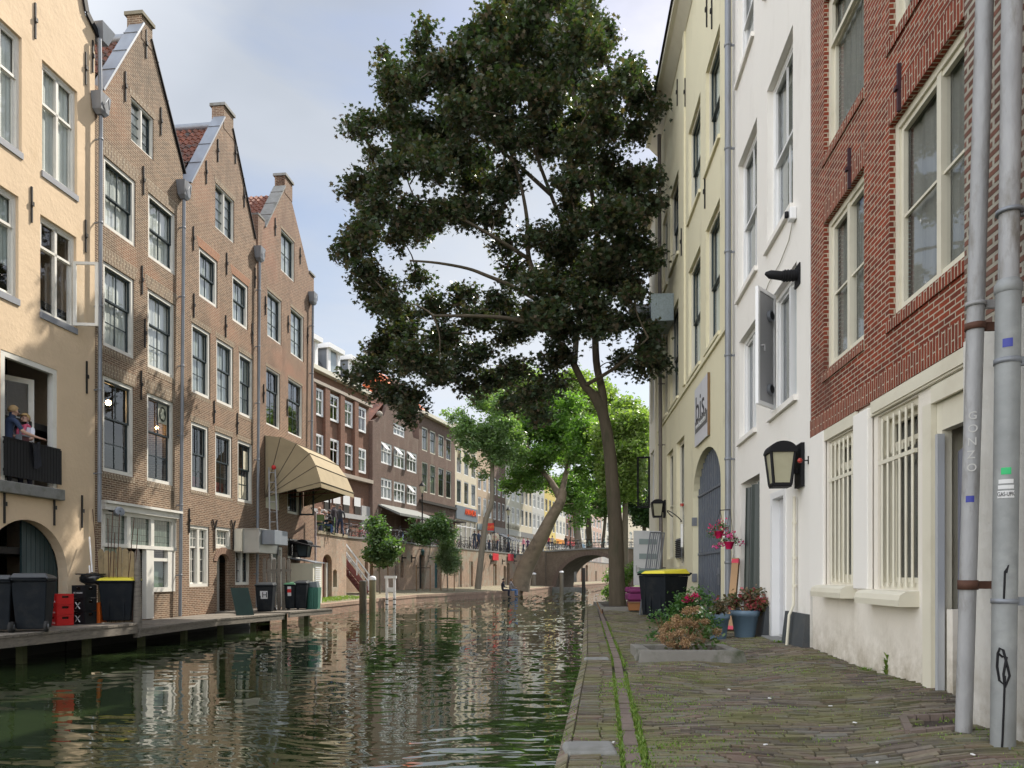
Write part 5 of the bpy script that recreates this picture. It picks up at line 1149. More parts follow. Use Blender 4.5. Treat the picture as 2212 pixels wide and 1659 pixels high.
def bigpipe(lab, pxt, pxb, w, r, clamps, foot):
    y0 = 5.13; u0 = FRn.U(pxb, w); u1 = FRn.U(pxt, w); z0 = .70
    t = thing('downpipe', lab, 'downpipe', FRn.P(u0, w, z0)); z1 = FRn.hit(pxt, 0, w)[1] + 1.2
    P_ = lambda z: FRn.P(u0 + (u1 - u0) * (z - z0) / (FRn.hit(pxt, 0, w)[1] - z0), w, z)
    mb = MB(); mb.tube([P_(z0), P_(foot), P_(z1)], [r, r, r], 28); mb.build('pipe', galv, t)
    if foot > 1: q = MB(); q.tube([P_(z0), P_(foot)], r * 1.24, 28); q.lathe(P_(foot), [(r * 1.24, 0), (r * 1.38, .01), (r * 1.38, .05), (r * 1.05, .08)], 28); q.build('lower_pipe', paint('old cast pipe', (.24, .25, .25), .55, .2, var=.3, scale=7, dirt=(.36, .37, .36), dirtamt=.6, bmp=.3, bscale=12), t)
    for zc, mm, ww in clamps:
        q = MB(); q.lathe(P_(zc), [(r * 1.02, -ww), (r * 1.2 + .008 * (foot > 1), -ww), (r * 1.2 + .008 * (foot > 1), ww), (r * 1.02, ww)], 28); c = P_(zc); q.bar(c + FRn.d * .0 - FRn.n * r, c - FRn.n * (w - .01), .03, .05); q.build('clamp', mm, t)
    return t, P_
t, P1 = bigpipe('near straight grey downpipe with rusty clamps, standing at the whitewashed corner', 2127, 2081, .2, .049, [(FRn.hit(2110, 745)[1], rust, .02), (FRn.hit(2095, 1262)[1], rust, .03), (FRn.hit(2112, 700)[1], galv, .012)], .9)
def onpipe(P_, z, r, ang0, w_, h_, m, name, par, t=.002):
    mb = MB(); n = 8; c0 = P_(z); V = []
    for j in range(2):
        for i in range(n + 1):
            a = ang0 + (w_ / r) * (i / n - .5); V.append(P_(z + h_ * j) + Vector((math.cos(a), math.sin(a), 0)) * (r + t))
    mb.add(V, [(i, i + 1, n + 1 + i + 1, n + 1 + i) for i in range(n)]); return mb.build(name, m, par, recalc=False)
blue = paint('blue spray', (.03, .04, .28), .5)
av = math.radians(236)
onpipe(P1, FRn.hit(2095, 1098)[1], .049, av, .045, .04, blue, 'blue_sticker', t)
stk = paint('scraped paint mark', (.6, .6, .6), .5)
def pipeText(P_, s, z, r, size, m, par, vertical=True, name='graffiti', ang=av):
    """letters one below the other, bent against the pipe"""
    for i, ch in enumerate(s):
        if ch == ' ': continue
        c = P_(z - i * size * 1.15) + Vector((math.cos(ang), math.sin(ang), 0)) * (r + .002); rt = Vector((-math.sin(ang), math.cos(ang), 0))
        textobj(name, ch, size, c - rt * size * .33, rt, (0, 0, 1), m, par, .0008)
pipeText(P1, 'GONZO', FRn.hit(2098, 935)[1], .049, .07, paint('faded paint mark', (.46, .45, .43), .6), t)
t, P2 = bigpipe('thick pitted grey downpipe with stickers and black graffiti, at the right edge', 2186, 2166, .16, .053, [(FRn.hit(2185, 805)[1], zincd, .015), (FRn.hit(2170, 1295)[1], zincd, .014), (FRn.hit(2190, 498)[1], zincd, .01)], FRn.hit(2180, 670)[1])
r2 = .053 * 1.24
for z_, w_, h_, mm, nm in ((FRn.hit(2175, 1040)[1], .05, .04, paint('green sticker', (.02, .42, .14), .5), 'green_sticker'), (FRn.hit(2175, 1058)[1], .075, .024, stk, 'white_sticker'), (FRn.hit(2175, 1069)[1], .08, .022, stk, 'white_sticker'), (FRn.hit(2175, 1087)[1], .085, .042, stk, 'white_sticker'), (FRn.hit(2182, 782)[1], .05, .05, blue, 'blue_scribble')):
    onpipe(P2, z_, r2, av, w_, h_, mm, nm, t)
c = P2(FRn.hit(2175, 1087)[1] + .01) + Vector((math.cos(av), math.sin(av), 0)) * (r2 + .004); rt = Vector((-math.sin(av), math.cos(av), 0)); textobj('sticker_lettering', 'GAS-UPK', .035, c - rt * .042, rt, (0, 0, 1), black, t, .0005, width=.085)
mb = MB()
def gr(pts, r_=.006):
    mb.tube([P2(z) + Vector((math.cos(av + a), math.sin(av + a), 0)) * (r2 + .002) for a, z in pts], r_, 5)
gr([(0.1, FRn.hit(2172, 1445)[1]), (.05, 1.0), (-.02, .80), (-.06, .75)]); mb.build('paint_drip', black, t); mb = MB(); gr([(-.05, FRn.hit(2172, 1290)[1]), (0, FRn.hit(2172, 1235)[1]), (.25, FRn.hit(2172, 1222)[1]), (.1, FRn.hit(2172, 1238)[1])]); mb.build('paint_line', black, t); zg = FRn.hit(2172, 1400)[1]; mb = MB(); gr([(-.45, zg), (-.5, zg - .08), (-.3, zg - .16), (.15, zg - .19), (.45, zg - .13), (.3, zg - .08), (-.05, zg + .02), (-.3, zg + .03), (-.45, zg), (-.1, zg - .02), (.2, zg - .02), (.0, zg - .12), (.1, zg - .2)], .007); mb.build('graffiti_tag', black, t)
t = thing('downpipe', 'thin white rainwater pipe with swan neck beside the hanging flower basket', 'downpipe', FR.P(15.0 / sf_, .1, .75))
u_ = FR.U(1579); zq1 = FR.hit(1579, 1102)[1]; mb = MB(); mb.tube([FR.P(u_, .1, 1.0), FR.P(u_, .1, 2.55)], .03, 10); mb.lathe(FR.P(u_, .1, 2.5), [(.03, 0), (.065, .03), (.065, .1), (.03, .12)], 12); mb.tube([FR.P(u_, .1, 2.6), FR.P(u_, .1, zq1 - .25), FR.P(u_, .09, zq1), FR.P(u_, .0, zq1 + .06)], .042, 10); mb.build('pipe', wwin, t)
downpipe('tall grey zinc downpipe on the seam of the white and the pale yellow house', FRy, 1572, .8, 17.3, w=.14, r=.062, hopper=False, px2=1573, mat=zincd)
downpipe('tall weathered downpipe at the far end of the pale yellow house', FRy, 1424, .8, 17.0, w=.16, r=.065, hopper=False, px2=1428, mat=paint('brownish old pipe', (.15, .13, .12), .6, .2, var=.3, scale=6))
# pale house beyond
HB = thing('narrow_white_house', 'narrow off-white house seen beyond the far end of the pale yellow house', 'house', FRy.P(28, 0, .72))
uN, uF = FRy.U(1420) + .01, FRy.U(1407); q1_ = (uN + .35, uF - .4, 4.3, 6.5); q2_ = (uN + .35, uF - .4, 7.6, 9.6)
outl = [(uN, .5), (uF, .5), (uF, 15.4), (uN, 15.4)]
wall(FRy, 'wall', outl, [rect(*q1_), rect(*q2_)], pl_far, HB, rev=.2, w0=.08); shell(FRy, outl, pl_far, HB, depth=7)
for q in (q1_, q2_): window(FRy, HB, *q, fm=wwin, sm=wwin, cols=1, rb=1, split=0, wf=0)
mb = MB(); mb.fbox(FRy, uN, uF + .3, -.1, .5, 15.403, 15.9); mb.build('cornice', pl_far, HB)
mb = MB(); hb = FRy.P(uF - .4, .1, 0); q0, q1 = pnl(mb, hb, FRy.n, .5, 4.4, 6.4, .05, .07); os2 = mb.build('open_sash', black, HB); mb = MB(); mb.quad(*[Vector((a.x, a.y, z)) for a, z in ((q0, 4.47), (q1, 4.47), (q1, 6.33), (q0, 6.33))]); mb.build('pane', glass, os2)
# duct box with spout, and the little balcony under it
t = thing('duct_box', 'galvanised duct box with a dark angled spout high on the pale yellow house', 'duct', FRy.P(FRy.U(1450), 0, FRy.hit(1457, 690)[1]))
ub = FRy.U(1456); zb0, zb1 = FRy.hit(1457, 690)[1], FRy.hit(1457, 630)[1]
mb = MB(); mb.fbox(FRy, ub, ub + 1.3, .004, .72, zb0, zb1); mb.build('box', paint('speckled galvanised sheet', (.2, .24, .25), .4, .6, var=.4, scale=20), t, bevel=.01)
c = FRy.P(ub + .5, .72, zb0 + .4); mb = MB(); mb.tube([c, c + FRy.n * .1], .2, 14); mb.hexa([c + Vector(q) for q in ((-.1, -.25, -.28), (-.1, .25, -.28), (-.1, .25, .22), (-.1, -.25, .22), (-.62, -.28, .12), (-.62, .28, .12), (-.62, .28, .24), (-.62, -.28, .24))]); mb.build('spout', zincd, t)
t = thing('metal_balcony', 'small black metal balcony with planter hanging below the duct box', 'balcony', FRy.P(FRy.U(1433), 0, FRy.hit(1433, 774)[1]))
ub = FRy.U(1434) + .2; z0 = FRy.hit(1433, 770)[1]; mb = MB(); mb.fbox(FRy, ub, ub + 1.2, .01, .85, z0, z0 + .04); mb.build('floor', black, t)
mb = MB()
for a in (.01, .84):
    for b in (0, 1.19): mb.fbox(FRy, ub + b, ub + b + .02, a, a + .02, z0 + .04, z0 + 1.5)
for zz in (.9, 1.2, 1.48):
    mb.fbox(FRy, ub, ub + 1.2, .84, .86, z0 + zz, z0 + zz + .02); mb.fbox(FRy, ub, ub + .02, .03, .84, z0 + zz, z0 + zz + .02)
for k in range(8): mb.fbox(FRy, ub + .003, ub + .015, .1 + k * .09, .112 + k * .09, z0 + .7, z0 + 1.2)
mb.build('railing', zincd, t)
mb = MB(); mb.fbox(FRy, ub + .03, ub + 1.1, .06, .8, z0 + .05, z0 + .72); mb.build('planter', black, t)
# wall fittings by the small gate windows
t = thing('vent_grille', 'black louvred vent grille on the pale yellow wall behind the bins', 'vent', FRy.P(FRy.U(1468), 0, 1.9))
u0, u1 = FRy.U(1474), FRy.U(1461); z0, z1 = FRy.hit(1468, 1205)[1], FRy.hit(1468, 1163)[1]; mb = MB(); mb.fbox(FRy, u0, u1, .003, .02, z0, z1); mb.build('frame', zincd, t)
mb = MB(); 
for k in range(9): zz = z0 + .03 + (z1 - z0 - .06) * k / 9; mb.fbox(FRy, u0 + .04, u1 - .04, .021, .05, zz, zz + .03)
mb.build('louvres', black, t)
t = thing('conduit_pipe', 'white conduit with loose black cable loops by the small windows of the pale yellow house', 'conduit', FRy.P(FRy.U(1478.5), 0, 1.8)); u_ = FRy.U(1478)
mb = MB(); mb.tube([FRy.P(u_, .06, FRy.hit(1478, 1182)[1]), FRy.P(u_, .06, FRy.hit(1478, 1132)[1])], .04, 8); mb.build('conduit', wwin, t)
mb = MB(); zc = FRy.hit(1478, 1115)[1]; mb.tube([FRy.P(u_ + .3 * math.cos(a) , .08 + .2 * (1 + math.sin(a)), zc + .16 * math.sin(a * 1.0)) for a in [k * .5 for k in range(11)]], .015, 6); mb.build('cable', black, t)
mb = MB(); c = FRy.P(u_ - .35, .12, zc + .25); mb.tube([c, c + Vector((0, 0, .08))], .05, 10); mb.build('red_lamp', paint('red lens', (.35, .03, .02), .2), t)
# ------------------------------------------------------------------ terrace wall and long wharf wall
def doorway(F, par, u0, u1, z0, zs, rise, mat, depth=.28, name='cellar_door', frame=None, half=False):
    mb = MB(); um = (u0 + u1) / 2; p = arch(u0, u1, z0, zs, rise, 10); mb.add([F.P(a, -depth, b) for a, b in p], [tuple(range(len(p)))]); o = mb.build(name, mat, par)
    if frame:
        q = MB(); q.fbox(F, u1 - .35, u1 - .12, -depth, -depth + .1, z0, zs); q.build('frame', frame, o)
T_ = thing('terrace_wall', 'pinkish brick terrace wall with an arched doorway and two slit windows, seating on top', 'wall', FT.P(FT.U(700), 0, .5))
tu0, tu1 = 33.2, FT.U(748); tz = 3.86
td = arch(FT.U(697), FT.U(717), .5, FT.hit(707, 1215)[1], .42); tw1 = arch(FT.U(679), FT.U(688.5), FT.hit(684, 1262)[1], FT.hit(684, 1236)[1], .14); tw2 = arch(FT.U(719.5), FT.U(728), FT.hit(724, 1268)[1], FT.hit(724, 1236)[1], .14)
wall(FT, 'wall', rect(tu0, tu1, .4, tz), [td, tw1, tw2], bk_wharf, T_, rev=.3)
mb = MB(); mb.fbox(FT, tu1 - .3, tu1 - .004, -3.6, -.36, .4, tz - .01); mb.fbox(FT, tu0, tu1 - .3, -1.2, -1.1, .4, tz - .02); mb.build('side_wall', bk_wharf, T_)
doorway(FT, T_, FT.U(697), FT.U(717), .5, FT.hit(707, 1215)[1], .42, paint('brown red door', (.12, .035, .025), .6), frame=white)
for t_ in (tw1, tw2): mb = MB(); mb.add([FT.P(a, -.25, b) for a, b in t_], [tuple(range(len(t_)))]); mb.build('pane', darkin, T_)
mb = MB(); mb.fbox(FT, tu0, tu1 + .05, -.45, .06, tz + .003, tz + .16, 0, True); mb.build('coping', brick('weathered coping', (.42, .34, .24), (.32, .27, .2), (.3, .27, .2), bw=.3, bh=.1, stain=(.14, .13, .08)), T_)
Wl = thing('wharf_wall', 'long pale pink brick wharf wall below the street with arched cellar doors', 'wall', FW.P(60, 0, .7))
wu0, wu1 = FW.U(640), 245
gd_ = paint('teal wharf door', (.03, .10, .11), .6); rd_ = paint('dark red wharf door', (.16, .015, .018), .6); kd_ = paint('dark wharf door', (.03, .025, .02), .7); bl_ = paint('blue wharf door', (.05, .13, .2), .6)
def fwz(px, py): return FW.hit(px, py)[1]
drs = [(853, 861, 1207, .0, bl_, 0), (906, 917, 1197, .18, kd_, 0), (939, 951, 1208, .25, gd_, 0), (990.5, 998, 1213, .0, rd_, 1), (1014, 1022, 1213, .0, rd_, 1), (1065, 1073, 1218, .2, rd_, 1), (1088, 1093, 1222, .15, kd_, 0), (1095, 1101, 1216, .2, kd_, 0), (1150, 1157, 1228, .2, bl_, 0), (1255, 1259, 1243 - 22, .2, rd_, 0), (1265, 1270, 1243 - 24, .3, kd_, 0), (1286, 1289, 1243 - 10, .15, kd_, 0), (788, 795, 1190, 0, rd_, 0), (799, 806, 1196, 0, rd_, 0)]
hs = []; dl = []
for a, b, y, rs, m, fr in drs:
    u0, u1 = FW.U(a), FW.U(b); zs = FW.hit((a + b) / 2, y)[1] - rs; zs = max(2.0, min(3.3, zs)); hs.append(arch(u0, u1, .72, zs, max(rs, .02), 8)); dl.append((u0, u1, zs, max(rs, .02), m, fr))
for a, b, y0, y1 in ((861 + 4, 872, 1220 - 4, 1248), ):
    u0, u1 = FW.U(a), FW.U(b); hs.append(arch(u0, u1, FW.hit(868, y1)[1], FW.hit(868, 1215)[1], .2))
wall(FW, 'wall', rect(wu0, wu1, .3, ST), hs, bk_wharf, Wl, rev=.3)
for u0, u1, zs, rs, m, fr in dl: doorway(FW, Wl, u0, u1, .72, zs, rs, m, frame=cream if fr else None)
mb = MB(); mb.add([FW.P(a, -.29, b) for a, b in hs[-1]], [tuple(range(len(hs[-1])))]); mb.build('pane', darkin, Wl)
mb = MB(); mb.fbox(FW, wu0, wu1, -.45, .05, ST + .003, ST + .13); mb.build('coping', greyst, Wl)
for px in (833, 868, 889, 925, 962, 1060, 1085, 1110):   # iron brackets and small fittings
    u, z = FW.hit(px, 1205 if px < 1000 else 1212); mb = MB(); mb.fbox(FW, u - .05, u + .05, .003, .35, z - .05, z + .05); mb.fbox(FW, u - .06, u + .06, .003, .05, z - .35, z + .2); mb.build('bracket', iron, Wl)
# banners and lanterns on the wharf wall
for (x0, x1, y0, y1, col, lab, words) in ((1062, 1074.5, 1195, 1210, (.62, .02, .03), 'red banner over the fourth cellar door, left of the two red wharf banners', 'de werf'), (1095, 1107, 1196, 1211, (.5, .02, .04), 'red banner above a lantern next to the leaning plane tree trunk', None)):
    u0, u1 = FW.U(x0), FW.U(x1); z1, z0 = FW.hit(x0, y0)[1], FW.hit(x0, y1)[1]; mb = MB(); mb.fbox(FW, u0, u1, .1, .14, z0, z1); o = mb.build('banner', paint('banner red' + str(x0), col, .6), None, org=FW.P(u0, .1, z0)); tag(o, lab, 'banner', 'red banners on the wharf wall')
def smalllamp(p, lab, hgt=.7):
    t = thing('wall_lantern', lab, 'lantern', p); c = Vector(p); mb = MB(); mb.lathe(c, [(.05, 0), (.09, .03), (.16, .32), (.17, .34), (.03, .5), (.03, .55)], 6); mb.build('lamp_head', paint('teal lantern', (.03, .09, .09), .4), t)
    mb = MB(); mb.bar(c + Vector((-.35, .1, .45)), c + Vector((0, 0, .5)), .03); mb.build('arm', iron, t)
smalllamp(FW.P(FW.U(904), .35, FW.hit(904, 1200)[1]), 'teal wall lantern above the second wharf door behind the young trees')
smalllamp(FW.P(FW.U(1052), .35, FW.hit(1052, 1208)[1]), 'teal wall lantern left of the first red wharf banner')
smalllamp(FW.P(FW.U(1101), .6, FW.hit(1101, 1206)[1]), 'teal wall lantern hanging before the red banner near the plane tree')
# stairs down to the wharf
St = thing('wharf_stairs', 'red brown wooden stairs with white handrails leading down to the wharf', 'stairs', (-9.3, 44, .7))
pt, pb = Vector((-10.7, 43.0, 3.9)), Vector((-8.95, 46.2, .78)); wdt = Vector((-.6, .75, 0)); rb_ = paint('oxblood paint', (.20, .045, .035), .6, dirt=(.08, .04, .03))
for off in (Vector((0, 0, 0)), wdt): mb = MB(); mb.bar(pt + off, pb + off, .07, .34); mb.build('stringer', rb_, St)
for k in range(14):
    c = pt.lerp(pb, (k + .6) / 14.4); mb = MB(); mb.hexa([c + Vector((0, -.13, .02)) + wdt * .95, c + Vector((0, -.13, .02)), c + Vector((0, .13, .02)), c + Vector((0, .13, .02)) + wdt * .95, c + Vector((0, -.13, .06)) + wdt * .95, c + Vector((0, -.13, .06)), c + Vector((0, .13, .06)), c + Vector((0, .13, .06)) + wdt * .95]); mb.build('tread', rb_, St)
for off in (Vector((.04, 0, 0)), wdt): 
    mb = MB(); U_ = Vector((0, 0, 1)); mb.bar(pt + off + U_ * 1.0, pb + off + U_ * 1.0, .07, .1); mb.bar(pt + off + U_ * .55, pb + off + U_ * .55, .05, .07)
    for k in (.02, .35, .68, .98): c = pt.lerp(pb, k) + off; mb.bar(c, c + U_ * 1.0, .08)
    mb.build('handrail', wwin, St)
# mooring posts
def post(p, r, z1, m, cap, lab):
    t = thing('mooring_post', lab, 'mooring post', (p[0], p[1], 0)); mb = MB(); pr = [(r * 1.02, -1.2), (r, .2), (r * .97, z1 - .06), (r * .9, z1)]; n = 9
    mb.lathe((p[0], p[1], 0), pr, n); mb.build('post', m, t); q = MB(); q.lathe((p[0], p[1], 0), [(r * 1.08, z1 - .12), (r * 1.1, z1 - .02), (r * .8, z1 + .06), (.001, z1 + .09)] if cap else [(r * .95, z1 - .01), (r * .95, z1 + .03), (.001, z1 + .035)], 12); q.build('cap', wwin if cap else greyst, t)
post((-6.9, 34.3), .175, 1.5, paint('tarred post', (.10, .085, .06), .85, var=.5, scale=7, streak=5, bmp=.7, bscale=14, dirt=(.03, .028, .02), dirtamt=.9), False, 'dark square-cut mooring post with flat grey top standing in the water')
post((-6.82, 36.2), .165, 1.66, paint('mossy timber', (.22, .20, .12), .85, var=.4, scale=5, streak=4, bmp=.5, dirt=(.10, .11, .05), dirtamt=.8), True, 'mossy mooring post with rounded white cap, right of the dark one')
post(gp(1153, 1277, 0)[:2], .26, 2.0, paint('grey post', (.2, .17, .13), .85), True, 'mooring post with white cap in front of the bridge, left side of the arch')
post(gp(1211 + 2, 1277, 0)[:2], .24, 2.2, paint('grey post', (.2, .17, .13), .85), True, 'slim mooring post with white cap at the left foot of the bridge arch')
post(gp(1260.5, 1277, 0)[:2], .2, 2.6, kd_, False, 'dark mooring pole standing in the water inside the bridge arch')
t = thing('white_mooring_frame', 'white painted double post frame with black bands at the quay edge', 'mooring frame', (-6.75, 41.2, 0)); c = Vector((-6.75, 41.2, 0))
for s in (-.21, .21):
    mb = MB(); mb.box(c.x + s - .065, c.x + s + .065, c.y - .065, c.y + .065, -.3, 1.6); p_ = mb.build('post', wwin, t)
    for z in (.12, .42): q = MB(); q.box(c.x + s - .072, c.x + s + .072, c.y - .072, c.y + .072, z, z + .06); q.build('band', black, t)
mb = MB(); mb.box(c.x - .33, c.x + .33, c.y - .1, c.y + .1, 1.603, 1.75); mb.box(c.x - .14, c.x + .14, c.y - .05, c.y + .05, .85, 1.1); mb.build('crossbar', wwin, t)
# ------------------------------------------------------------------ bridge
Bd = thing('brick_bridge', 'dark brick arch bridge over the canal with railings and parked bicycles', 'bridge', (9, 85, 0))
class Fbr(Fac):
    def __init__(s, p, d, n): s.p = Vector(p); s.d = Vector(d).normalized(); s.n = Vector(n).normalized(); s.side = 1
    def P(s, u, w, z): q = s.p + s.d * u + s.n * w; return Vector((q.x, q.y, z))
FB = Fbr((2.9, 87, 0), (.93, -.37, 0), (-.37, -.93, 0))
def btop(u): return 4.55 + .35 * math.sin(max(0, min(1, u / 17)) * math.pi)
N_ = 24; top = [(u, btop(u)) for u in [17.0 - i * 18.2 / 16 for i in range(17)]]
ar = arch(2.35, 11.0, -.5, .2, 3.9, 24)
ou = [(-1.2, -1), (2.3, -1), (11.05, -1), (17, -1)] + top
mb = MB()
loops = [ou, ar]; flat = [q for p in loops for q in p]; tris = geometry.tessellate_polygon([[Vector((a, b, 0)) for a, b in p] for p in loops])
for w_ in (0, -7): mb.add([FB.P(a, w_, b) for a, b in flat], [tuple(t) for t in tris])
for i in range(2, len(ar)): a, b = ar[i - 1], ar[i]; mb.quad(FB.P(a[0], 0, a[1]), FB.P(b[0], 0, b[1]), FB.P(b[0], -7, b[1]), FB.P(a[0], -7, a[1]), 1)
for w0_, w1_ in ((0, -7),):
    for i in range(len(top) - 1): a, b = top[i], top[i + 1]; mb.quad(FB.P(a[0], 0, a[1]), FB.P(b[0], 0, b[1]), FB.P(b[0], -7, b[1]), FB.P(a[0], -7, a[1]), 2)
mb.build('arch_wall', [bk_bridge, bk_bridge, stp], Bd, recalc=False)
mb = MB()
for i in range(len(top) - 1):
    a, b = top[i], top[i + 1]; mb.hexa([FB.P(b[0], -.3, b[1] - .14), FB.P(a[0], -.3, a[1] - .14), FB.P(a[0], .1, a[1] - .14), FB.P(b[0], .1, b[1] - .14), FB.P(b[0], -.3, b[1] + .03), FB.P(a[0], -.3, a[1] + .03), FB.P(a[0], .1, a[1] + .03), FB.P(b[0], .1, b[1] + .03)])
mb.build('coping', greyst, Bd)
mb = MB(); um, ra = (2.35 + 11.0) / 2, (11 - 2.35) / 2
for i in range(44):
    t0, t1 = math.pi * i / 44, math.pi * (i + .88) / 44
    mb.prism([FB.P(um + ra * k * math.cos(t), .02, .2 + (3.9 + (k - 1) * ra) * math.sin(t)) for t, k in ((t0, 1.0), (t0, 1.11), (t1, 1.11), (t1, 1.0))], FB.n * .03)
mb.build('arch_ring', paint('arch ring brick', (.14, .10, .08), .9, var=.3, scale=3), Bd)
mb = MB(); mb.fbox(FB, -1.4, 1.2, -.5, .5, -.5, 4.55); mb.build('pier', bk_bridge, Bd)
mb = MB(); mb.fbox(FB, 4.6, 4.9, .02, .1, 1.0, 2.2) ; mb.fbox(FB, 1.9, 6.0, .1, 1.0, -.5, .42); mb.build('footing', greyst, Bd)
def railing(lab, pts, h=1.0, step=2.0, grp='black iron railings along the street'):
    t = thing('iron_railing', lab, 'railing', pts[0], group=grp)
    for i in range(len(pts) - 1):
        a, b = Vector(pts[i]), Vector(pts[i + 1]); L_ = (b - a).length; n = max(1, round(L_ / step)); mb = MB()
        for k in (1.0, .62, .3): mb.bar(a + Vector((0, 0, h * k)), b + Vector((0, 0, h * k)), .035, .035)
        mb.build('rail', iron, t)
        for j in range(n + (i == len(pts) - 2)):
            p = a.lerp(b, j / n); q = MB(); q.bar(p, p + Vector((0, 0, h + .05)), .07); q.ball(p + Vector((0, 0, h + .1)), .06, n=6); q.build('post', iron, t)
    return t
railing('black iron railing on the crown of the bridge in front of the bicycles', [tuple(FB.P(u, -.15, btop(u) + .03)) for u in (.5, 4, 8, 12, 16.5)], 1.0, 2)
railing('black iron railing around the terrace above the arched doorway', [tuple(FT.P(u, -.25, tz + .16)) for u in (tu0 + .3, tu1 - .1)], 1.0, 1.7)
railing('black iron railing along the street above the long wharf wall', [tuple(FW.P(u, -.2, ST + .13)) for u in (FW.U(760) , FW.U(900), FW.U(1000), FW.U(1145))], 1.0, 2.4)
# ------------------------------------------------------------------ street houses behind the wharf
def fw_(xl, xr, yt, yb): return W(FS, xl, xr, yt, yb)
def street_house(lab, x0, x1, ytop, mat, rows, cols=None, frame=white, sash=None, pitch=None, wins=None, name='street_house', fascia=None, shop=None, cap=cream, cut=True, pxs=None, gl=None, wf=-.03):
    u0, u1 = FS.U(x0) + .02, FS.U(x1) - .02; zt = FS.hit(x0, ytop)[1]
    H = thing(name, lab, 'house', FS.P((u0 + u1) / 2, 0, ST)); wl = []
    pl = pxs or [(u0 + (u1 - u0) * (k + .2) / cols, u0 + (u1 - u0) * (k + .8) / cols) for k in range(cols)]
    if pxs: pl = [(FS.U(a), FS.U(b)) for a, b in pxs]
    for (z0, z1) in rows:
        for a, b in pl: wl.append((a, b, z0, z1))
    holes = [rect(*q) for q in wl]; zs = ST + .3; 
    if shop: holes.append(rect(u0 + .3, u1 - .3, ST + .35, shop))
    outl = [(u0, ST - .4), (u1, ST - .4), (u1, zt), (u0, zt)]
    wall(FS, 'wall', outl, holes, mat, H, rev=.15, thick=.3)
    mb = MB(); mb.fbox(FS, u0, u0 + .2, -8, -.3, ST, zt - .02); mb.fbox(FS, u1 - .2, u1, -8, -.3, ST, zt - .02); mb.fbox(FS, u0 + .2, u1 - .2, -1.5, -1.4, ST, zt - .1); mb.build('side_wall', mat, H)
    for q in wl: window(FS, H, *q, fm=frame, sm=sash or frame, cols=2, rt=1, rb=1, split=.4, fw=.1, dep=.1, sw=.07, mw=.06, wf=wf, cur=curtd if random.random() < .5 else None)
    mb = MB(); mb.fbox(FS, u0 - .03, u1 + .03, -.2, .45, zt + .003, zt + .32); mb.build('cornice', cap, H)
    if fascia: mb = MB(); mb.fbox(FS, u0 + .05, u1 - .05, .003, .14, fascia[0], fascia[1]); mb.build('shop_fascia', fascia[2], H)
    if shop:
        mb = MB(); n = max(2, int((u1 - u0) / 1.6)); zf_ = ST + .35
        for k in range(n + 1): u = u0 + .3 + (u1 - u0 - .6) * k / n; mb.fbox(FS, u - .05, u + .05, -.12, -.02, zf_, shop)
        mb.fbox(FS, u0 + .3, u1 - .3, -.12, -.03, shop - .6, shop - .5); sh = mb.build('shop_window', frame, H); mb = MB(); mb.quad(FS.P(u0 + .3, -.1, zf_), FS.P(u1 - .3, -.1, zf_), FS.P(u1 - .3, -.1, shop), FS.P(u0 + .3, -.1, shop)); mb.build('pane', glass, sh)
    return H, u0, u1, zt
gz0 = lambda x, y: FS.hit(x, y)[1]
# B: brick pillars and white windows, tiled mansard with dormers
rB1 = (gz0(701, 901), gz0(701, 835)); rB1 = (FS.hit(708, 907)[1], FS.hit(708, 850)[1]); rB2 = (FS.hit(708, 1003)[1], FS.hit(708, 946)[1])
HBk, u0, u1, zt = street_house('red brown block with brick pillars, white windows and a dark tiled roof with dormers', 640, 797.5, 783, bk_far, [rB1, rB2], pxs=[(654, 668), (676, 694.5), (707.5, 728), (739, 758), (769, 787)], frame=wwin, fascia=None, shop=None, cap=cream, wf=.14)
for (a, b) in ((669, 675.5), (696, 706), (729, 738), (760, 768)):
    mb = MB(); mb.fbox(FS, FS.U(a), FS.U(b), .003, .28, rB2[0] - .4, rB1[1] + .25); mb.build('brick_pillar', bk_far, HBk)
mb = MB(); mb.fbox(FS, u0, u1, .003, .32, rB1[1] + .28, rB1[1] + .5); mb.build('stone_band', paint('pale stone band', (.42, .36, .30), .8), HBk)
mb = MB(); mb.fbox(FS, u0, u1, .003, .4, rB2[0] - .7, rB2[0] - .42); mb.build('stone_band', paint('pale stone band', (.42, .36, .30), .8), HBk)
zr = zt + .32; e_ = MB(); pantiles(FS, HBk, u0, zt, u0, zt + .01, -.1, -.2, tile_k, name='roof_edge') if False else None
mb = MB(); mb.quad(FS.P(u0, -.1, zr), FS.P(u1, -.1, zr), FS.P(u1, -2.6, zr + 3.4), FS.P(u0, -2.6, zr + 3.4)); mb.quad(FS.P(u0, -2.6, zr + 3.4), FS.P(u1, -2.6, zr + 3.4), FS.P(u1, -8, zr + 3.6), FS.P(u0, -8, zr + 3.6)); mb.quad(FS.P(u1, -.1, zr), FS.P(u1, -8, zr), FS.P(u1, -8, zr + 3.6), FS.P(u1, -2.6, zr + 3.4))
mb.build('roof', tile_k, HBk, recalc=False)
for xa, xb in ((668, 690), (712, 738), (758, 782)):
    a, b = FS.U(xa), FS.U(xb); mb = MB(); mb.fbox(FS, a, b, -2.2, -.25, zr, zr + 1.9); d_ = mb.build('dormer', zinc, HBk); mb = MB(); mb.fbox(FS, a - .25, b + .25, -2.4, .15, zr + 1.903, zr + 2.25); mb.fbox(FS, a, a + .35, -.247, -.12, zr, zr + 1.9); mb.fbox(FS, b - .35, b, -.247, -.12, zr, zr + 1.9); mb.build('dormer_frame', wwin, d_)
    mb = MB(); mb.fbox(FS, a + .45, b - .45, -.246, -.2, zr + .15, zr + 1.8); mb.build('pane', paint('dormer glass', (.25, .3, .33), .1), d_)
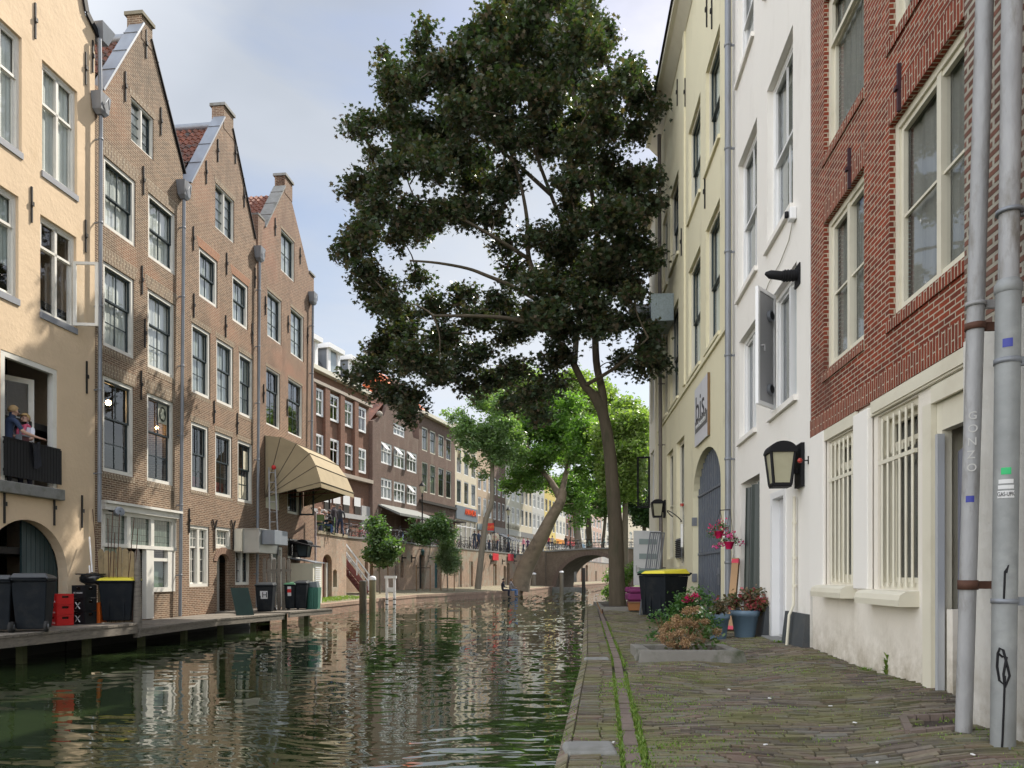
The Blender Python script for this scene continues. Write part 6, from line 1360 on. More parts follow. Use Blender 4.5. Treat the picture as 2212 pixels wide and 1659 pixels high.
# ground floor shopfront of B
mb = MB(); zf0, zf1 = FS.hit(708, 1100)[1], FS.hit(708, 1079)[1]; mb.fbox(FS, u0 + .4, u1 - .1, .003, .2, zf0 - .45, zf0 - .1); mb.fbox(FS, u1 - 1.4, u1, .003, .12, ST, zf1); mb.build('shop_fascia', paint('pale grey stone', (.42, .42, .41), .8), HBk)
for a, b in ((700, 712), (719, 733), (741, 753), (765, 776)):
    q = W(FS, a, b, 1062 + (a - 700) * .2, 1102 + (a - 700) * .12); mb = MB(); mb.fbox(FS, *q[:2], .01, .06, q[2], q[3]); p_ = mb.build('shop_window', kd_, HBk); mb = MB(); um_ = (q[0] + q[1]) / 2; mb.fbox(FS, um_ - .5, um_ + .5, .063, .07, q[2] + .6, q[2] + 1.3); mb.build('menu_card', wwin, p_)
# C: gabled house with triple windows
cu0, cu1 = FS.U(797.5) + .02, FS.U(905) - .02
C1 = [(821.7, 846.5), (850.8, 875.5), (878.8, 900.5)]; zc1 = (FS.hit(834, 1003)[1], FS.hit(834, 957)[1]); zc2 = (FS.hit(834, 1079)[1], FS.hit(834, 1034)[1])
ol = [(cu0, ST - .4), (cu1, ST - .4), (cu1, FS.hit(905, 950)[1]), (FS.U(893), FS.hit(893, 945)[1]), (FS.U(862), FS.hit(862, 820)[1]), (FS.U(856), FS.hit(856, 822)[1]), (FS.U(829), FS.hit(829, 898)[1]), (FS.U(820), FS.hit(820, 902)[1]), (cu0, FS.hit(797.5, 912)[1])]
HCk = thing('street_house', 'purple brown gabled house with triple white windows, right of the pillared block', 'house', FS.P(cu0 + 3, 0, ST))
wl = [(FS.U(a), FS.U(b), *z) for z in (zc1, zc2) for a, b in C1]; wat = (FS.U(850), FS.U(874), FS.hit(862, 942)[1], FS.hit(862, 918)[1])
wall(FS, 'wall', ol, [rect(*q) for q in wl] + [rect(*wat), rect(cu0 + .8, cu1 - .6, ST + .1, ST + 2.9)], bk_far2, HCk, rev=.12)
mb = MB(); mb.fbox(FS, cu0, cu0 + .2, -8, -.36, ST, ol[-1][1] - .1); mb.fbox(FS, cu1 - .2, cu1, -8, -.36, ST, ol[2][1]); mb.fbox(FS, cu0 + .2, cu1 - .2, -1.8, -1.7, ST, ol[2][1]); mb.build('side_wall', bk_far2, HCk)
for q in wl + [wat]: window(FS, HCk, *q, fm=wwin, sm=wwin, cols=3, rt=1, rb=1, split=.4, fw=.09, dep=.1, sw=.07, mw=.14, cur=curtd)
for q in wl[:3] + wl[5:]:   # tilted top lights
    a, b, z0, z1 = q; mb = MB(); k = (b - a) / 3; c0 = FS.P(a + .12, .0, z1 - .1)
    p = [FS.P(a + .12, .0, z1 - .12), FS.P(a + k, .0, z1 - .12), FS.P(a + k, .5, z1 - (z1 - z0) * .38), FS.P(a + .12, .5, z1 - (z1 - z0) * .38)]
    for i in range(4): mb.bar(p[i], p[(i + 1) % 4], .07)
    mb.quad(*p); mb.build('open_light', wwin, HCk)
rc = (FS.U(859), FS.hit(859, 835)[1]); mb = MB()
for ue, ze in ((cu0, ol[-1][1] - .3), (cu1, ol[2][1] - .3)): mb.quad(FS.P(ue, -.36, ze), FS.P(rc[0], -.36, rc[1] - .3), FS.P(rc[0], -9, rc[1] - .3), FS.P(ue, -9, ze))
mb.build('roof', tile_o, HCk, recalc=False)
mb = MB(); p_ = FS.hit(808, 914); mb.fbox(FS, cu0 - .1, FS.U(815), -.4, .35, ST, p_[1]); mb.build('corner_pier', bk_far2, HCk)
mb = MB(); q_ = FS.hit(819.6, 900); mb.ball(FS.P(q_[0], .0, q_[1] + .2), .27, n=10); mb.build('stone_ball', paint('stone ball', (.34, .30, .25), .8), HCk)
mb = MB(); mb.prism([FS.P(cu0 + .9, w_, z_) for w_, z_ in ((.01, ST + 3.6), (.01, ST + 3.5), (2.3, ST + 2.5), (2.3, ST + 2.7))], FS.d * (cu1 - cu0 - 1.4)); mb.build('awning', paint('grey awning', (.20, .21, .20), .8), HCk)
# D dark brick, E with ANANDA, F, G ...
rD = [(gz0(912, 972), gz0(912, 921)), (gz0(912, 1062), gz0(912, 996.5))]
HD, u0, u1, zt = street_house('dark brown brick house with four columns of tall cream-framed windows', 905, 983, 893, bk_far2, rD, pxs=[(911.5, 924), (929, 941), (947, 959), (963.5, 975)], frame=cream, sash=dgreen, shop=ST + 3.0, cap=cream)
mb = MB(); mb.fbox(FS, u0, u1, .003, .25, gz0(905, 1082) - .1, gz0(905, 1082) + .15); mb.fbox(FS, u0, u1 + .2, .003, 1.2, ST + 3.1, ST + 3.25); mb.build('ledge', kd_, HD)
HE, u0, u1, zt = street_house('cream house with a grey shop front carrying the red word ANANDA', 983, 1030, 920, paint('cream upper wall', (.66, .58, .44), .8), [(gz0(990, 1021), gz0(990, 968)), (gz0(990, 1086), gz0(990, 1036))], cols=3, frame=wwin, sash=dgreen, fascia=(gz0(990, 1121), gz0(990, 1092), paint('slate fascia', (.16, .19, .22), .7)), shop=gz0(990, 1124))
sg = thing('shop_sign', 'red ANANDA shop lettering on the slate grey fascia', 'sign', FS.P(FS.U(1005), .2, gz0(1005, 1112))); textobj('lettering', 'ANANDA', .95, FS.P(FS.U(1001.5), .16, gz0(1001.5, 1111.5)), FS.d, (0, 0, 1), paint('orange red letters', (.85, .10, .02), .5), sg, .04, width=FS.U(1025.5) - FS.U(1001.5))
mb = MB(); mb.fbox(FS, FS.U(1001.5), FS.U(1025.5), .141, .15, gz0(1005, 1112) + .2, gz0(1005, 1112) + .3); mb.build('mounting_rail', kd_, sg)
bp_ = paint('beige upper wall', (.50, .38, .27), .85)
specs = [('beige brick house over a pale grey shop front, right of the ANANDA shop', 1030, 1064, 945, bp_, (.28, .32, .33)), ('grey brown house with a striped shop awning', 1064, 1092, 965, bk_far2, (.3, .28, .26)),
         ('white house with capital letters over its shop', 1092, 1124, 985, pl_far, (.5, .5, .46)), ('cream house behind the leaning plane tree', 1124, 1150, 1000, paint('warm cream wall', (.62, .55, .42), .8), (.2, .2, .2)),
         ('pale grey house left of the yellow shop', 1150, 1176, 1010, paint('pale grey wall', (.55, .55, .53), .8), (.3, .25, .2)), ('yellow fronted shop house near the bridge', 1176, 1200, 1030, paint('butter yellow wall', (.70, .55, .18), .8), (.65, .5, .15)),
         ('white house with an orange shop sign behind the bridge', 1200, 1222, 1045, pl_far, (.75, .28, .02)), ('brick house with red and white shop sign behind the bridge', 1222, 1243, 1060, bk_far, (.55, .05, .05)),
         ('light blue shop house behind the bridge', 1243, 1262, 1070, pl_far, (.2, .35, .5)), ('tall cream house behind the bridge arch crown', 1262, 1280, 1070, paint('warm cream wall', (.62, .55, .42), .8), (.3, .3, .28)),
         ('pinkish house behind the bicycles on the bridge', 1280, 1300, 1082, paint('pinkish wall', (.58, .40, .32), .8), (.25, .2, .2)), ('white house far off beside the maple trunk', 1300, 1325, 1095, pl_far, (.3, .3, .3)),
         ('far cream house seen right of the maple trunk', 1358, 1385, 1105, paint('warm cream wall', (.62, .55, .42), .8), (.3, .3, .3)), ('farthest white house by the white leaning door', 1385, 1412, 1112, pl_far, (.3, .3, .3))]
for i, (lab, a, b, yt, m, fc) in enumerate(specs):
    zt = max(gz0(a, yt), 13.5 + (i % 3)); zb = 8.2
    n = 3 if b - a > 18 else 2
    street_house(lab, a, b, HY - (zt - CAMZ) * FPX / FS.P(FS.U(a), 0, 0).y, m, [(8.6, 10.8), (11.6, 13.2 if zt < 15 else 13.6)] if zt > 13.9 else [(8.6, 10.8)], cols=3, frame=wwin, sash=dgreen if i % 2 else wwin, fascia=(7.0, 7.7, paint('fascia%d' % i, fc, .7)), shop=6.9)
sgw = thing('shop_sign', 'cream lettering on the white shop front before the leaning tree', 'sign', FS.P(FS.U(1096), .2, 7.9)); textobj('lettering', 'DILLE & KAMILLE', .8, FS.P(FS.U(1094), .03, 7.85), FS.d, (0, 0, 1), paint('grey gold letters', (.33, .30, .22), .6), sgw, .03, width=FS.U(1122) - FS.U(1094))
# striped awning, orange roof, projecting red sign, round sign
t = thing('striped_awning', 'black and white striped shop awning beyond the tall thin tree', 'awning', FS.P(FS.U(1066), .1, 6.6)); u0, u1 = FS.U(1064), FS.U(1090)
for k in range(12):
    mb = MB(); a, b = u0 + (u1 - u0) * k / 12, u0 + (u1 - u0) * (k + 1) / 12; mb.hexa([FS.P(a, .2, 6.9), FS.P(b, .2, 6.9), FS.P(b, 2.6, 5.9), FS.P(a, 2.6, 5.9), FS.P(a, .2, 6.96), FS.P(b, .2, 6.96), FS.P(b, 2.6, 5.96), FS.P(a, 2.6, 5.96)]); mb.build('stripe', wwin if k % 2 else black, t)
mb = MB(); ra, rb2 = FS.U(911), FS.U(933); zo = gz0(911, 893) + .35; mb.prism([FS.P(ra, -w_, z_) for w_, z_ in ((.5, zo), (5, zo + 4.2), (9, zo))], FS.d * (rb2 - ra + 2)); o = mb.build('orange_roof', paint('bright orange tiles', (.75, .16, .05), .7, var=.15, scale=9), HD)
t = thing('hanging_sign', 'red projecting shop sign beside the tall thin tree on the wharf', 'sign', at(1055, 1145, 66)); p0, p1 = at(1050, 1146, 66), at(1067, 1130, 66)
mb = MB(); mb.box(p0.x, p1.x, 65.95, 66.05, p0.z, p1.z); mb.build('panel', paint('sign red', (.6, .03, .02), .5), t); textobj('lettering', 'café', .4, (p0.x + .12, 65.93, p0.z + .2), (1, 0, 0), (0, 0, 1), paint('sign orange', (.8, .25, .05), .5), t, .004)
mb = MB(); mb.bar((p1.x + .02, 66, ST), (p1.x + .02, 66, p1.z + .2), .08); mb.build('pole', iron, t)
t = thing('round_sign', 'round cream sign with red letters above the street railing', 'sign', at(1070, 1160, 67)); c = at(1070, 1160, 67); mb = MB()
mb.lathe(c, [(.001, -.04), (.36, -.04), (.36, .04), (.001, .04)], 20, 0, Matrix.Rotation(R(90), 3, 'X')); mb.build('disc', paint('sign cream', (.7, .62, .5), .6), t); textobj('lettering', '50', .32, (c.x - .2, c.y - .05, c.z - .11), (1, 0, 0), (0, 0, 1), paint('sign red letters', (.5, .05, .05), .5), t, .004)
mb = MB(); mb.bar((c.x, c.y, ST), (c.x, c.y, c.z - .36), .05); mb.build('pole', iron, t)
# ------------------------------------------------------------------ trees
def leafshape(kind):
    if kind == 'maple':
        a = [(0, -.5), (.12, -.22), (.42, -.30), (.30, -.05), (.5, .12), (.2, .14), (0, .52), (-.2, .14), (-.5, .12), (-.30, -.05), (-.42, -.30), (-.12, -.22)]
    elif kind == 'long': a = [(0, -.5), (.16, -.1), (.13, .2), (0, .5), (-.13, .2), (-.16, -.1)]
    else: a = [(0, -.5), (.3, -.15), (.25, .25), (0, .5), (-.25, .25), (-.3, -.15)]
    return np.array(a)
def leaves(name, centres, radii, n, size, mat, parent, kind='maple', seed=1, droop=.5, flat=.6, shellb=.55):
    """n leaf-shaped faces clustered on twigs inside the clumps"""
    rg = np.random.default_rng(seed); C_ = np.array(centres, float); Rr = np.array(radii, float)
    if Rr.ndim == 1: Rr = np.stack([Rr, Rr, Rr * .85], 1)
    vol = Rr.prod(1) ** (2 / 3); pr = vol / vol.sum(); nt_ = max(1, n // 11)
    k = rg.choice(len(C_), nt_, p=pr); d = rg.normal(size=(nt_, 3)); d /= np.linalg.norm(d, axis=1)[:, None]
    rad = rg.random(nt_) ** shellb; tw = C_[k] + d * Rr[k] * rad[:, None] * rg.uniform(.8, 1.12, (nt_, 1))
    idx = rg.integers(0, nt_, n); P = tw[idx] + rg.normal(size=(n, 3)) * size * .95 * np.array([1, 1, .65])
    L0 = leafshape(kind); m = len(L0)
    nr = rg.normal(size=(n, 3)); nr[:, 2] = np.abs(nr[:, 2]) + flat; nr /= np.linalg.norm(nr, axis=1)[:, None]
    t = rg.normal(size=(n, 3)); t[:, 2] -= droop; t -= nr * (t * nr).sum(1)[:, None]; t /= np.linalg.norm(t, axis=1)[:, None]; b = np.cross(nr, t)
    s = size * rg.uniform(.6, 1.25, n)
    V = P[:, None, :] + (L0[None, :, 0:1] * b[:, None, :] - L0[None, :, 1:2] * -t[:, None, :]) * s[:, None, None]
    bend = (L0[:, 0] ** 2 + L0[:, 1] ** 2)[None, :, None] * nr[:, None, :] * s[:, None, None] * -.35; V = V + bend
    V = V.reshape(-1, 3)
    org = np.array(world_loc(parent)) if parent else np.zeros(3)
    me = bpy.data.meshes.new(name); me.vertices.add(n * m); me.vertices.foreach_set('co', (V - org).ravel().astype(np.float32))
    me.loops.add(n * m); me.loops.foreach_set('vertex_index', np.arange(n * m, dtype=np.int32)); me.polygons.add(n)
    me.polygons.foreach_set('loop_start', np.arange(0, n * m, m, dtype=np.int32)); me.polygons.foreach_set('loop_total', np.full(n, m, dtype=np.int32))
    me.update(calc_edges=True); me.materials.append(mat); o = bpy.data.objects.new(name, me); link(o, parent); return o
def limb(mb, pts, r0, r1, n=10, wob=.0):
    k = len(pts); P = []; Rd = []
    for i in range(k - 1):
        for j in range(4):
            t = j / 4; a = Vector(pts[max(0, i - 1)]); b = Vector(pts[i]); c = Vector(pts[i + 1]); d = Vector(pts[min(k - 1, i + 2)])
            P.append(.5 * ((2 * b) + (-a + c) * t + (2 * a - 5 * b + 4 * c - d) * t * t + (-a + 3 * b - 3 * c + d) * t ** 3)); Rd.append(r0 + (r1 - r0) * (i + t) / (k - 1))
    P.append(Vector(pts[-1])); Rd.append(r1); mb.tube(P, Rd, n); return P
def tree(name, lab, base, trunk, limbs, clumps, n, size, lm, bm_, kind='oval', seed=1, group=None, droop=.4, twig=.6, tn=14):
    """trunk, limbs: lists of (points, r0, r1); clumps: (centre, radius)"""
    t = thing(name, lab, 'tree', base, group=group); mb = MB()
    P = limb(mb, trunk[0], trunk[1], trunk[2], tn); tr = mb.build('trunk', bm_, t, recalc=False)
    mb = MB(); ends = [P[len(P) // 2:]]
    for pts, a, b in limbs: ends.append(limb(mb, pts, a, b, 8))
    rr = random.Random(seed); allp = [p for e in ends for p in e]
    for c, r in sorted(clumps, key=lambda k: min((p - Vector(k[0])).length for p in allp[::3])):   # a thin branch from the nearest wood into every clump
        c = Vector(c); q = min(allp, key=lambda p: (p - c).length + max(0, p.z - c.z) * .5); L_ = (q - c).length
        if L_ > .5: allp += [q.lerp(c, .5), c]
        if L_ > .3: mid = q.lerp(c, .5) + Vector((rr.uniform(-.15, .15), rr.uniform(-.15, .15), L_ * .08)); limb(mb, [q, mid, c + (c - q) * .2], min(.05, .018 * L_ + .01), .008, 5)
        for _ in range(3):
            e = c + Vector((rr.uniform(-1, 1), rr.uniform(-1, 1), rr.uniform(-.7, .9))) * (r if not hasattr(r, '__len__') else r[0]) * .9; mb.bar(c, e, .014)
    mb.build('limbs', bm_, t, recalc=False)
    leaves('crown', [c for c, r in clumps], [(r, r, r * .85) if not hasattr(r, '__len__') else r for c, r in clumps], n, size, lm, t, kind, seed, droop)
    return t
maple_l = leafmat('maple leaves', [(.036, .056, .031), (.052, .080, .038), (.044, .064, .045), (.076, .086, .048), (.105, .074, .052), (.04, .06, .035)], .24, .3)
young_l = leafmat('young tree leaves', [(.06, .115, .045), (.10, .165, .06), (.08, .14, .06), (.15, .20, .09)], .3)
silver_l = leafmat('silvery leaves', [(.22, .28, .19), (.16, .22, .13), (.30, .35, .26)], .4)
robin_l = leafmat('feathery light leaves', [(.11, .18, .08), (.17, .25, .12), (.22, .29, .16), (.08, .13, .06)], .42)
plane_l = leafmat('plane tree leaves', [(.08, .15, .045), (.12, .20, .06), (.17, .26, .08), (.055, .11, .035)], .5)
bright_l = leafmat('sunlit leaves', [(.17, .23, .08), (.21, .26, .09), (.13, .19, .07), (.25, .28, .12)], .48)
dark_l = leafmat('dark leaves', [(.025, .06, .02), (.04, .08, .03), (.05, .10, .03)], .25)
# the big maple on the right quay -------------------------------------------------
D0 = 25.0
def M(px, py, dy=0): return tuple(at(px, py, D0 + dy))
base = M(1334, 1310); base = (base[0], base[1], QZ)
trunk = ([(base[0], base[1], QZ - .3), (base[0] - .0, base[1], QZ + .1), M(1332, 1240), M(1330, 1150), M(1324, 1060), M(1315, 960), M(1300, 885), M(1282, 850)], .31, .16)
limbs = [([M(1300, 890), M(1280, 852), M(1262, 832), M(1240, 788), M(1216, 745, -.3), M(1180, 712, -.6), M(1110, 690, -1.2), M(1043, 683, -1.6), M(936, 682, -2.2)], .155, .04),
         ([M(1305, 900), M(1301, 845), M(1288, 780, .3), M(1286, 676, .6), M(1291, 582, .8), M(1285, 460, .9), M(1262, 330, .6), M(1240, 200, .3), M(1220, 60)], .15, .04),
         ([M(1240, 790), M(1245, 730, .6), M(1252, 660, 1.0), M(1235, 540, 1.2), M(1190, 420, 1.0), M(1150, 300, .8), M(1140, 160, .5), M(1130, 10)], .11, .035),
         ([M(1216, 745), M(1180, 650, -.5), M(1143, 560, -.8), M(1138, 470, -1), M(1120, 380, -1), M(1090, 300, -1)], .11, .03),
         ([M(1180, 660, -.5), M(1110, 620, -1.0), M(1053, 596, -1.4), M(1010, 580, -1.6), M(945, 568, -2), M(885, 563, -2.2)], .08, .03),
         ([M(1262, 834), M(1320, 800, -1), M(1370, 760, -2), M(1400, 730, -2.6)], .07, .03), ([M(1290, 600, .8), M(1340, 520, 0), M(1385, 430, -.5)], .09, .03), ([M(1250, 640, 1), M(1310, 560, 2), M(1350, 470, 2.6)], .08, .03),
         ([M(1143, 560, -.8), M(1080, 520, -1.5), M(990, 470, -2.2), M(900, 440, -2.6)], .07, .025), ([M(1190, 420, 1), M(1100, 340, 1), M(1000, 260, .5), M(900, 210, 0)], .08, .025), ([M(1262, 330, .6), M(1330, 260, .5), M(1380, 200, 0)], .07, .025)]
cl = []
rr = random.Random(11)
sil = [(1060, 40, 55), (1120, 20, 60), (1190, 15, 65), (1250, 30, 55), (1160, 70, 75), (1230, 95, 75), (1300, 90, 50), (1090, 110, 70), (1010, 110, 55), (960, 130, 50), (920, 60, 22), (905, 100, 30), (830, 120, 20), (850, 150, 28), (860, 190, 50),
       (900, 170, 50), (950, 190, 65), (1030, 190, 75), (1110, 190, 80), (1190, 190, 85), (1270, 190, 75), (1340, 170, 50), (1385, 210, 45), (1415, 240, 28), (840, 260, 55), (785, 270, 40), (765, 285, 25), (900, 270, 70), (980, 280, 75), (1060, 290, 75), (1150, 290, 70), (1240, 290, 75), (1310, 280, 60), (1370, 280, 45),
       (810, 330, 30), (860, 350, 55), (930, 370, 70), (1010, 380, 75), (1090, 390, 55), (1230, 380, 50), (1300, 370, 65), (1360, 370, 55), (1405, 385, 30), (780, 400, 40), (750, 415, 22), (830, 430, 65), (900, 460, 70), (980, 450, 60), (1060, 470, 45), (1230, 470, 60), (1300, 460, 70), (1370, 460, 50), (1415, 440, 25),
       (760, 535, 45), (735, 545, 20), (800, 510, 55), (860, 510, 40), (790, 590, 40), (1090, 530, 40), (1160, 510, 45), (1220, 550, 65), (1290, 550, 75), (1360, 540, 60), (1400, 560, 35), (1110, 590, 40), (1160, 600, 50), (1225, 630, 65), (1300, 630, 75), (1360, 620, 50),
       (850, 640, 55), (800, 630, 35), (900, 600, 30), (870, 690, 65), (940, 660, 45), (1000, 640, 35), (830, 740, 60), (900, 760, 65), (960, 730, 55), (1030, 700, 50), (1090, 660, 50), (1110, 730, 50), (1160, 680, 60), (1210, 710, 60), (1270, 710, 60), (1330, 700, 45), (1380, 690, 30), (760, 820, 28), (800, 800, 45), (840, 840, 50), (885, 860, 45), (880, 900, 28), (940, 810, 50), (990, 790, 45),
       (1030, 760, 35), (1010, 840, 35), (1060, 820, 40), (1110, 800, 45), (1150, 850, 45), (1160, 900, 28), (1110, 870, 35), (1190, 830, 40), (1200, 770, 45), (1400, 760, 40), (1425, 790, 28), (1380, 800, 30), (1345, 780, 30), (1400, 720, 30)]
for (x, y, r) in sil:
    big = r > 45; nn = 3 if big else 1
    for k in range(nn):
        dy = rr.uniform(-3.6, 3.2) if big else rr.uniform(-2.2, 1.0)
        if x > 1330 and y < 700: dy = rr.uniform(-3.0, .3)
        if x > 1395: dy = rr.uniform(-2.5, -1.2)
        Yc = D0 + dy; rm = r / FPX * Yc * (.62 if nn > 1 else .92); jx, jy = (rr.uniform(-.5, .5) * r, rr.uniform(-.5, .5) * r) if nn > 1 else (0, 0)
        cl.append((tuple(at(x + jx, y + jy, Yc)), rm))
tree('maple_tree', 'huge dark-leaved maple standing on the right quay, its crown filling the sky', base, trunk, limbs, cl, 140000, .17, maple_l, bark, 'maple', 5, droop=.8, tn=20)
# young trees on the far wharf
def cloud(cx, cy, Y, rx, ry, n, seed, rk=.42, depth=1.0):
    q = random.Random(seed); out = []
    for _ in range(n):
        while 1:
            a, b, c = q.uniform(-1, 1), q.uniform(-1, 1), q.uniform(-1, 1)
            if a * a + b * b + c * c < 1: break
        R0 = rx / FPX * Y; p = at(cx + a * rx * .8, cy + b * ry * .8, Y + c * R0 * depth); out.append((tuple(p), R0 * rk * q.uniform(.7, 1.2)))
    return out
def young(name, lab, bx, by, Y, z, path, crown, n, size, lm, bm_=bark3, r=.06, kind='oval', stakes=True, seed=3, rk=.42):
    b = at(bx, by, Y); b.z = z; pts = [tuple(b)] + [tuple(at(x, y, Y)) for x, y in path]
    cl = []
    for i, (cx, cy, rx, ry, k) in enumerate(crown): cl += cloud(cx, cy, Y, rx, ry, k, seed + i * 7, rk)
    t = tree(name, lab, b, (pts, r, r * .5), [], cl, n, size, lm, bm_, kind, seed)
    if stakes:
        for s in (-.5, .5): mb = MB(); mb.tube([b + Vector((s, 0, 0)), b + Vector((s, 0, 1.9))], .04, 6); st_ = mb.build('stake', woodb, t)
        mb = MB(); mb.bar(b + Vector((-.5, 0, 1.7)), b + Vector((.5, 0, 1.7)), .05, .06); mb.build('strap', kd_, t)
young('young_maple', 'small bushy green tree right of the white stair rail on the wharf', 821, 1281, 47, .62, [(820, 1245), (818, 1200), (815, 1150), (816, 1100)], [(820, 1190, 40, 30, 12), (815, 1150, 30, 30, 9), (818, 1110, 16, 24, 4), (800, 1200, 22, 18, 4)], 6500, .22, young_l)
young('young_tree', 'wide young tree with two-part crown in the middle of the far wharf', 914.5, 1276, 54, .62, [(919, 1235), (928, 1195), (930, 1160), (935, 1130)], [(905, 1150, 34, 26, 9), (950, 1140, 34, 26, 9), (975, 1150, 22, 18, 4), (955, 1120, 22, 16, 4), (895, 1135, 20, 18, 3)], 6500, .2, young_l)
young('silver_willow', 'small silvery grey-green tree beside the thin tall tree on the wharf', 967, 1273, 56, .62, [(966, 1245), (965, 1210), (966, 1180)], [(966, 1215, 24, 26, 9), (962, 1180, 24, 20, 6), (970, 1160, 20, 16, 4), (966, 1205, 26, 34, 6)], 9000, .2, silver_l, kind='long')
young('robinia_tree', 'tall thin bent tree with feathery light green crown on the far wharf', 1032, 1270, 61, .65, [(1038, 1215), (1045, 1160), (1050, 1120), (1062, 1085), (1063, 1040), (1062, 985), (1050, 930)], [(1050, 930, 60, 45, 16), (1000, 920, 45, 40, 10), (1085, 960, 55, 45, 12), (1060, 870, 50, 40, 10), (1090, 900, 45, 40, 9), (1010, 970, 40, 30, 7), (1120, 1000, 35, 30, 6), (1040, 1010, 30, 20, 4), (1030, 850, 30, 25, 4), (965, 900, 22, 20, 3)], 22000, .22, robin_l, r=.28, stakes=False, rk=.38)
# the leaning plane tree
pb_ = at(1128, 1262, 66); pb_.z = .7
tree('plane_tree', 'thick-trunked plane tree leaning right over the canal with mottled bark', pb_, ([(pb_.x - .2, 66, .4), tuple(at(1130, 1240, 66)), tuple(at(1148, 1200, 65.6)), tuple(at(1170, 1160, 65)), tuple(at(1190, 1120, 64.5)), tuple(at(1210, 1085, 64)), tuple(at(1216, 1060, 64))], .88, .34),
     [([tuple(at(1212, 1080, 64)), tuple(at(1190, 1040, 65)), tuple(at(1150, 990, 66)), tuple(at(1130, 930, 66))], .35, .1), ([tuple(at(1214, 1065, 64)), tuple(at(1222, 1025, 65)), tuple(at(1235, 975, 66.5)), tuple(at(1240, 930, 67))], .3, .08)],
     cloud(1160, 960, 67, 85, 70, 26, 31, .36) + cloud(1240, 920, 65, 70, 80, 24, 32, .36) + cloud(1140, 1040, 67, 65, 40, 14, 33, .38) + cloud(1270, 1010, 63, 55, 60, 14, 34, .38) + cloud(1180, 880, 68, 75, 50, 14, 35, .38) + cloud(1255, 1110, 62, 40, 35, 6, 36, .38), 42000, .26, plane_l, bark2, 'oval', 9, tn=16)
# trees farther off
def far_tree(lab, bx, Y, z, cx, cy, rx, ry, lm, n, size, seed, bm_=bark, tr=.3):
    b = at(bx, 1250, Y); b.z = z
    tree('broadleaf_tree', lab, b, ([tuple(b), tuple(at((bx * 2 + cx) / 3, (1200 + cy) / 2 + 30, Y)), tuple(at(cx, cy + ry * .3, Y)), tuple(at(cx, cy - ry * .5, Y))], tr, tr * .35), [], cloud(cx, cy, Y, rx, ry, 60, seed, .36), int(n * 1.4), size, lm, bm_, 'oval', seed)
far_tree('bright sunlit tree filling the gap between maple trunk and pale yellow house', 1350, 62, .7, 1352, 970, 78, 135, bright_l, 26000, .30, 41)
far_tree('tall bright green tree beyond the bridge left of the maple trunk', 1275, 104, 4.2, 1255, 915, 90, 125, bright_l, 30000, .42, 42, tr=.45)
far_tree('light green tree crown rising above the robinia', 1120, 120, 4.2, 1110, 860, 75, 75, bright_l, 18000, .5, 43)
far_tree('dark round tree low behind the white leaning door', 1395, 75, .7, 1390, 1090, 38, 55, dark_l, 9000, .3, 44)
far_tree('green tree behind the bridge with a pale trunk', 1252, 92, 4.3, 1240, 1060, 45, 60, plane_l, 9000, .34, 45, bark3, .55)
far_tree('slender tree behind the bridge beside the maple trunk', 1300, 100, 4.3, 1310, 1070, 40, 60, plane_l, 8000, .38, 46)
far_tree('shaded tree above the bridge parapet right of the maple trunk', 1420, 98, 4.3, 1400, 1000, 50, 80, plane_l, 8000, .38, 47)
mb_ = []
o = leaves('far_tree_belt', [tuple(at(x, 1130 + 20 * math.sin(x), 260)) for x in range(1150, 1500, 18)], [(4.5, 6, 6)] * 20, 9000, .9, plane_l, None, 'oval', 77); tag(o, 'distant belt of trees closing the canal view', 'trees', kind='stuff')
# bushes on the right bank
def bush(name, lab, c, r, n, size, lm, flowers=None, seed=5, fn=60, group=None):
    t = thing(name, lab, 'plant', c, group=group); c = Vector(c); rr = random.Random(seed); mb = MB()
    cs = []
    for k in range(9):
        e = c + Vector((rr.uniform(-.8, .8) * r[0], rr.uniform(-.8, .8) * r[1], rr.uniform(.3, 1.0) * r[2])); cs.append(tuple(e)); mb.tube([c, c.lerp(e, .5) + Vector((0, 0, .05)), e], [.012, .009, .004], 5)
    mb.build('stems', woodb, t, recalc=False); leaves('foliage', cs, [(r[0] * .4, r[1] * .4, r[2] * .3)] * len(cs), n, size, lm, t, 'oval', seed)
    if flowers: leaves('flowers', [(x, y, z + .02) for x, y, z in cs], [(r[0] * .38, r[1] * .38, r[2] * .32)] * len(cs), fn, size * 1.1, flowers, t, 'oval', seed + 1)['kind'] = 'stuff'
    return t
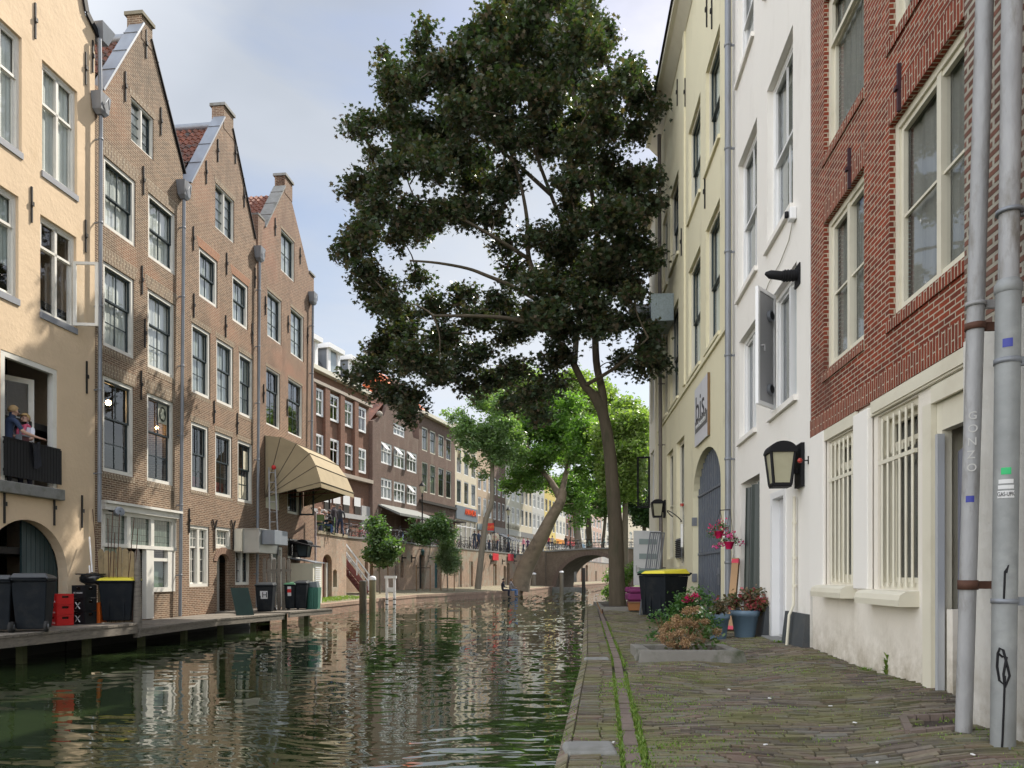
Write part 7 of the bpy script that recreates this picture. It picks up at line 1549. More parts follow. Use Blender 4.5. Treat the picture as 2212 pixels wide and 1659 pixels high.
# ------------------------------------------------------------------ people
skin_m = paint('skin', (.56, .34, .25), .55, var=.06)
BODY = {}
def pose(kind):
    J = dict(pel=(0, 0, .95), wai=(0, 0, 1.10), che=(0, .01, 1.31), nek=(0, .0, 1.47), hb=(0, .015, 1.56), hc=(0, .02, 1.63), ht=(0, .01, 1.71))
    for s, k in ((-1, 'l'), (1, 'r')):
        J.update({k + 'sh': (s * .18, 0, 1.41), k + 'el': (s * .25, -.02, 1.13), k + 'wr': (s * .25, .09, .90), k + 'ha': (s * .245, .12, .82),
                  k + 'hi': (s * .095, 0, .90), k + 'kn': (s * .10, .03, .50), k + 'an': (s * .10, -.01, .09), k + 'to': (s * .12, .15, .035)})
    if kind == 'walk':
        J.update(lkn=(-.1, .16, .52), lan=(-.1, .22, .12), lto=(-.1, .38, .07), rkn=(.1, -.04, .50), ran=(.1, -.28, .14), rto=(.1, -.2, .03), lwr=(-.25, -.1, .92), lha=(-.25, -.12, .84), rwr=(.25, .2, .95), rha=(.25, .27, .9))
    if kind in ('sit', 'sitedge'):
        J.update(pel=(0, 0, .50), wai=(0, -.03, .66), che=(0, -.02, .87), nek=(0, .02, 1.03), hb=(0, .05, 1.12), hc=(0, .07, 1.19), ht=(0, .06, 1.27))
        for s, k in ((-1, 'l'), (1, 'r')): J.update({k + 'sh': (s * .18, 0, .97), k + 'el': (s * .25, .08, .71), k + 'wr': (s * .15, .30, .68), k + 'ha': (s * .12, .38, .67), k + 'hi': (s * .1, .02, .49), k + 'kn': (s * .12, .45, .50), k + 'an': (s * .12, .43, .09), k + 'to': (s * .13, .58, .04)})
    if kind == 'sitedge':
        dz = -.42
        J = {k: (x, y, z + dz) for k, (x, y, z) in J.items()}
    if kind == 'leanA':   # man seen from behind, left forearm out along the rail
        J.update(che=(0, .06, 1.30), nek=(0, .10, 1.45), hb=(.01, .13, 1.53), hc=(.02, .15, 1.60), ht=(.02, .14, 1.68), lsh=(-.19, .05, 1.40), rsh=(.19, .05, 1.40), lel=(-.30, .16, 1.17), lwr=(-.16, .40, 1.12), lha=(-.10, .47, 1.11), rel=(.30, .16, 1.15), rwr=(.36, .42, 1.08), rha=(.37, .50, 1.07))
    if kind == 'leanB':   # woman with crossed forearms, head back, smiling
        J.update(che=(0, .02, 1.30), nek=(0, .02, 1.45), hb=(0, .03, 1.53), hc=(0, .02, 1.60), ht=(0, -.02, 1.68), lsh=(-.17, .02, 1.39), rsh=(.17, .02, 1.39), lel=(-.24, .14, 1.14), lwr=(.02, .30, 1.12), lha=(.09, .31, 1.11), rel=(.24, .16, 1.14), rwr=(-.02, .34, 1.15), rha=(-.09, .34, 1.14))
    return J
def bodymesh(kind):
    if kind in BODY: return BODY[kind]
    J = pose(kind); V = []; E = []; Rd = []; Lb = []; ix = {}
    def v(n, p, r): ix[n] = len(V); V.append(Vector(p)); Rd.append(r); return ix[n]
    rad = dict(pel=(.155, .12), wai=(.135, .10), che=(.16, .11), nek=(.058, .058), hb=(.062, .075), hc=(.078, .095), ht=(.062, .075))
    for n in ('pel', 'wai', 'che', 'nek', 'hb', 'hc', 'ht'): v(n, J[n], rad[n])
    def e(a, b, l): E.append((ix[a], ix[b])); Lb.append(l)
    e('pel', 'wai', 'shirt'); e('wai', 'che', 'shirt'); e('che', 'nek', 'shirt'); e('nek', 'hb', 'skin'); e('hb', 'hc', 'skin'); e('hc', 'ht', 'skin')
    for s, k in ((-1, 'l'), (1, 'r')):
        for n, r in (('sh', .062), ('el', .043), ('wr', .030), ('ha', (.036, .018)), ('hi', .088), ('kn', .060), ('an', .042), ('to', (.042, .028))): v(k + n, J[k + n], r if hasattr(r, '__len__') else (r, r))
        m1 = Vector(J[k + 'sh']).lerp(Vector(J[k + 'el']), .55); v(k + 'm', m1, (.05, .05))
        m2 = Vector(J[k + 'kn']).lerp(Vector(J[k + 'an']), .35); v(k + 'c', m2, (.056, .056))
        e('che', k + 'sh', 'shirt'); e(k + 'sh', k + 'm', 'shirt'); e(k + 'm', k + 'el', 'arm'); e(k + 'el', k + 'wr', 'arm'); e(k + 'wr', k + 'ha', 'skin')
        e('pel', k + 'hi', 'legs'); e(k + 'hi', k + 'kn', 'legs'); e(k + 'kn', k + 'c', 'legs'); e(k + 'c', k + 'an', 'legs'); e(k + 'an', k + 'to', 'shoes')
        w_, h_ = Vector(J[k + 'wr']), Vector(J[k + 'ha']); f = (h_ - w_).normalized(); sd_ = f.cross(Vector((0, 0, 1)) if abs(f.z) < .8 else Vector((0, 1, 0))).normalized(); dn = Vector((0, 0, -1)) if abs(f.z) < .8 else Vector((0, 1, 0))
        for i, (o, L_) in enumerate(((-.027, .052), (-.009, .065), (.010, .060), (.028, .045))):
            n0, n1 = f'{k}f{i}', f'{k}g{i}'; p0 = h_ + sd_ * o + f * (.03 + L_ * .45); v(n0, p0, (.0095, .0095)); v(n1, p0 + (f * .8 + dn * .5).normalized() * L_ * .55, (.0078, .0078)); e(k + 'ha', n0, 'skin'); e(n0, n1, 'skin')
        n0, n1 = k + 't0', k + 't1'; v(n0, w_.lerp(h_, .45) - sd_ * s * .042 + f * .01, (.011, .011)); v(n1, w_.lerp(h_, .45) - sd_ * s * .055 + f * .05, (.009, .009)); e(k + 'wr', n0, 'skin'); e(n0, n1, 'skin')
    me = bpy.data.meshes.new('person'); me.from_pydata([tuple(p) for p in V], E, []); o = bpy.data.objects.new('person', me); C.objects.link(o)
    sk = o.modifiers.new('s', 'SKIN'); sk.use_smooth_shade = True; sk.branch_smoothing = .3
    for i, d in enumerate(me.skin_vertices[0].data): d.radius = Rd[i]; d.use_root = (i == 0)
    sb = o.modifiers.new('u', 'SUBSURF'); sb.levels = 1; sb.render_levels = 1
    bpy.context.view_layer.update(); dg = bpy.context.evaluated_depsgraph_get(); nm = bpy.data.meshes.new_from_object(o.evaluated_get(dg)); bpy.data.objects.remove(o)
    segs = [(V[a], V[b], l) for (a, b), l in zip(E, Lb)]; order = ['skin', 'shirt', 'arm', 'legs', 'shoes']; nm.materials.clear()
    for q in order: nm.materials.append(skin_m)
    for p in nm.polygons:
        c = p.center; best = None
        for a, b, l in segs:
            ab = b - a; t = max(0, min(1, (c - a).dot(ab) / max(1e-9, ab.length_squared))); d = (a + ab * t - c).length - (.05 if l == 'shirt' else 0)
            if best is None or d < best[0]: best = (d, l)
        l = best[1]
        if l == 'shirt' and c.z < J['pel'][2] + .03: l = 'legs'
        p.material_index = order.index(l); p.use_smooth = True
    BODY[kind] = (nm, J); return BODY[kind]
def person(lab, loc, rz, kind, shirt, legs, hair, sleeves=False, hairlen=0, shoes=(.03, .03, .03), scale=1.0, group=None, scarf=None):
    nm, J = bodymesh(kind); o = bpy.data.objects.new('person', nm.copy()); link(o); o.location = loc; o.rotation_euler = (0, 0, rz); o.scale = (scale,) * 3
    tag(o, lab, 'person', group); f = lambda n, c: paint(n + '_%d_%d_%d' % tuple(int(x * 255) for x in c), c, .85, var=.1)
    ms = [skin_m, f('cloth', shirt), f('cloth', shirt) if sleeves else skin_m, f('cloth', legs), f('shoe', shoes)]
    for i, m in enumerate(ms): o.data.materials[i] = m
    hc = Vector(J['hc']); ht = Vector(J['ht']); up = (ht - Vector(J['hb'])).normalized(); q = up.to_track_quat('Z', 'Y').to_matrix()
    fw_ = Vector((0, 1, 0)); mb = MB(); c = hc + Vector((0, -.012, .02)); n = 12
    V = []; prof = [(i / 8) * (1.75 + hairlen) for i in range(9)]
    for a in prof:
        for k in range(n):
            b = 2 * math.pi * k / n; fr = max(0, math.sin(b)) ; aa = min(a, 1.15) if fr > .35 else a
            rr_ = Vector((.088 * math.sin(aa) * math.cos(b), .108 * math.sin(aa) * math.sin(b), .112 * math.cos(aa))); V.append(c + rr_ * 1.04)
    F_ = [(i * n + k, i * n + (k + 1) % n, (i + 1) * n + (k + 1) % n, (i + 1) * n + k) for i in range(8) for k in range(n)]
    mb.add(V, F_, 0, False, True); h = mb.build('hair', paint('hair_%d' % int(hair[0] * 500 + hair[1] * 90), hair, .7, var=.3, scale=30), None, org=Vector((0, 0, 0))); h.parent = o
    mb = MB(); fz = hc + Vector((0, .093, -.02)); mb.add([fz + Vector((0, .028, -.012)), fz + Vector((.014, 0, -.02)), fz + Vector((-.014, 0, -.02)), fz + Vector((0, 0, .03))], [(0, 1, 3), (0, 3, 2), (0, 2, 1)])
    nn = mb.build('nose', skin_m, None, org=Vector((0, 0, 0))); nn.parent = o
    for s in (-1, 1):
        mb = MB(); mb.ball(hc + Vector((s * .032, .085, .008)), .011, n=6); e_ = mb.build('eye', black, None, org=Vector((0, 0, 0))); e_.parent = o
        mb = MB(); mb.ball(hc + Vector((s * .083, .0, -.005)), .026, n=6, sc=(.4, .8, 1.2)); e_ = mb.build('ear', skin_m, None, org=Vector((0, 0, 0))); e_.parent = o
    mb = MB(); mb.bar(hc + Vector((-.022, .088, -.052)), hc + Vector((.022, .088, -.052)), .012, .008); m_ = mb.build('mouth', paint('lips', (.4, .14, .12), .5), None, org=Vector((0, 0, 0))); m_.parent = o
    if scarf:
        mb = MB(); nk = Vector(J['nek']); mb.tube([nk + Vector((.09 * math.cos(a), .075 * math.sin(a), -.01 + .02 * math.sin(3 * a))) for a in [k * .5236 for k in range(13)]], .035, 8)
        mb.tube([nk + Vector((.06, .07, -.02)), nk + Vector((.07, .13, -.12)), nk + Vector((.06, .13, -.25))], .032, 8); mb.tube([nk + Vector((-.06, .07, -.02)), nk + Vector((-.07, .13, -.12)), nk + Vector((-.06, .13, -.22))], .032, 8)
        s_ = mb.build('scarf', f('cloth', scarf), None, org=Vector((0, 0, 0))); s_.parent = o
    return o
FLr = Cw[2]      # floor of the balcony opening
yaw = math.atan2(-FL.n.x, FL.n.y)
u_m, u_w = FL.U(14), FL.U(62, -.3)
p = FL.P(FL.U(17, -.22), -.26, FLr - .11); person('man in a navy polo shirt with short fair hair leaning on the black balcony railing', p, R(-22), 'leanA', (.035, .055, .11), (.04, .04, .05), (.42, .28, .13), scale=1.06)
p = FL.P(FL.U(62, -.26), -.34, FLr - .17); person('laughing woman in a white T-shirt with a pink scarf, arms crossed on the balcony railing', p, R(178), 'leanB', (.78, .78, .85), (.05, .05, .08), (.50, .33, .14), hairlen=.3, scale=1.06, scarf=(.72, .13, .22))
t = thing('dark_jacket', 'dark jacket hanging over the black balcony railing below the woman', 'jacket', FL.P(FL.U(64), .12, FL.hit(64, 975)[1])); mb = MB(); n = 8; V = []
ua, ub_ = FL.U(57), FL.U(77); za, zb_ = FL.hit(66, 1010)[1], FL.hit(62, 955)[1]
for j in range(7):
    for i in range(n + 1): k = i / n; V.append(FL.P(ua + (ub_ - ua) * (k * (1 - .35 * j / 6) + .3 * j / 6), .125 + .03 * math.sin(i * 2.1 + j * .6), zb_ + (za - zb_) * j / 6 - .04 * math.sin(k * 5)))
mb.add(V, [(j * (n + 1) + i, j * (n + 1) + i + 1, (j + 1) * (n + 1) + i + 1, (j + 1) * (n + 1) + i) for j in range(6) for i in range(n)], 0, False, True); mb.build('cloth', paint('jacket cloth', (.03, .032, .04), .9), t)
t = thing('menu_stand', 'small grey framed menu box standing behind the balcony railing', 'menu holder', FL.P(FL.U(53), -.05, FL.hit(53, 960)[1])); mb = MB(); ua = FL.U(46); ub_ = FL.U(63); z0, z1 = FL.hit(50, 960)[1], FL.hit(50, 942)[1]
mb.fbox(FL, ua, ub_, -.1, .0, z0, z1); mb.build('box', paint('dark red box', (.10, .02, .025), .6), t); mb = MB(); mb.fbox(FL, ua - .02, ub_ + .02, -.12, .02, z1 + .002, z1 + .03); mb.fbox(FL, ua - .03, ua - .003, -.12, .02, z0, z1); mb.build('frame', zinc, t)
# seated and standing people, chairs and tables on the terrace
gch = paint('green chair', (.12, .2, .08), .5)
def chair(lab, loc, rz):
    t = thing('terrace_chair', lab, 'chair', loc, rz, 'chairs on the terrace'); c = Vector(loc); t.rotation_euler = (0, 0, 0); Mx = Matrix.Rotation(rz, 4, 'Z'); 
    def B_(nm, *b): mb = MB(); mb.box(*b, M=Matrix.Translation(c) @ Mx); return mb.build(nm, gch, t)
    B_('seat', -.22, .22, -.2, .24, .43, .46); B_('backrest', -.22, .22, -.24, -.21, .62, .92)
    for x in (-.21, .19):
        for y in (-.24, .2): B_('leg', x, x + .02, y, y + .02, 0, .43 if y > 0 else .92)
    return t
def tp(px, py_, Y): q = at(px, 1200, Y); return (q.x, q.y, tz + .01)
TP = [(690, 37.0, 20, (.55, .35, .30), (.05, .06, .12), (.5, .3, .2), 'sit', 'seated guest in a pinkish top at the left end of the terrace'), (697, 38.3, -80, (.05, .09, .22), (.05, .12, .3), (.45, .42, .4), 'sit', 'grey-haired man in a blue jacket seated on the terrace'),
      (713, 38.5, 100, (.015, .015, .02), (.02, .02, .03), (.04, .03, .03), 'sit', 'man in black with a dark cap seated on a green terrace chair'), (722, 39.6, 60, (.06, .05, .06), (.03, .03, .05), (.08, .05, .03), 'stand', 'person in a dark patterned coat standing by the terrace lamp post'), (704, 39.8, 160, (.4, .38, .36), (.04, .05, .1), (.2, .12, .06), 'sit', 'guest in a pale grey top seated at the back of the terrace'),
      (735, 40.6, 30, (.05, .05, .06), (.03, .04, .08), (.1, .06, .04), 'walk', 'walker in dark clothes right of the terrace lamp post')]
for px, Y, rz, sh, lg, hr, kd, lab in TP:
    l = tp(px, 0, Y); person(lab, l, R(rz), kd, sh, lg, hr, sleeves=True)
    if kd == 'sit': chair({690: 'green terrace chair under the guest in a pinkish top', 697: 'green terrace chair under the man in the blue jacket', 713: 'green terrace chair under the man in black', 704: 'green terrace chair at the back under the guest in pale grey'}[px], l, R(rz))
t = thing('terrace_table', 'round black table between the seated terrace guests', 'table', tp(705, 0, 38.2)); c = world_loc(t); mb = MB(); mb.lathe(c, [(.001, .72), (.38, .72), (.38, .75), (.001, .75)], 16); mb.build('tabletop', black, t); mb = MB(); mb.tube([c, c + Vector((0, 0, .72))], .03, 8); mb.build('leg', black, t)
# pair sitting on the quay edge
person('person in a black jacket sitting on the far quay edge seen from behind', (-.75, 60.0, .5), R(-75), 'sitedge', (.015, .017, .03), (.03, .03, .05), (.05, .03, .02), sleeves=True, scale=1.15)
person('person in blue jeans sitting beside the black jacket on the far quay edge', (-.1, 60.6, .5), R(-60), 'sitedge', (.22, .2, .2), (.10, .20, .42), (.18, .1, .05), sleeves=True, scale=1.15, hairlen=.5)
# passers-by in the street and on the bridge
PB = [(1025, 68, 0, (.03, .04, .06), 'passer-by in a dark jacket left of the thin tree trunk, nearer one of two'), (1034, 69, 0, (.04, .06, .12), 'passer-by in a navy jacket close to the thin tree trunk'), (1075, 72, 0, (.55, .04, .05), 'passer-by in a red coat beyond the railing near the lamp post'), (1131, 80, 0, (.75, .3, .38), 'woman in a pink top just left of the leaning tree trunk'), (1140, 82, 0, (.12, .04, .12), 'passer-by in a purple top touching the leaning tree trunk'),
      (1098, 75, 0, (.1, .12, .14), 'passer-by in grey behind the bicycles'), (1056, 70, 0, (.6, .58, .52), 'passer-by in a cream shirt behind the railing'), (960, 63, 0, (.05, .05, .07), 'dark dressed passer-by above the silvery tree'), (1185, 90, 1, (.5, .05, .08), 'person in red on the left part of the bridge'), (1193, 90.5, 1, (.5, .4, .35), 'person in beige on the left part of the bridge'), (1222, 91, 1, (.02, .02, .02), 'person in black on the bridge above the arch')]
for i, (px, Y, br, col, lab) in enumerate(PB):
    q = at(px, 1180, Y); z = ST if not br else 4.88; person(lab, (q.x, q.y, z), R(40 * i), 'walk' if i % 2 else 'stand', col, (.04, .05, .09), (.08 + .05 * (i % 3), .05, .03), sleeves=i % 3 != 1)
# ------------------------------------------------------------------ street lamps
def lamp(lab, p, h, grp='cast iron street lamps', lean=0):
    t = thing('street_lamp', lab, 'street lamp', p, group=grp); c = Vector(p); mb = MB(); mb.lathe(c, [(.2, 0), (.2, .15), (.15, .2), (.14, .8), (.17, .85), (.1, .95), (.065, 1.4), (.05, h - .3), (.09, h - .25), (.05, h - .1), (.04, h)], 12); mb.build('pole', iron, t)
    mb = MB(); mb.lathe(c + Vector((0, 0, h)), [(.1, 0), (.24, .55), (.24, .56)], 8); mb.build('lamp_glass', frost, t)
    mb = MB(); mb.lathe(c + Vector((0, 0, h + .56)), [(.3, 0), (.28, .04), (.12, .25), (.05, .3), (.04, .42), (.001, .46)], 8); mb.build('lamp_cap', black, t); return t
lamp('black lamp post on the terrace corner, its top behind the canopy', tuple(FT.P(FT.U(731), -.5, tz)), 3.2)
lamp('black street lamp with lantern above the middle young tree', tuple(FW.P(FW.U(927), -.6, ST)), 4.3)
lamp('black street lamp with lantern near the leaning plane tree', tuple(FW.P(FW.U(1109), -.6, ST)), 4.4)
lamp('black street lamp on the far side of the bridge', tuple(at(1232, 1183, 95)[:2]) + (4.8,), 3.2)
# ------------------------------------------------------------------ bicycles
bkm = [paint('bicycle black', (.015, .015, .018), .3), paint('bicycle silver', (.35, .36, .38), .3, .4), paint('bicycle blue', (.05, .12, .28), .35), paint('bicycle mint', (.25, .45, .40), .35), paint('bicycle red', (.35, .03, .03), .35)]
def bicycle():
    t = thing('bicycle', 'x', 'bicycle', (0, 0, 0)); 
    for x in (-.53, .53):
        mb = MB(); n = 18; ring = [Vector((x + .33 * math.cos(2 * math.pi * k / n), 0, .34 + .33 * math.sin(2 * math.pi * k / n))) for k in range(n + 1)]; mb.tube(ring, .016, 5, cap=False); wh = mb.build('wheel', rubber, t, org=Vector((0, 0, 0)))
        mb = MB()
        for k in range(9): a = 2 * math.pi * k / 9; mb.bar((x, 0, .34), (x + .32 * math.cos(a), 0, .34 + .32 * math.sin(a)), .005)
        mb.build('spokes', bkm[1], wh, org=Vector((0, 0, 0)))
    mb = MB(); T_ = [((-.53, .34), (-.15, .36)), ((-.53, .34), (-.22, .82)), ((-.15, .36), (-.25, .93)), ((-.15, .36), (.36, .80)), ((-.2, .60), (.37, .74)), ((.34, .98), (.53, .34))]
    for a, b in T_: mb.tube([(a[0], 0, a[1]), (b[0], 0, b[1])], .016, 6)
    mb.build('frame', bkm[0], t, org=Vector((0, 0, 0)))
    mb = MB(); mb.tube([(.16, -.29, 1.04), (.34, -.2, 1.08), (.34, .2, 1.08), (.16, .29, 1.04)], .014, 6); mb.build('handlebar', bkm[1], t, org=Vector((0, 0, 0)))
    mb = MB(); mb.prism([(-.38, -.09, .95), (-.08, -.02, .95), (-.08, .02, .95), (-.38, .09, .95)], (0, 0, .05)); mb.build('saddle', black, t, org=Vector((0, 0, 0)))
    mb = MB(); mb.box(-.82, -.3, -.06, .06, .70, .715); mb.build('carrier', black, t, org=Vector((0, 0, 0))); return t
bk0 = bicycle(); first = True
def place_bike(p, rz, lab, grp, mi):
    global first
    mats = {'bicycle black': bkm[mi]}
    if first: o = bk0; o.location = p; o.rotation_euler = (0, 0, rz); o['label'] = lab; o['group'] = grp; first = False
    else: o = tag_tree(bk0, None, p, rz, lab, grp, mats)
rr = random.Random(4); cn = ['black', 'silver', 'blue', 'mint green', 'red']
for k in range(44):
    u = FW.U(757) + (FW.U(1140) - FW.U(757)) * (k + .5) / 44 + rr.uniform(-.2, .2); w_ = -.95 - rr.uniform(0, .4); mi = rr.choice((0, 0, 0, 0, 1, 2, 4)); q = FW.P(u, w_, ST)
    place_bike(tuple(q), rr.uniform(0, 6.28) if k % 3 == 0 else R(73 + rr.uniform(-25, 25)), f'{cn[mi]} bicycle in the dense row parked at the railing above the wharf wall', 'bicycles at the wharf railing, ' + cn[mi], mi)
for k in range(24):
    u = 1.0 + 15 * (k + .5) / 24; mi = rr.choice((0, 0, 1, 1, 2, 3)); q = FB.P(u, -.75 - rr.uniform(0, .5), btop(u) + .02)
    place_bike(tuple(q), R(-21 + rr.uniform(-25, 25)) + (math.pi if rr.random() < .5 else 0), f'{cn[mi]} bicycle parked against the railing on the bridge', 'bicycles on the bridge, ' + cn[mi], mi)
# ------------------------------------------------------------------ bins, crates and clutter
def wheelie(lab, loc, rz, lid, body=binb, s=1.0, grp=None, wd=.58, dp=.72, ht=1.02, name='wheelie_bin'):
    t = thing(name, lab, 'bin', loc, rz, grp); c = Vector(loc); t.rotation_euler = (0, 0, 0); MM = Matrix.Translation(c) @ Matrix.Rotation(rz, 4, 'Z') @ Matrix.Scale(s, 4)
    a, b = wd / 2, dp / 2; k = .80; mb = MB(); P8 = [(-a * k, -b * k, .05), (a * k, -b * k, .05), (a * k, b * k * .85, .05), (-a * k, b * k * .85, .05), (-a, -b, ht - .08), (a, -b, ht - .08), (a, b, ht - .08), (-a, b, ht - .08)]
    mb.hexa([MM @ Vector(q) for q in P8]); mb.box(-a - .02, a + .02, -b - .03, b + .03, ht - .078, ht - .03, M=MM); mb.build('body', body, t, bevel=.02)
    for sx in (-1, 1):
        mb = MB(); mb.box(sx * a * .45 - .02, sx * a * .45 + .02, -b * .93, -b * .93 + .02, .12, ht - .2, M=MM); mb.build('rib', body, t)
    mb = MB(); V = []; 
    L8 = [(-a - .03, -b - .06, ht - .027), (a + .03, -b - .06, ht - .027), (a + .03, b + .02, ht - .027), (-a - .03, b + .02, ht - .027), (-a + .03, -b, ht + .03), (a - .03, -b, ht + .03), (a - .03, b - .04, ht + .075), (-a + .03, b - .04, ht + .075)]
    mb.hexa([MM @ Vector(q) for q in L8]); mb.build('lid', lid, t, bevel=.012)
    mb = MB(); mb.tube([MM @ Vector(q) for q in ((-a, b + .02, ht - .05), (-a, b + .09, ht - .02), (a, b + .09, ht - .02), (a, b + .02, ht - .05))], .018 * s, 8); mb.build('handle', body, t)
    for sx in (-1, 1):
        mb = MB(); mb.lathe(MM @ Vector((sx * (a - .02), b * .85, .1)), [(.001, -.03), (.1 * s, -.028), (.1 * s, .028), (.001, .03)], 16, 0, Matrix.Rotation(rz, 3, 'Z') @ Matrix.Rotation(R(90), 3, 'Y')); wl_ = mb.build('wheel', rubber, t)
        mb = MB(); mb.lathe(MM @ Vector((sx * (a - .02), b * .85, .1)), [(.001, -.036), (.05 * s, -.034), (.05 * s, .034), (.001, .036)], 12, 0, Matrix.Rotation(rz, 3, 'Z') @ Matrix.Rotation(R(90), 3, 'Y')); mb.build('hub', zincd, wl_)
    return t, MM
def sticker(par, MM, pts, m, name='sticker'): mb = MB(); mb.add([MM @ Vector(q) for q in pts], [(0, 1, 2, 3)]); return mb.build(name, m, par, recalc=False)
stw = paint('sticker white', (.55, .56, .58), .5); cdm = paint('bin lid black', (.03, .035, .04), .4, var=.2)
DZ = .655
q = gp(52, 1366, .65); tq, MM = wheelie('black wheelie bin with visible wheel, nearest the yellow house arch', (q.x, q.y + .3, DZ), R(200), cdm, s=1.06)
q = gp(2, 1368, .65); wheelie('black wheelie bin cut by the left photo edge', (q.x - .25, q.y + .3, DZ), R(200), cdm, s=1.03)
q = gp(245, 1346, .65); tq, MM = wheelie('large black bin with a yellow lid before the picket fence on the deck', (q.x, q.y + .3, DZ), R(12), yel, s=1.0, wd=.74)
sticker(tq, MM, [(-.13, -.335, .70), (.0, -.335, .70), (.0, -.35, .85), (-.13, -.35, .85)], stw)
def crate(lab, loc, rz, m, grp, hgt=.24, a=.2, b=.15, deco=None, name='crate'):
    t = thing(name, lab, 'crate', loc, 0, grp); MM = Matrix.Translation(Vector(loc)) @ Matrix.Rotation(rz, 4, 'Z'); mb = MB()
    for sx in (-1, 1):
        mb.box(sx * a - .012, sx * a + .012, -b, b, 0, hgt * .62, M=MM); mb.box(sx * a - .012, sx * a + .012, -b, -b * .4, hgt * .62, hgt * .85, M=MM); mb.box(sx * a - .012, sx * a + .012, b * .4, b, hgt * .62, hgt * .85, M=MM); mb.box(sx * a - .014, sx * a + .014, -b, b, hgt * .85, hgt, M=MM)
        mb.box(-a + .013, a - .013, sx * b - .012, sx * b + .012, 0, hgt * .62, M=MM); mb.box(-a + .013, -a * .35, sx * b - .012, sx * b + .012, hgt * .62, hgt * .85, M=MM); mb.box(a * .35, a - .013, sx * b - .012, sx * b + .012, hgt * .62, hgt * .85, M=MM); mb.box(-a + .015, a - .015, sx * b - .015, sx * b + .015, hgt * .85, hgt, M=MM)
    mb.box(-a + .02, a - .02, -b + .02, b - .02, .01, .03, M=MM); mb.build('shell', m, t)
    mb = MB(); mb.box(-a * .3, a * .3, b * -1 + .02, -b + .03, hgt * .5, hgt * .9, M=MM); mb.box(-a + .03, a - .03, -b + .05, b - .05, .03, hgt * .8, M=MM); mb.build('bottles', paint('dark bottles', (.03, .02, .015), .2), t)
    return t, MM
redp = paint('red crate plastic', (.55, .015, .015), .4, var=.08); blkp = paint('black crate plastic', (.015, .016, .018), .4); orp = paint('orange crate plastic', (.62, .13, .02), .45, var=.1)
q = gp(121, 1352, .65); names3 = ('bottom', 'middle', 'top')
for k in range(3):
    t, MM = crate(f'bright red drinks crate, {names3[k]} of its stack of three on the deck', (q.x, q.y + .2, DZ + k * .235), R(-38), redp, 'red drinks crates', .23, .2, .17)
    textobj('lettering', 'Coca-Cola', .055, MM @ Vector((.0, -.188, .045)), MM.to_3x3() @ Vector((1, 0, 0)), (0, 0, 1), wwin, t, .001, width=.15)
    rt = MM.to_3x3() @ Vector((0, -1, 0)); textobj('lettering', 'Coca-Cola', .055, MM @ Vector((-.214, .0, .05)), rt, (0, 0, 1), wwin, t, .001, width=.13)
q = gp(171, 1349, .65)
for k in range(3):
    t, MM = crate(('black beer crate with white cross logo, lowest beside the red stack', 'black beer crate with white cross logo, second from the deck', 'black beer crate lettered DE LECKERE on top of the cross-logo crates')[k], (q.x, q.y + .2, DZ + k * .30), R(-12), blkp, 'black beer crates', .29, .17, .17)
    if k < 2:
        for sg in (-1, 1): mb = MB(); mb.bar(MM @ Vector((-.06 * sg, -.192, .05)), MM @ Vector((.06 * sg, -.192, .20)), .035, .006); mb.build('logo_stroke', wwin, t)
    else: textobj('lettering', 'DE LECKERE', .05, MM @ Vector((-.12, -.19, .10)), MM.to_3x3() @ Vector((1, 0, 0)), (0, 0, 1), wwin, t, .001, width=.24)
q2 = gp(134, 1345, .65)
for k in range(3): t, MM = crate(('black crate hidden low behind the red stack', 'black crate second from the deck behind the red stack', 'black crate with small white emblem showing above the red crates')[k], (q2.x + .02, q2.y + .62, DZ + k * .29), R(-5), blkp, 'black beer crates', .28, .2, .17)
mb = MB(); mb.bar(MM @ Vector((-.03, -.19, .08)), MM @ Vector((.04, -.19, .2)), .03, .006); mb.bar(MM @ Vector((.03, -.192, .08)), MM @ Vector((-.04, -.192, .2)), .03, .006); mb.build('emblem', wwin, t)
q = gp(197, 1347, .65)
for k in range(4): crate(f'orange plastic crate, {("lowest", "second lowest", "second highest", "topmost")[k]} of the narrow stack beside the yellow-lidded bin', (q.x, q.y + .25, DZ + k * .12), R(0), orp, 'orange crates', .115, .13, .15)
q = gp(178, 1347, .65); t = thing('rubbish_bag', 'shiny black rubbish bag lying on top of the black crates', 'bag', (q.x, q.y + .3, DZ + .9)); mb = MB(); rr = random.Random(2); c = Vector((q.x + .05, q.y + .3, DZ + 1.03)); mb.ball(c, .2, n=12, sc=(1.5, 1, .75)); mb.v = [tuple(Vector(p) + Vector((rr.uniform(-.02, .02), rr.uniform(-.02, .02), rr.uniform(-.02, .02)))) for p in mb.v]; mb.build('sack', paint('bag plastic', (.015, .015, .016), .2), t)
mb = MB(); mb.box(c.x - .3, c.x + .25, c.y - .15, c.y + .15, c.z + .1, c.z + .13); mb.build('flat_lid', blkp, t)
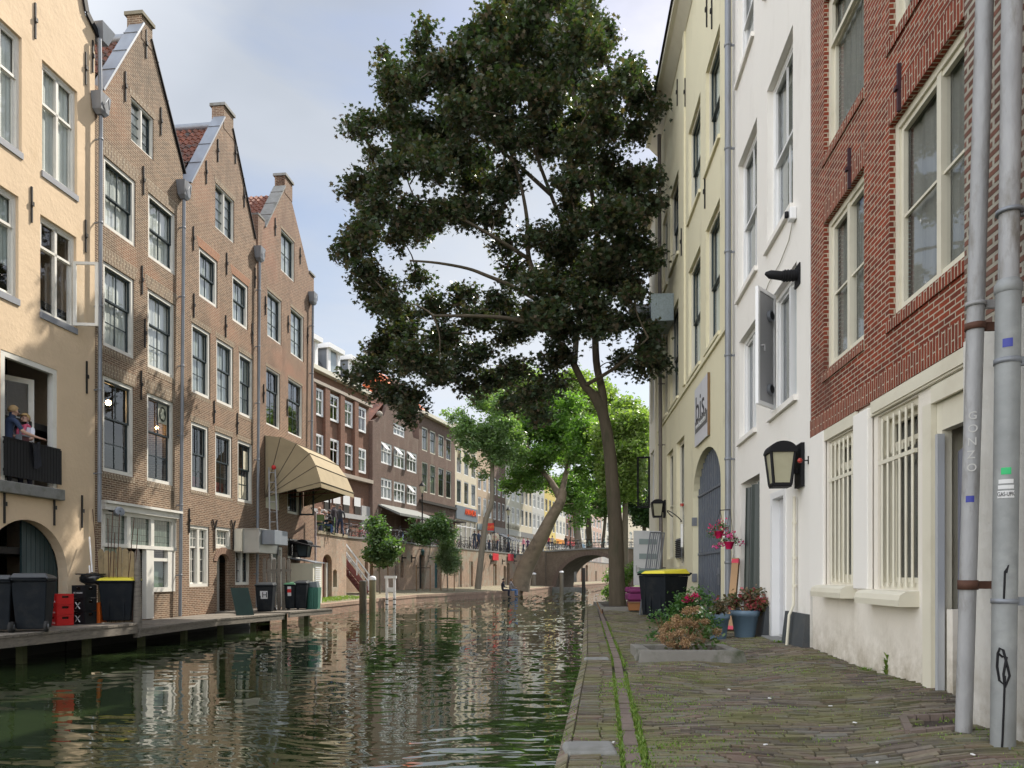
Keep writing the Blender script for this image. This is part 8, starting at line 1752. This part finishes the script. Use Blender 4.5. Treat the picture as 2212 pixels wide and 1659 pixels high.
# picket fences
def picket(lab, pts, z0, z1, n, m, wd=.09, rails=(.3, .8), pointed=True, tall=None, slope=0):
    t = thing('picket_fence', lab, 'fence', (pts[0][0], pts[0][1], z0)); a, b = Vector((*pts[0], 0)), Vector((*pts[1], 0)); d = (b - a).normalized(); nn = Vector((-d.y, d.x, 0)); L_ = (b - a).length; rr = random.Random(9)
    for k in range(n):
        c = a + d * (L_ * (k + .5) / n); zt = z1 + rr.uniform(-.06, .06) ; w_ = wd * rr.uniform(.85, 1.1)
        p = [c - d * w_ / 2 + Vector((0, 0, z0)), c + d * w_ / 2 + Vector((0, 0, z0)), c + d * w_ / 2 + Vector((0, 0, zt)), c + d * w_ * .2 + Vector((0, 0, zt + .06)), c - d * w_ * .2 + Vector((0, 0, zt + .06)), c - d * w_ / 2 + Vector((0, 0, zt))]
        mb = MB(); mb.prism(p, nn * .022); mb.build('picket', m, t)
    for r in rails: mb = MB(); z = z0 + (z1 - z0) * r; mb.bar(a + nn * .04 + Vector((0, 0, z)), b + nn * .04 + Vector((0, 0, z)), .03, .09); mb.build('rail', m, t)
    return t
pn_ = paint('pallet wood', (.33, .25, .14), .85, var=.3, scale=8, dirt=(.13, .11, .08), dirtamt=.6)
Yf = 17.75; picket('yellowish picket fence with low pointed boards closing off the deck beside the shop window', [((211 - CX) / FPX * Yf, Yf), ((290 - CX) / FPX * Yf, Yf)], DZ, 2.35, 6, pn_, .14)
t = thing('wooden_post', 'tall split weathered post at the end of the yellowish picket fence', 'post', ((297 - CX) / FPX * 17.6, 17.6, .3)); c = world_loc(t); mb = MB(); mb.lathe(c, [(.10, 0), (.09, .7), (.075, 1.6), (.06, 2.02), (.02, 2.1)], 9); mb.build('post', wood, t)
t = thing('steel_rods', 'bundle of thin rusty rods standing against the yellowish picket fence', 'rods', ((245 - CX) / FPX * 17.6, 17.6, DZ))
for px, tx, ty in ((236, 233, 1120), (241, 248, 1150), (250, 258, 1110), (268, 290, 1118), (285, 298, 1140), (232, 244, 1105), (222, 200, 1100)):
    mb = MB(); mb.tube([((px - CX) / FPX * 17.62, 17.62, DZ), tuple(at(tx, ty, 17.5))], .009, 5); mb.build('rod', rust, t)
t = thing('pale_poles', 'two pale poles leaning on the corner of the yellow and the first brick house', 'poles', ((203 - CX) / FPX * 17.7, 17.7, DZ))
for a, b in (((206, 1245), (193, 1160)), ((200, 1245), (193, 1222))): mb = MB(); mb.tube([tuple(at(a[0], 1320, 17.6)), tuple(at(b[0], b[1], 18.2))], .02, 6); mb.build('pole', wwin, t)
# deck two
DZ2 = .525
q = gp(521, 1325, .52); t = thing('dark_board', 'dark green wooden board leaning on the brick beside the arched door', 'board', (q.x - .4, q.y, DZ2)); Yb = 23.2; mb = MB(); c0 = at(507, 1324, Yb); c0.z = DZ2
a = Vector(((510 - CX) / FPX * 23.0, 23.0, DZ2)); b = Vector(((541 - CX) / FPX * 23.0, 23.3, DZ2)); tl = Vector((-.22, .1, .86)); mb.hexa([a, b, b + Vector((.02, -.03, 0)), a + Vector((.02, -.03, 0)), a + tl, b + tl, b + tl + Vector((.02, -.03, 0)), a + tl + Vector((.02, -.03, 0))]); mb.build('board', paint('dark green board', (.01, .035, .03), .35, var=.4, scale=4), t)
q = gp(568, 1324, .52); tq, MM = wheelie('black wheelie bin with a white H label below the steel trough', (q.x, q.y + .3, DZ2), R(8), cdm, s=.93, wd=.62)
sticker(tq, MM, [(-.14, -.325, .5), (.12, -.325, .5), (.12, -.35, .78), (-.14, -.35, .78)], stw); textobj('lettering', 'H', .26, MM @ Vector((-.08, -.355, .55)), (1, 0, 0), (0, 0, 1), black, tq, .002)
q = gp(624, 1320, .52); tq, MM = wheelie('narrow black bin with red and white label right of the grey pickets', (q.x, q.y + .3, DZ2 + .03), R(5), paint('dark green lid', (.04, .14, .07), .5), s=.9, wd=.42); sticker(tq, MM, [(-.08, -.33, .55), (.06, -.33, .55), (.06, -.36, .92), (-.08, -.36, .92)], stw); sticker(tq, MM, [(-.08, -.345, .68), (.06, -.345, .68), (.06, -.362, .82), (-.08, -.362, .82)], redp)
q = gp(645, 1320, .52); wheelie('plain black bin between the labelled bin and the green bin', (q.x, q.y + .45, DZ2 + .03), R(5), cdm, s=.95, wd=.46)
q = gp(673, 1316, .56); t = thing('green_bin', 'green plastic bin with vertical grooves and a grey lid at the deck end', 'bin', (q.x, q.y + .2, .56)); MM = Matrix.Translation(world_loc(t)); mb = MB(); a, b = .24, .24
mb.hexa([MM @ Vector(p) for p in ((-a * .85, -b * .85, 0), (a * .85, -b * .85, 0), (a * .85, b * .85, 0), (-a * .85, b * .85, 0), (-a, -b, .78), (a, -b, .78), (a, b, .78), (-a, b, .78))])
for k in range(6): x = -a + .03 + k * .085; mb.box(x, x + .03, -b - .012, -b + .03, .05, .7, M=MM)
mb.build('body', bing, t); mb = MB(); mb.hexa([MM @ Vector(p) for p in ((-.22, -.2, .785), (.2, -.2, .785), (.2, .2, .785), (-.22, .2, .785), (-.18, -.16, .95), (.16, -.16, .98), (.16, .16, 1.0), (-.18, .16, .98))]); mb.build('lid', paint('grey lid', (.10, .12, .13), .5), t)
Yf = 26.3; picket('grey weathered picket fence of split boards between the waterside bins', [((566 - CX) / FPX * Yf, Yf), ((630 - CX) / FPX * Yf, Yf - .1)], DZ2, 2.35, 6, wood, .13, rails=(.78,))
# ladder
t = thing('ladder', 'aluminium ladder with a red cap leaning on the wall above the bins', 'ladder', ((600 - CX) / FPX * 26.8, 26.8, DZ2)); l0, l1 = Vector(((585 - CX) / FPX * 26.8, 26.8, .55)), Vector(((606 - CX) / FPX * 26.8, 26.8, .55)); t0, t1 = at(581, 1010, 27.9), at(594, 1010, 27.9)
for a, b in ((l0, t0), (l1, t1)): mb = MB(); mb.bar(a, b, .05, .07); mb.build('rail', galv, t)
for k in range(14): c, d_ = l0.lerp(t0, (k + .5) / 14), l1.lerp(t1, (k + .5) / 14); mb = MB(); mb.bar(c, d_, .03); mb.build('rung', galv, t)
mb = MB(); mb.ball(t1 + Vector((-.03, -.05, 0)), .09, n=8); mb.build('cap', paint('red cap', (.6, .03, .03), .5), t)
# steel trough
ub = FL.U(508); t = thing('steel_trough', 'large grey steel box fixed to the wall above the water, beside the ladder', 'metal box', FL.P(ub, 0, 2.56)); z0, z1 = 2.56, 3.38; mb = MB(); st_ = paint('brushed steel', (.40, .40, .38), .4, .5, var=.15, scale=3)
mb.fbox(FL, ub, ub + 1.5, .004, .88, z0, z1); mb.build('box', st_, t, bevel=.01); mb = MB(); mb.fbox(FL, ub + .2, ub + 1.3, .885, 1.35, z0 + .3, z1 - .02); mb.build('side_box', zinc, t, bevel=.01); mb = MB(); mb.fbox(FL, ub - .03, ub + 1.53, 0.004, .92, z1 + .002, z1 + .03); mb.build('lid', st_, t)
mb = MB(); mb.fbox(FL, ub - .12, ub - .004, .004, .3, z0 + .05, z1); mb.build('white_plate', cream, t)
# louvre cabinet and black hooded lantern
ub = FL.U(628); t = thing('louvre_cabinet', 'cream cabinet with louvred door and sloping zinc roof behind the bins', 'cabinet', FL.P(ub, 0, .6)); z1 = FL.hit(640, 1216, .5)[1]
mb = MB(); mb.fbox(FL, ub, ub + 1.0, .004, .95, .6, z1); mb.build('body', cream, t); mb = MB(); mb.hexa([FL.P(*p) for p in ((ub - .06, .004, z1 + .18), (ub + 1.06, .004, z1 + .18), (ub + 1.06, 1.05, z1 + .003), (ub - .06, 1.05, z1 + .003), (ub - .06, .004, z1 + .22), (ub + 1.06, .004, z1 + .22), (ub + 1.06, 1.05, z1 + .04), (ub - .06, 1.05, z1 + .04))]); mb.build('roof', zinc, t)
for k in range(9): mb = MB(); z = z1 - .2 - k * .09; mb.fbox(FL, ub + .2, ub + .8, .952, .985, z, z + .05); mb.build('louvre', wwin, t)
t = thing('wall_lantern', 'black hooded lantern under a dark cover on the narrow brick house', 'lantern', FL.P(FL.U(638), .35, FL.hit(638, 1200)[1])); lantern(t, FL, FL.U(637), .4, FL.hit(637, 1203, .4)[1], .75, .5, paint('smoked glass', (.05, .07, .08), .15))
mb = MB(); z = FL.hit(637, 1172, .4)[1]; mb.prism([FL.P(FL.U(637) - .6, w_, z_) for w_, z_ in ((.02, z), (.9, z - .15), (.9, z - .1), (.02, z + .12))], FL.d * 1.2); mb.build('cover', black, t)
# drainpipe post at the terrace corner, white
t = thing('white_post', 'pale slim post with cross arm at the corner of narrow house and terrace', 'post', FL.P(FL.U(667), .3, .5)); mb = MB(); u_ = FL.U(667); mb.tube([FL.P(u_, .3, .5), FL.P(u_, .3, 4.6)], .05, 8); mb.tube([FL.P(u_, .3, 4.55), FL.P(u_ - 1.2, .6, 4.6)], .04, 8); mb.build('post', paint('lilac grey pipe', (.42, .36, .38), .6), t)
# ------------------------------------------------------------------ right quay
def kerb(lab, x0, x1, y0, y1, h, wd, m, skew=0, fill=True):
    t = thing('planting_bed', lab, 'kerb', ((x0 + x1) / 2, y0, QZ)); z0 = QZ - .06; z1 = QZ + h; b = .05
    def st(p0, p1, p2, p3, o0, o1): # outer bottom widened
        mb = MB(); mb.hexa([p0 + o0, p1 + o1, p2, p3, p0 + Vector((0, 0, z1 - z0)), p1 + Vector((0, 0, z1 - z0)), p2 + Vector((0, 0, z1 - z0)), p3 + Vector((0, 0, z1 - z0))]); mb.build('kerbstone', m, t, bevel=.008)
    A, B_, C_, D_ = (Vector((x0 + skew * 0, y0, z0)), Vector((x1, y0, z0)), Vector((x1 + skew, y1, z0)), Vector((x0 + skew, y1, z0)))
    w_ = wd
    st(A, B_, B_ + Vector((0, w_, 0)), A + Vector((0, w_, 0)), Vector((-b, -b, 0)), Vector((b, -b, 0)))
    st(D_ + Vector((0, -w_, 0)), C_ + Vector((0, -w_, 0)), C_, D_, Vector((0, 0, 0)), Vector((0, 0, 0)))
    st(A + Vector((0, w_ + .005, 0)), A + Vector((w_, w_ + .005, 0)), D_ + Vector((w_, -w_ - .005, 0)), D_ + Vector((0, -w_ - .005, 0)), Vector((-b, 0, 0)), Vector((0, 0, 0)))
    st(B_ + Vector((-w_, w_ + .005, 0)), B_ + Vector((0, w_ + .005, 0)), C_ + Vector((0, -w_ - .005, 0)), C_ + Vector((-w_, -w_ - .005, 0)), Vector((0, 0, 0)), Vector((b, 0, 0)))
    if fill: mb = MB(); mb.quad(A + Vector((w_, w_, h * .8)), B_ + Vector((-w_, w_, h * .8)), C_ + Vector((-w_, -w_, h * .8)), D_ + Vector((w_, -w_, h * .8))); mb.build('soil', soil, t)
    return t
kst = paint('mossy kerbstone', (.19, .18, .16), .85, var=.3, scale=4, bmp=.6, dirt=(.055, .065, .035), dirtamt=1)
kerb('raised grey stone bed with the brown dried hydrangea', 1.58, 2.84, 9.08, 10.02, .125, .14, kst, .02)
kerb('stone-edged tree pit around the trunk of the big maple', 2.62, 4.15, 21.9, 26.6, .12, .13, kst, .3)
# dried hydrangea
hyd = leafmat('dried hydrangea bracts', [(.38, .23, .12), (.24, .13, .065), (.50, .34, .20), (.15, .08, .045)], .15, .7); hleaf = leafmat('hydrangea leaves', [(.05, .10, .03), (.08, .14, .04), (.10, .05, .04)], .25)
t = thing('dried_hydrangea', 'brown dried hydrangea with big flower heads growing in the grey stone bed', 'plant', (2.18, 9.55, QZ)); c0 = world_loc(t) + Vector((0, 0, .1)); hs = [(1462, 1335, -.05), (1485, 1320, .02), (1440, 1352, -.1), (1430, 1375, -.12), (1452, 1372, -.2), (1470, 1365, -.2), (1492, 1345, 0), (1480, 1388, -.25), (1505, 1350, .05), (1520, 1345, .1), (1460, 1348, -.15), (1548, 1366, .0), (1435, 1362, .1), (1475, 1345, .15), (1496, 1378, -.1), (1448, 1390, -.15), (1500, 1318, .05)]
hc_ = [at(x, y, 9.55 + dy) for x, y, dy in hs]; mb = MB()
for p in hc_: mb.tube([c0 + Vector((RND.uniform(-.1, .1), RND.uniform(-.06, .06), 0)), c0.lerp(p, .6) + Vector((0, 0, -.03)), p], [.008, .006, .004], 5)
mb.build('stems', woodb, t, recalc=False); leaves('dried_flowers', [tuple(p) for p in hc_], [(.062, .06, .052)] * len(hc_), 6000, .02, hyd, t, 'oval', 8, .0, 0, .35)
leaves('foliage', [tuple(at(x, y, 9.5)) for x, y in ((1455, 1400), (1510, 1395), (1530, 1388), (1545, 1375), (1495, 1403), (1520, 1365))], [(.05, .05, .05)] * 6, 130, .075, hleaf, t, 'oval', 9)
# blue pots
potm = paint('blue grey pot plastic', (.13, .20, .27), .5, var=.08)
def pot(lab, loc, r, h, fl):
    t = thing('plant_pot', lab, 'plant pot', loc); mb = MB(); mb.lathe(loc, [(r * .68, 0), (r * .93, h * .78), (r * 1.0, h * .79), (r * 1.03, h), (r * .96, h), (r * .95, h * .9)], 32); mb.build('pot', potm, t); mb = MB(); mb.lathe(loc, [(.001, h * .9), (r * .95, h * .9)], 24); mb.build('soil', soil, t); return t
q = gp(1551, 1378, .74); P1_ = (q.x, q.y, .725); pot('smaller blue grey plant pot, left of the cardboard tube', P1_, .19, .41, 0)
q = gp(1613, 1375, .75); P2_ = (q.x, q.y + .1, .735); pot('larger blue grey plant pot beside the dark plinth', P2_, .235, .45, 0)
fadl = leafmat('faded hydrangea leaves', [(.10, .12, .05), (.16, .10, .06), (.07, .11, .04), (.2, .13, .09)], .25); pinkl = leafmat('dusky pink flowers', [(.40, .06, .08), (.30, .05, .07), (.45, .12, .13)], .2)
bush('potted_plant', 'withered brown and green plant in the smaller blue pot', (P1_[0], P1_[1], 1.08), (.22, .2, .22), 520, .05, leafmat('withered leaves', [(.18, .10, .06), (.11, .09, .05), (.08, .11, .05)], .2), seed=21)
bush('potted_plant', 'green plant with dusky pink flower heads in the larger blue pot', (P2_[0], P2_[1], 1.12), (.32, .24, .36), 800, .07, fadl, pinkl, seed=22, fn=260)
gl_ = leafmat('garden leaves', [(.04, .10, .03), (.07, .15, .04), (.10, .19, .06)], .3); mag = leafmat('magenta flowers', [(.62, .02, .14), (.75, .04, .22), (.5, .02, .12)], .2); yfl = leafmat('yellow flowers', [(.8, .5, .02), (.85, .6, .05)], .2); wfl = leafmat('white flowers', [(.8, .8, .75), (.7, .72, .65)], .2)
q = at(1490, 1330, 12.6); bush('flowering_plant', 'green plant with bright magenta flower head before the yellow-lidded bin', (q.x, q.y, .72), (.34, .25, .72), 1500, .06, gl_, None, seed=23)
leaves_ = leaves('hydrangea_head', [tuple(at(1487, 1292, 12.4)), tuple(at(1500, 1287, 12.4)), tuple(at(1513 - 30, 1297, 12.35))], [(.06, .05, .05)] * 3, 420, .03, mag, None, 'oval', 3, 0, 0, .4); tag(leaves_, 'bright magenta hydrangea flower head above the green leaves', 'flower')
q = at(1432, 1350, 11.2); bush('flowering_plant', 'plant with small yellow sunflowers left of the brown hydrangea', (q.x, q.y, .72), (.18, .15, .42), 500, .06, gl_, yfl, seed=24, fn=18)
q = at(1520, 1350, 11.6); bush('flowering_plant', 'leafy plant with small white flowers left of the smaller blue pot', (q.x, q.y, .72), (.28, .2, .48), 1100, .05, gl_, wfl, seed=25, fn=60)
q = at(1316, 1295, 29); bush('green_bush', 'dark green bush at the bend of the quay left of the maple trunk', (q.x, q.y, .7), (.35, .5, 1.1), 1800, .09, plane_l, seed=26)
q = at(1364, 1300, 27.5); bush('green_bush', 'bush with white flowers right behind the maple trunk', (q.x, q.y, .7), (.4, .4, 1.25), 1800, .08, plane_l, wfl, seed=27, fn=60)
# weeds at the wall foot
for i, (px, py, s, lab) in enumerate(((1917, 1462, .20, 'tall narrow-leaved weed at the foot of the whitewashed wall'), (1868, 1452, .09, 'low tuft of weed left of the tall weed at the wall foot'), (1683, 1392, .11, 'small weed beside the door step of the white house'), (1545, 1418, .08, 'weed at the right front corner of the stone bed'), (1560, 1395, .09, 'leafy weed beside the right end of the stone bed'), (2100 - 15, 1560, .05, 'dry grass tuft by the foot of the near downpipe'))):
    q = gp(px, py, .735); t = thing('weed', lab, 'weed', (q.x, q.y, .72)); c = Vector((q.x, q.y, .72)); mb = MB(); rr = random.Random(i)
    for k in range(60):
        a = rr.uniform(0, 6.28); L_ = s * rr.uniform(.4, 1.1); base_ = c + Vector((rr.gauss(0, s * .35), rr.gauss(0, s * .25), 0)); d_ = Vector((math.cos(a), math.sin(a), 0)); nn = Vector((-d_.y, d_.x, 0)) * s * .07
        if s > .15: base_ = c + Vector((0, 0, s * rr.uniform(0, 1.0))); L_ *= .5
        m_ = base_ + d_ * L_ * .35 + Vector((0, 0, L_ * .7)); e_ = base_ + d_ * L_ * .8 + Vector((0, 0, L_ * .75)); mb.add([base_, m_ + nn, e_, m_ - nn], [(0, 1, 2, 3)])
    mb.build('leaves', gm, t, recalc=False)
    if s > .15: mb = MB(); mb.tube([c, c + Vector((.01, 0, s * 1.1))], .004, 5); mb.build('stem', gl_, t)
# bins at the pale yellow house
q = gp(1446, 1344, .74); tq, MM = wheelie('big black wheelie bin with yellow lid near the arched gate', (q.x + .0, q.y + .35, .735), R(-52), yel, s=1.08, dp=.74)
sticker(tq, MM, [(-.27, -.1, .78), (-.27, -.22, .78), (-.285, -.22, .86), (-.285, -.1, .86)], stw)
sticker(tq, MM, [(-.05, -.30, .25), (.0, -.30, .25), (.0, -.355, .88), (-.05, -.355, .88)], stw, 'label_strip')
q = gp(1438, 1336, .74); wheelie('black wheelie bin with dark green lid behind the yellow-lidded one', (q.x - .02, q.y + .75, .735), R(-50), paint('green lid', (.03, .09, .05), .45), s=1.1)
# racks leaning on the wall
for k, (x0, x1, Y, lab) in enumerate(((1382, 1408, 19.6, 'front grey steel grille leaning beside the bins'), (1392, 1418, 20.2, 'rear grey steel grille leaning behind the first one'))):
    t = thing('steel_grille', lab, 'steel grille', ((x0 - CX) / FPX * Y, Y, .74), group='leaning steel grilles'); a, b = Vector(((x0 - CX) / FPX * Y, Y, .74)), Vector(((x1 - CX) / FPX * Y, Y + .25, .74)); tl = at(1405 + k * 8, 1150, Y + .1) - a; tr = tl
    for s_, e_ in ((a, a + tl), (b, b + tl), (a, b), (a + tl, b + tl)): mb = MB(); mb.bar(s_, e_, .03); mb.build('frame_bar', zincd, t)
    for j in range(1, 5): c = a.lerp(b, j / 5); mb = MB(); mb.bar(c, c + tl, .014); mb.build('bar', zincd, t)
t = thing('white_door', 'white door leaf with three narrow glass slots leaning upright beyond the bins', 'door', (at(1398, 1260, 22.6).x, 22.6, 1.4)); a, b = at(1369, 1264, 22.6), at(1427, 1260, 22.9); z0, z1 = a.z, at(1369, 1146, 22.6).z; pz = lambda u, z: a.lerp(b, u) + Vector((0, 0, z - a.lerp(b, u).z))
mb = MB(); mb.hexa([pz(0, z0), pz(1, z0), pz(1, z0) + Vector((0, .05, 0)), pz(0, z0) + Vector((0, .05, 0)), pz(0, z1), pz(1, z1), pz(1, z1) + Vector((0, .05, 0)), pz(0, z1) + Vector((0, .05, 0))]); mb.build('leaf', paint('white door paint', (.62, .63, .64), .35), t)
for zz in (.80, .53, .26): mb = MB(); Hh = z1 - z0; mb.hexa([pz(.2, z0 + Hh * (zz - .05)) - Vector((0, .012, 0)), pz(.85, z0 + Hh * (zz - .05)) - Vector((0, .012, 0)), pz(.85, z0 + Hh * (zz - .05)), pz(.2, z0 + Hh * (zz - .05)), pz(.2, z0 + Hh * (zz + .05)) - Vector((0, .012, 0)), pz(.85, z0 + Hh * (zz + .05)) - Vector((0, .012, 0)), pz(.85, z0 + Hh * (zz + .05)), pz(.2, z0 + Hh * (zz + .05))]); mb.build('glass_slot', paint('slot glass', (.28, .34, .34), .2), t)
mb = MB(); c = pz(.09, z0 + (z1 - z0) * .3); mb.bar(c + Vector((0, -.01, -.1)), c + Vector((0, -.01, .1)), .03, .02); mb.bar(c + Vector((0, -.03, .03)), c + Vector((.12, -.05, .03)), .02); mb.build('handle', galv, t)
t = thing('purple_armchair', 'purple upholstered armchair under the white leaning door', 'armchair', (at(1379, 1300, 22.3).x, 22.3, .74)); c = world_loc(t); pm = paint('purple cloth', (.16, .02, .10), .8)
for nm_, bx in (('seat', (-.35, .45, -.3, .4, .28, .5)), ('backrest', (-.35, .45, .25, .42, .503, .68)), ('cushion', (-.3, .4, -.33, .2, .503, .62)), ('base', (-.3, .4, -.25, .35, .1, .277))): mb = MB(); mb.box(*[bx[i] + (c.x if i < 2 else c.y if i < 4 else c.z) for i in range(6)]); mb.build(nm_, pm, t, bevel=.05)
t = thing('wooden_box', 'small orange brown wooden box left of the purple armchair', 'box', (at(1370, 1305, 21.9).x, 21.8, .74)); c = world_loc(t); mb = MB(); mb.box(c.x - .18, c.x + .14, c.y - .1, c.y + .2, c.z, c.z + .22); mb.build('box', paint('orange brown wood', (.28, .12, .04), .7), t, bevel=.01); mb = MB(); mb.box(c.x - .2, c.x + .16, c.y - .12, c.y + .22, c.z + .223, c.z + .25); mb.build('rim', woodb, t)
t = thing('leaning_stake', 'short rusty brown stake leaning at the quay edge near the tree pit', 'stake', tuple(gp(1300, 1325, .74))); a = gp(1300, 1325, .74); b = at(1289, 1300, a.y); mb = MB(); mb.bar(a, b, .05, .03); mb.build('stake', woodb, t)
mb = MB(); mb.tube([a + Vector((.02, 0, 0)), a + Vector((.01, -.01, .12))], .02, 6); mb.build('foot', rust, t)
# cardboard tube box
t = thing('cardboard_box', 'long narrow cardboard box with pink tape standing between the blue pots', 'cardboard box', tuple(gp(1577, 1362, .74))); a = gp(1577, 1361, .735); b = at(1590, 1207, a.y + .35); cb = paint('cardboard', (.42, .26, .14), .85, var=.1, scale=5)
d_ = (b - a).normalized(); mb = MB(); mb.bar(a, b, .13, .10); mb.build('box', cb, t); 
for k0, k1 in ((.0, .05), (.93, .985)): mb = MB(); mb.bar(a.lerp(b, k0), a.lerp(b, k1), .136, .106); mb.build('tape', paint('pink red tape', (.65, .03, .08), .4), t)
# hanging baskets
for i, (px, py, Y, lab) in enumerate(((1553, 1153, 14.2, 'upper hanging basket with red petunias beside the grey gate'), (1575, 1176, 14.0, 'lower hanging basket with pink petunias against the white pipe'))):
    c = at(px, py, Y); t = thing('hanging_basket', lab, 'flower basket', tuple(c), group='hanging flower baskets'); mb = MB(); mb.lathe(c, [(.055, -.09), (.095, .04), (.105, .045), (.1, .05)], 16); mb.build('pot', paint('magenta pot', (.50, .01, .08), .4), t)
    leaves('foliage', [tuple(c + Vector(v)) for v in ((-.12, 0, .1), (.1, 0, .12), (0, -.08, .12), (-.18, 0, .0), (.16, 0, .02), (.05, .1, .15))], [(.09, .08, .07)] * 6, 330, .035, gl_, t, 'oval', 30 + i)
    leaves('flowers', [tuple(c + Vector(v)) for v in ((-.13, -.03, .08), (.12, -.03, .1), (0, -.1, .14), (-.19, 0, -.04), (.17, 0, .0), (.02, -.05, .18))], [(.10, .08, .07)] * 6, 110, .045, mag if i == 0 else leafmat('pink flowers', [(.75, .12, .35), (.65, .05, .25)], .2), t, 'oval', 32 + i, 0, 0)['kind'] = 'stuff'
    mb = MB(); h = at(1556 if i == 0 else 1577, 1102, Y + .1); 
    for v in ((-.1, 0, .04), (.1, 0, .04)): mb.bar(c + Vector(v), h, .006)
    if i == 0: mb.bar(h, at(1577, 1101, 14.9), .02)
    mb.build('hanger', iron, t)
# the sunken soil patch by the near pipe
mb = MB(); x0, x1, y0, y1 = 2.86, 3.35, 5.14, 5.5; p = [gp(1965, 1583, .74), gp(2068, 1583, .74), gp(2066, 1556, .74), gp(1950, 1552, .74)]
for i in range(4): p[i].z = gz(p[i].x, p[i].y) - .022
mb.add(p, [(0, 1, 2, 3)]); struct(mb.build('soil_patch', soil))
t = thing('patch_edging', 'row of loose bricks framing the bare soil patch by the near downpipe', 'brick edging', tuple(p[0])); eb = MC['edge brick']
for (a, b, n) in ((p[0], p[3], 2), (p[3], p[2], 4), (p[0], p[1], 3)):
    for k in range(n): c, d_ = a.lerp(b, k / n), a.lerp(b, (k + .93) / n); mb = MB(); mb.bar(c + Vector((0, 0, .02)), d_ + Vector((0, 0, .02)), .05, .05); mb.build('loose_brick', eb, t)
# litter and fallen leaves
rr = random.Random(12)
for k in range(9):
    y = rr.uniform(3.9, 9); x = rr.uniform(edgeX(y) + .3, 2.6 + .05 * y); z = gz(x, y) + .006; mb = MB(); a = rr.uniform(0, 3); d_ = Vector((math.cos(a), math.sin(a), 0)) * .014; n_ = Vector((-d_.y, d_.x, 0)) * .45; c = Vector((x, y, z)); mb.hexa([c - d_ - n_, c + d_ - n_, c + d_ + n_, c - d_ + n_, c - d_ - n_ + Vector((0, 0, .006)), c + d_ - n_ + Vector((0, 0, .006)), c + d_ + n_ + Vector((0, 0, .006)), c - d_ + n_ + Vector((0, 0, .006))])
    o = mb.build('litter', wwin, None, org=c); tag(o, 'tiny white scrap of litter lying on the mossy quay bricks', 'litter', 'tiny white scraps on the quay paving')
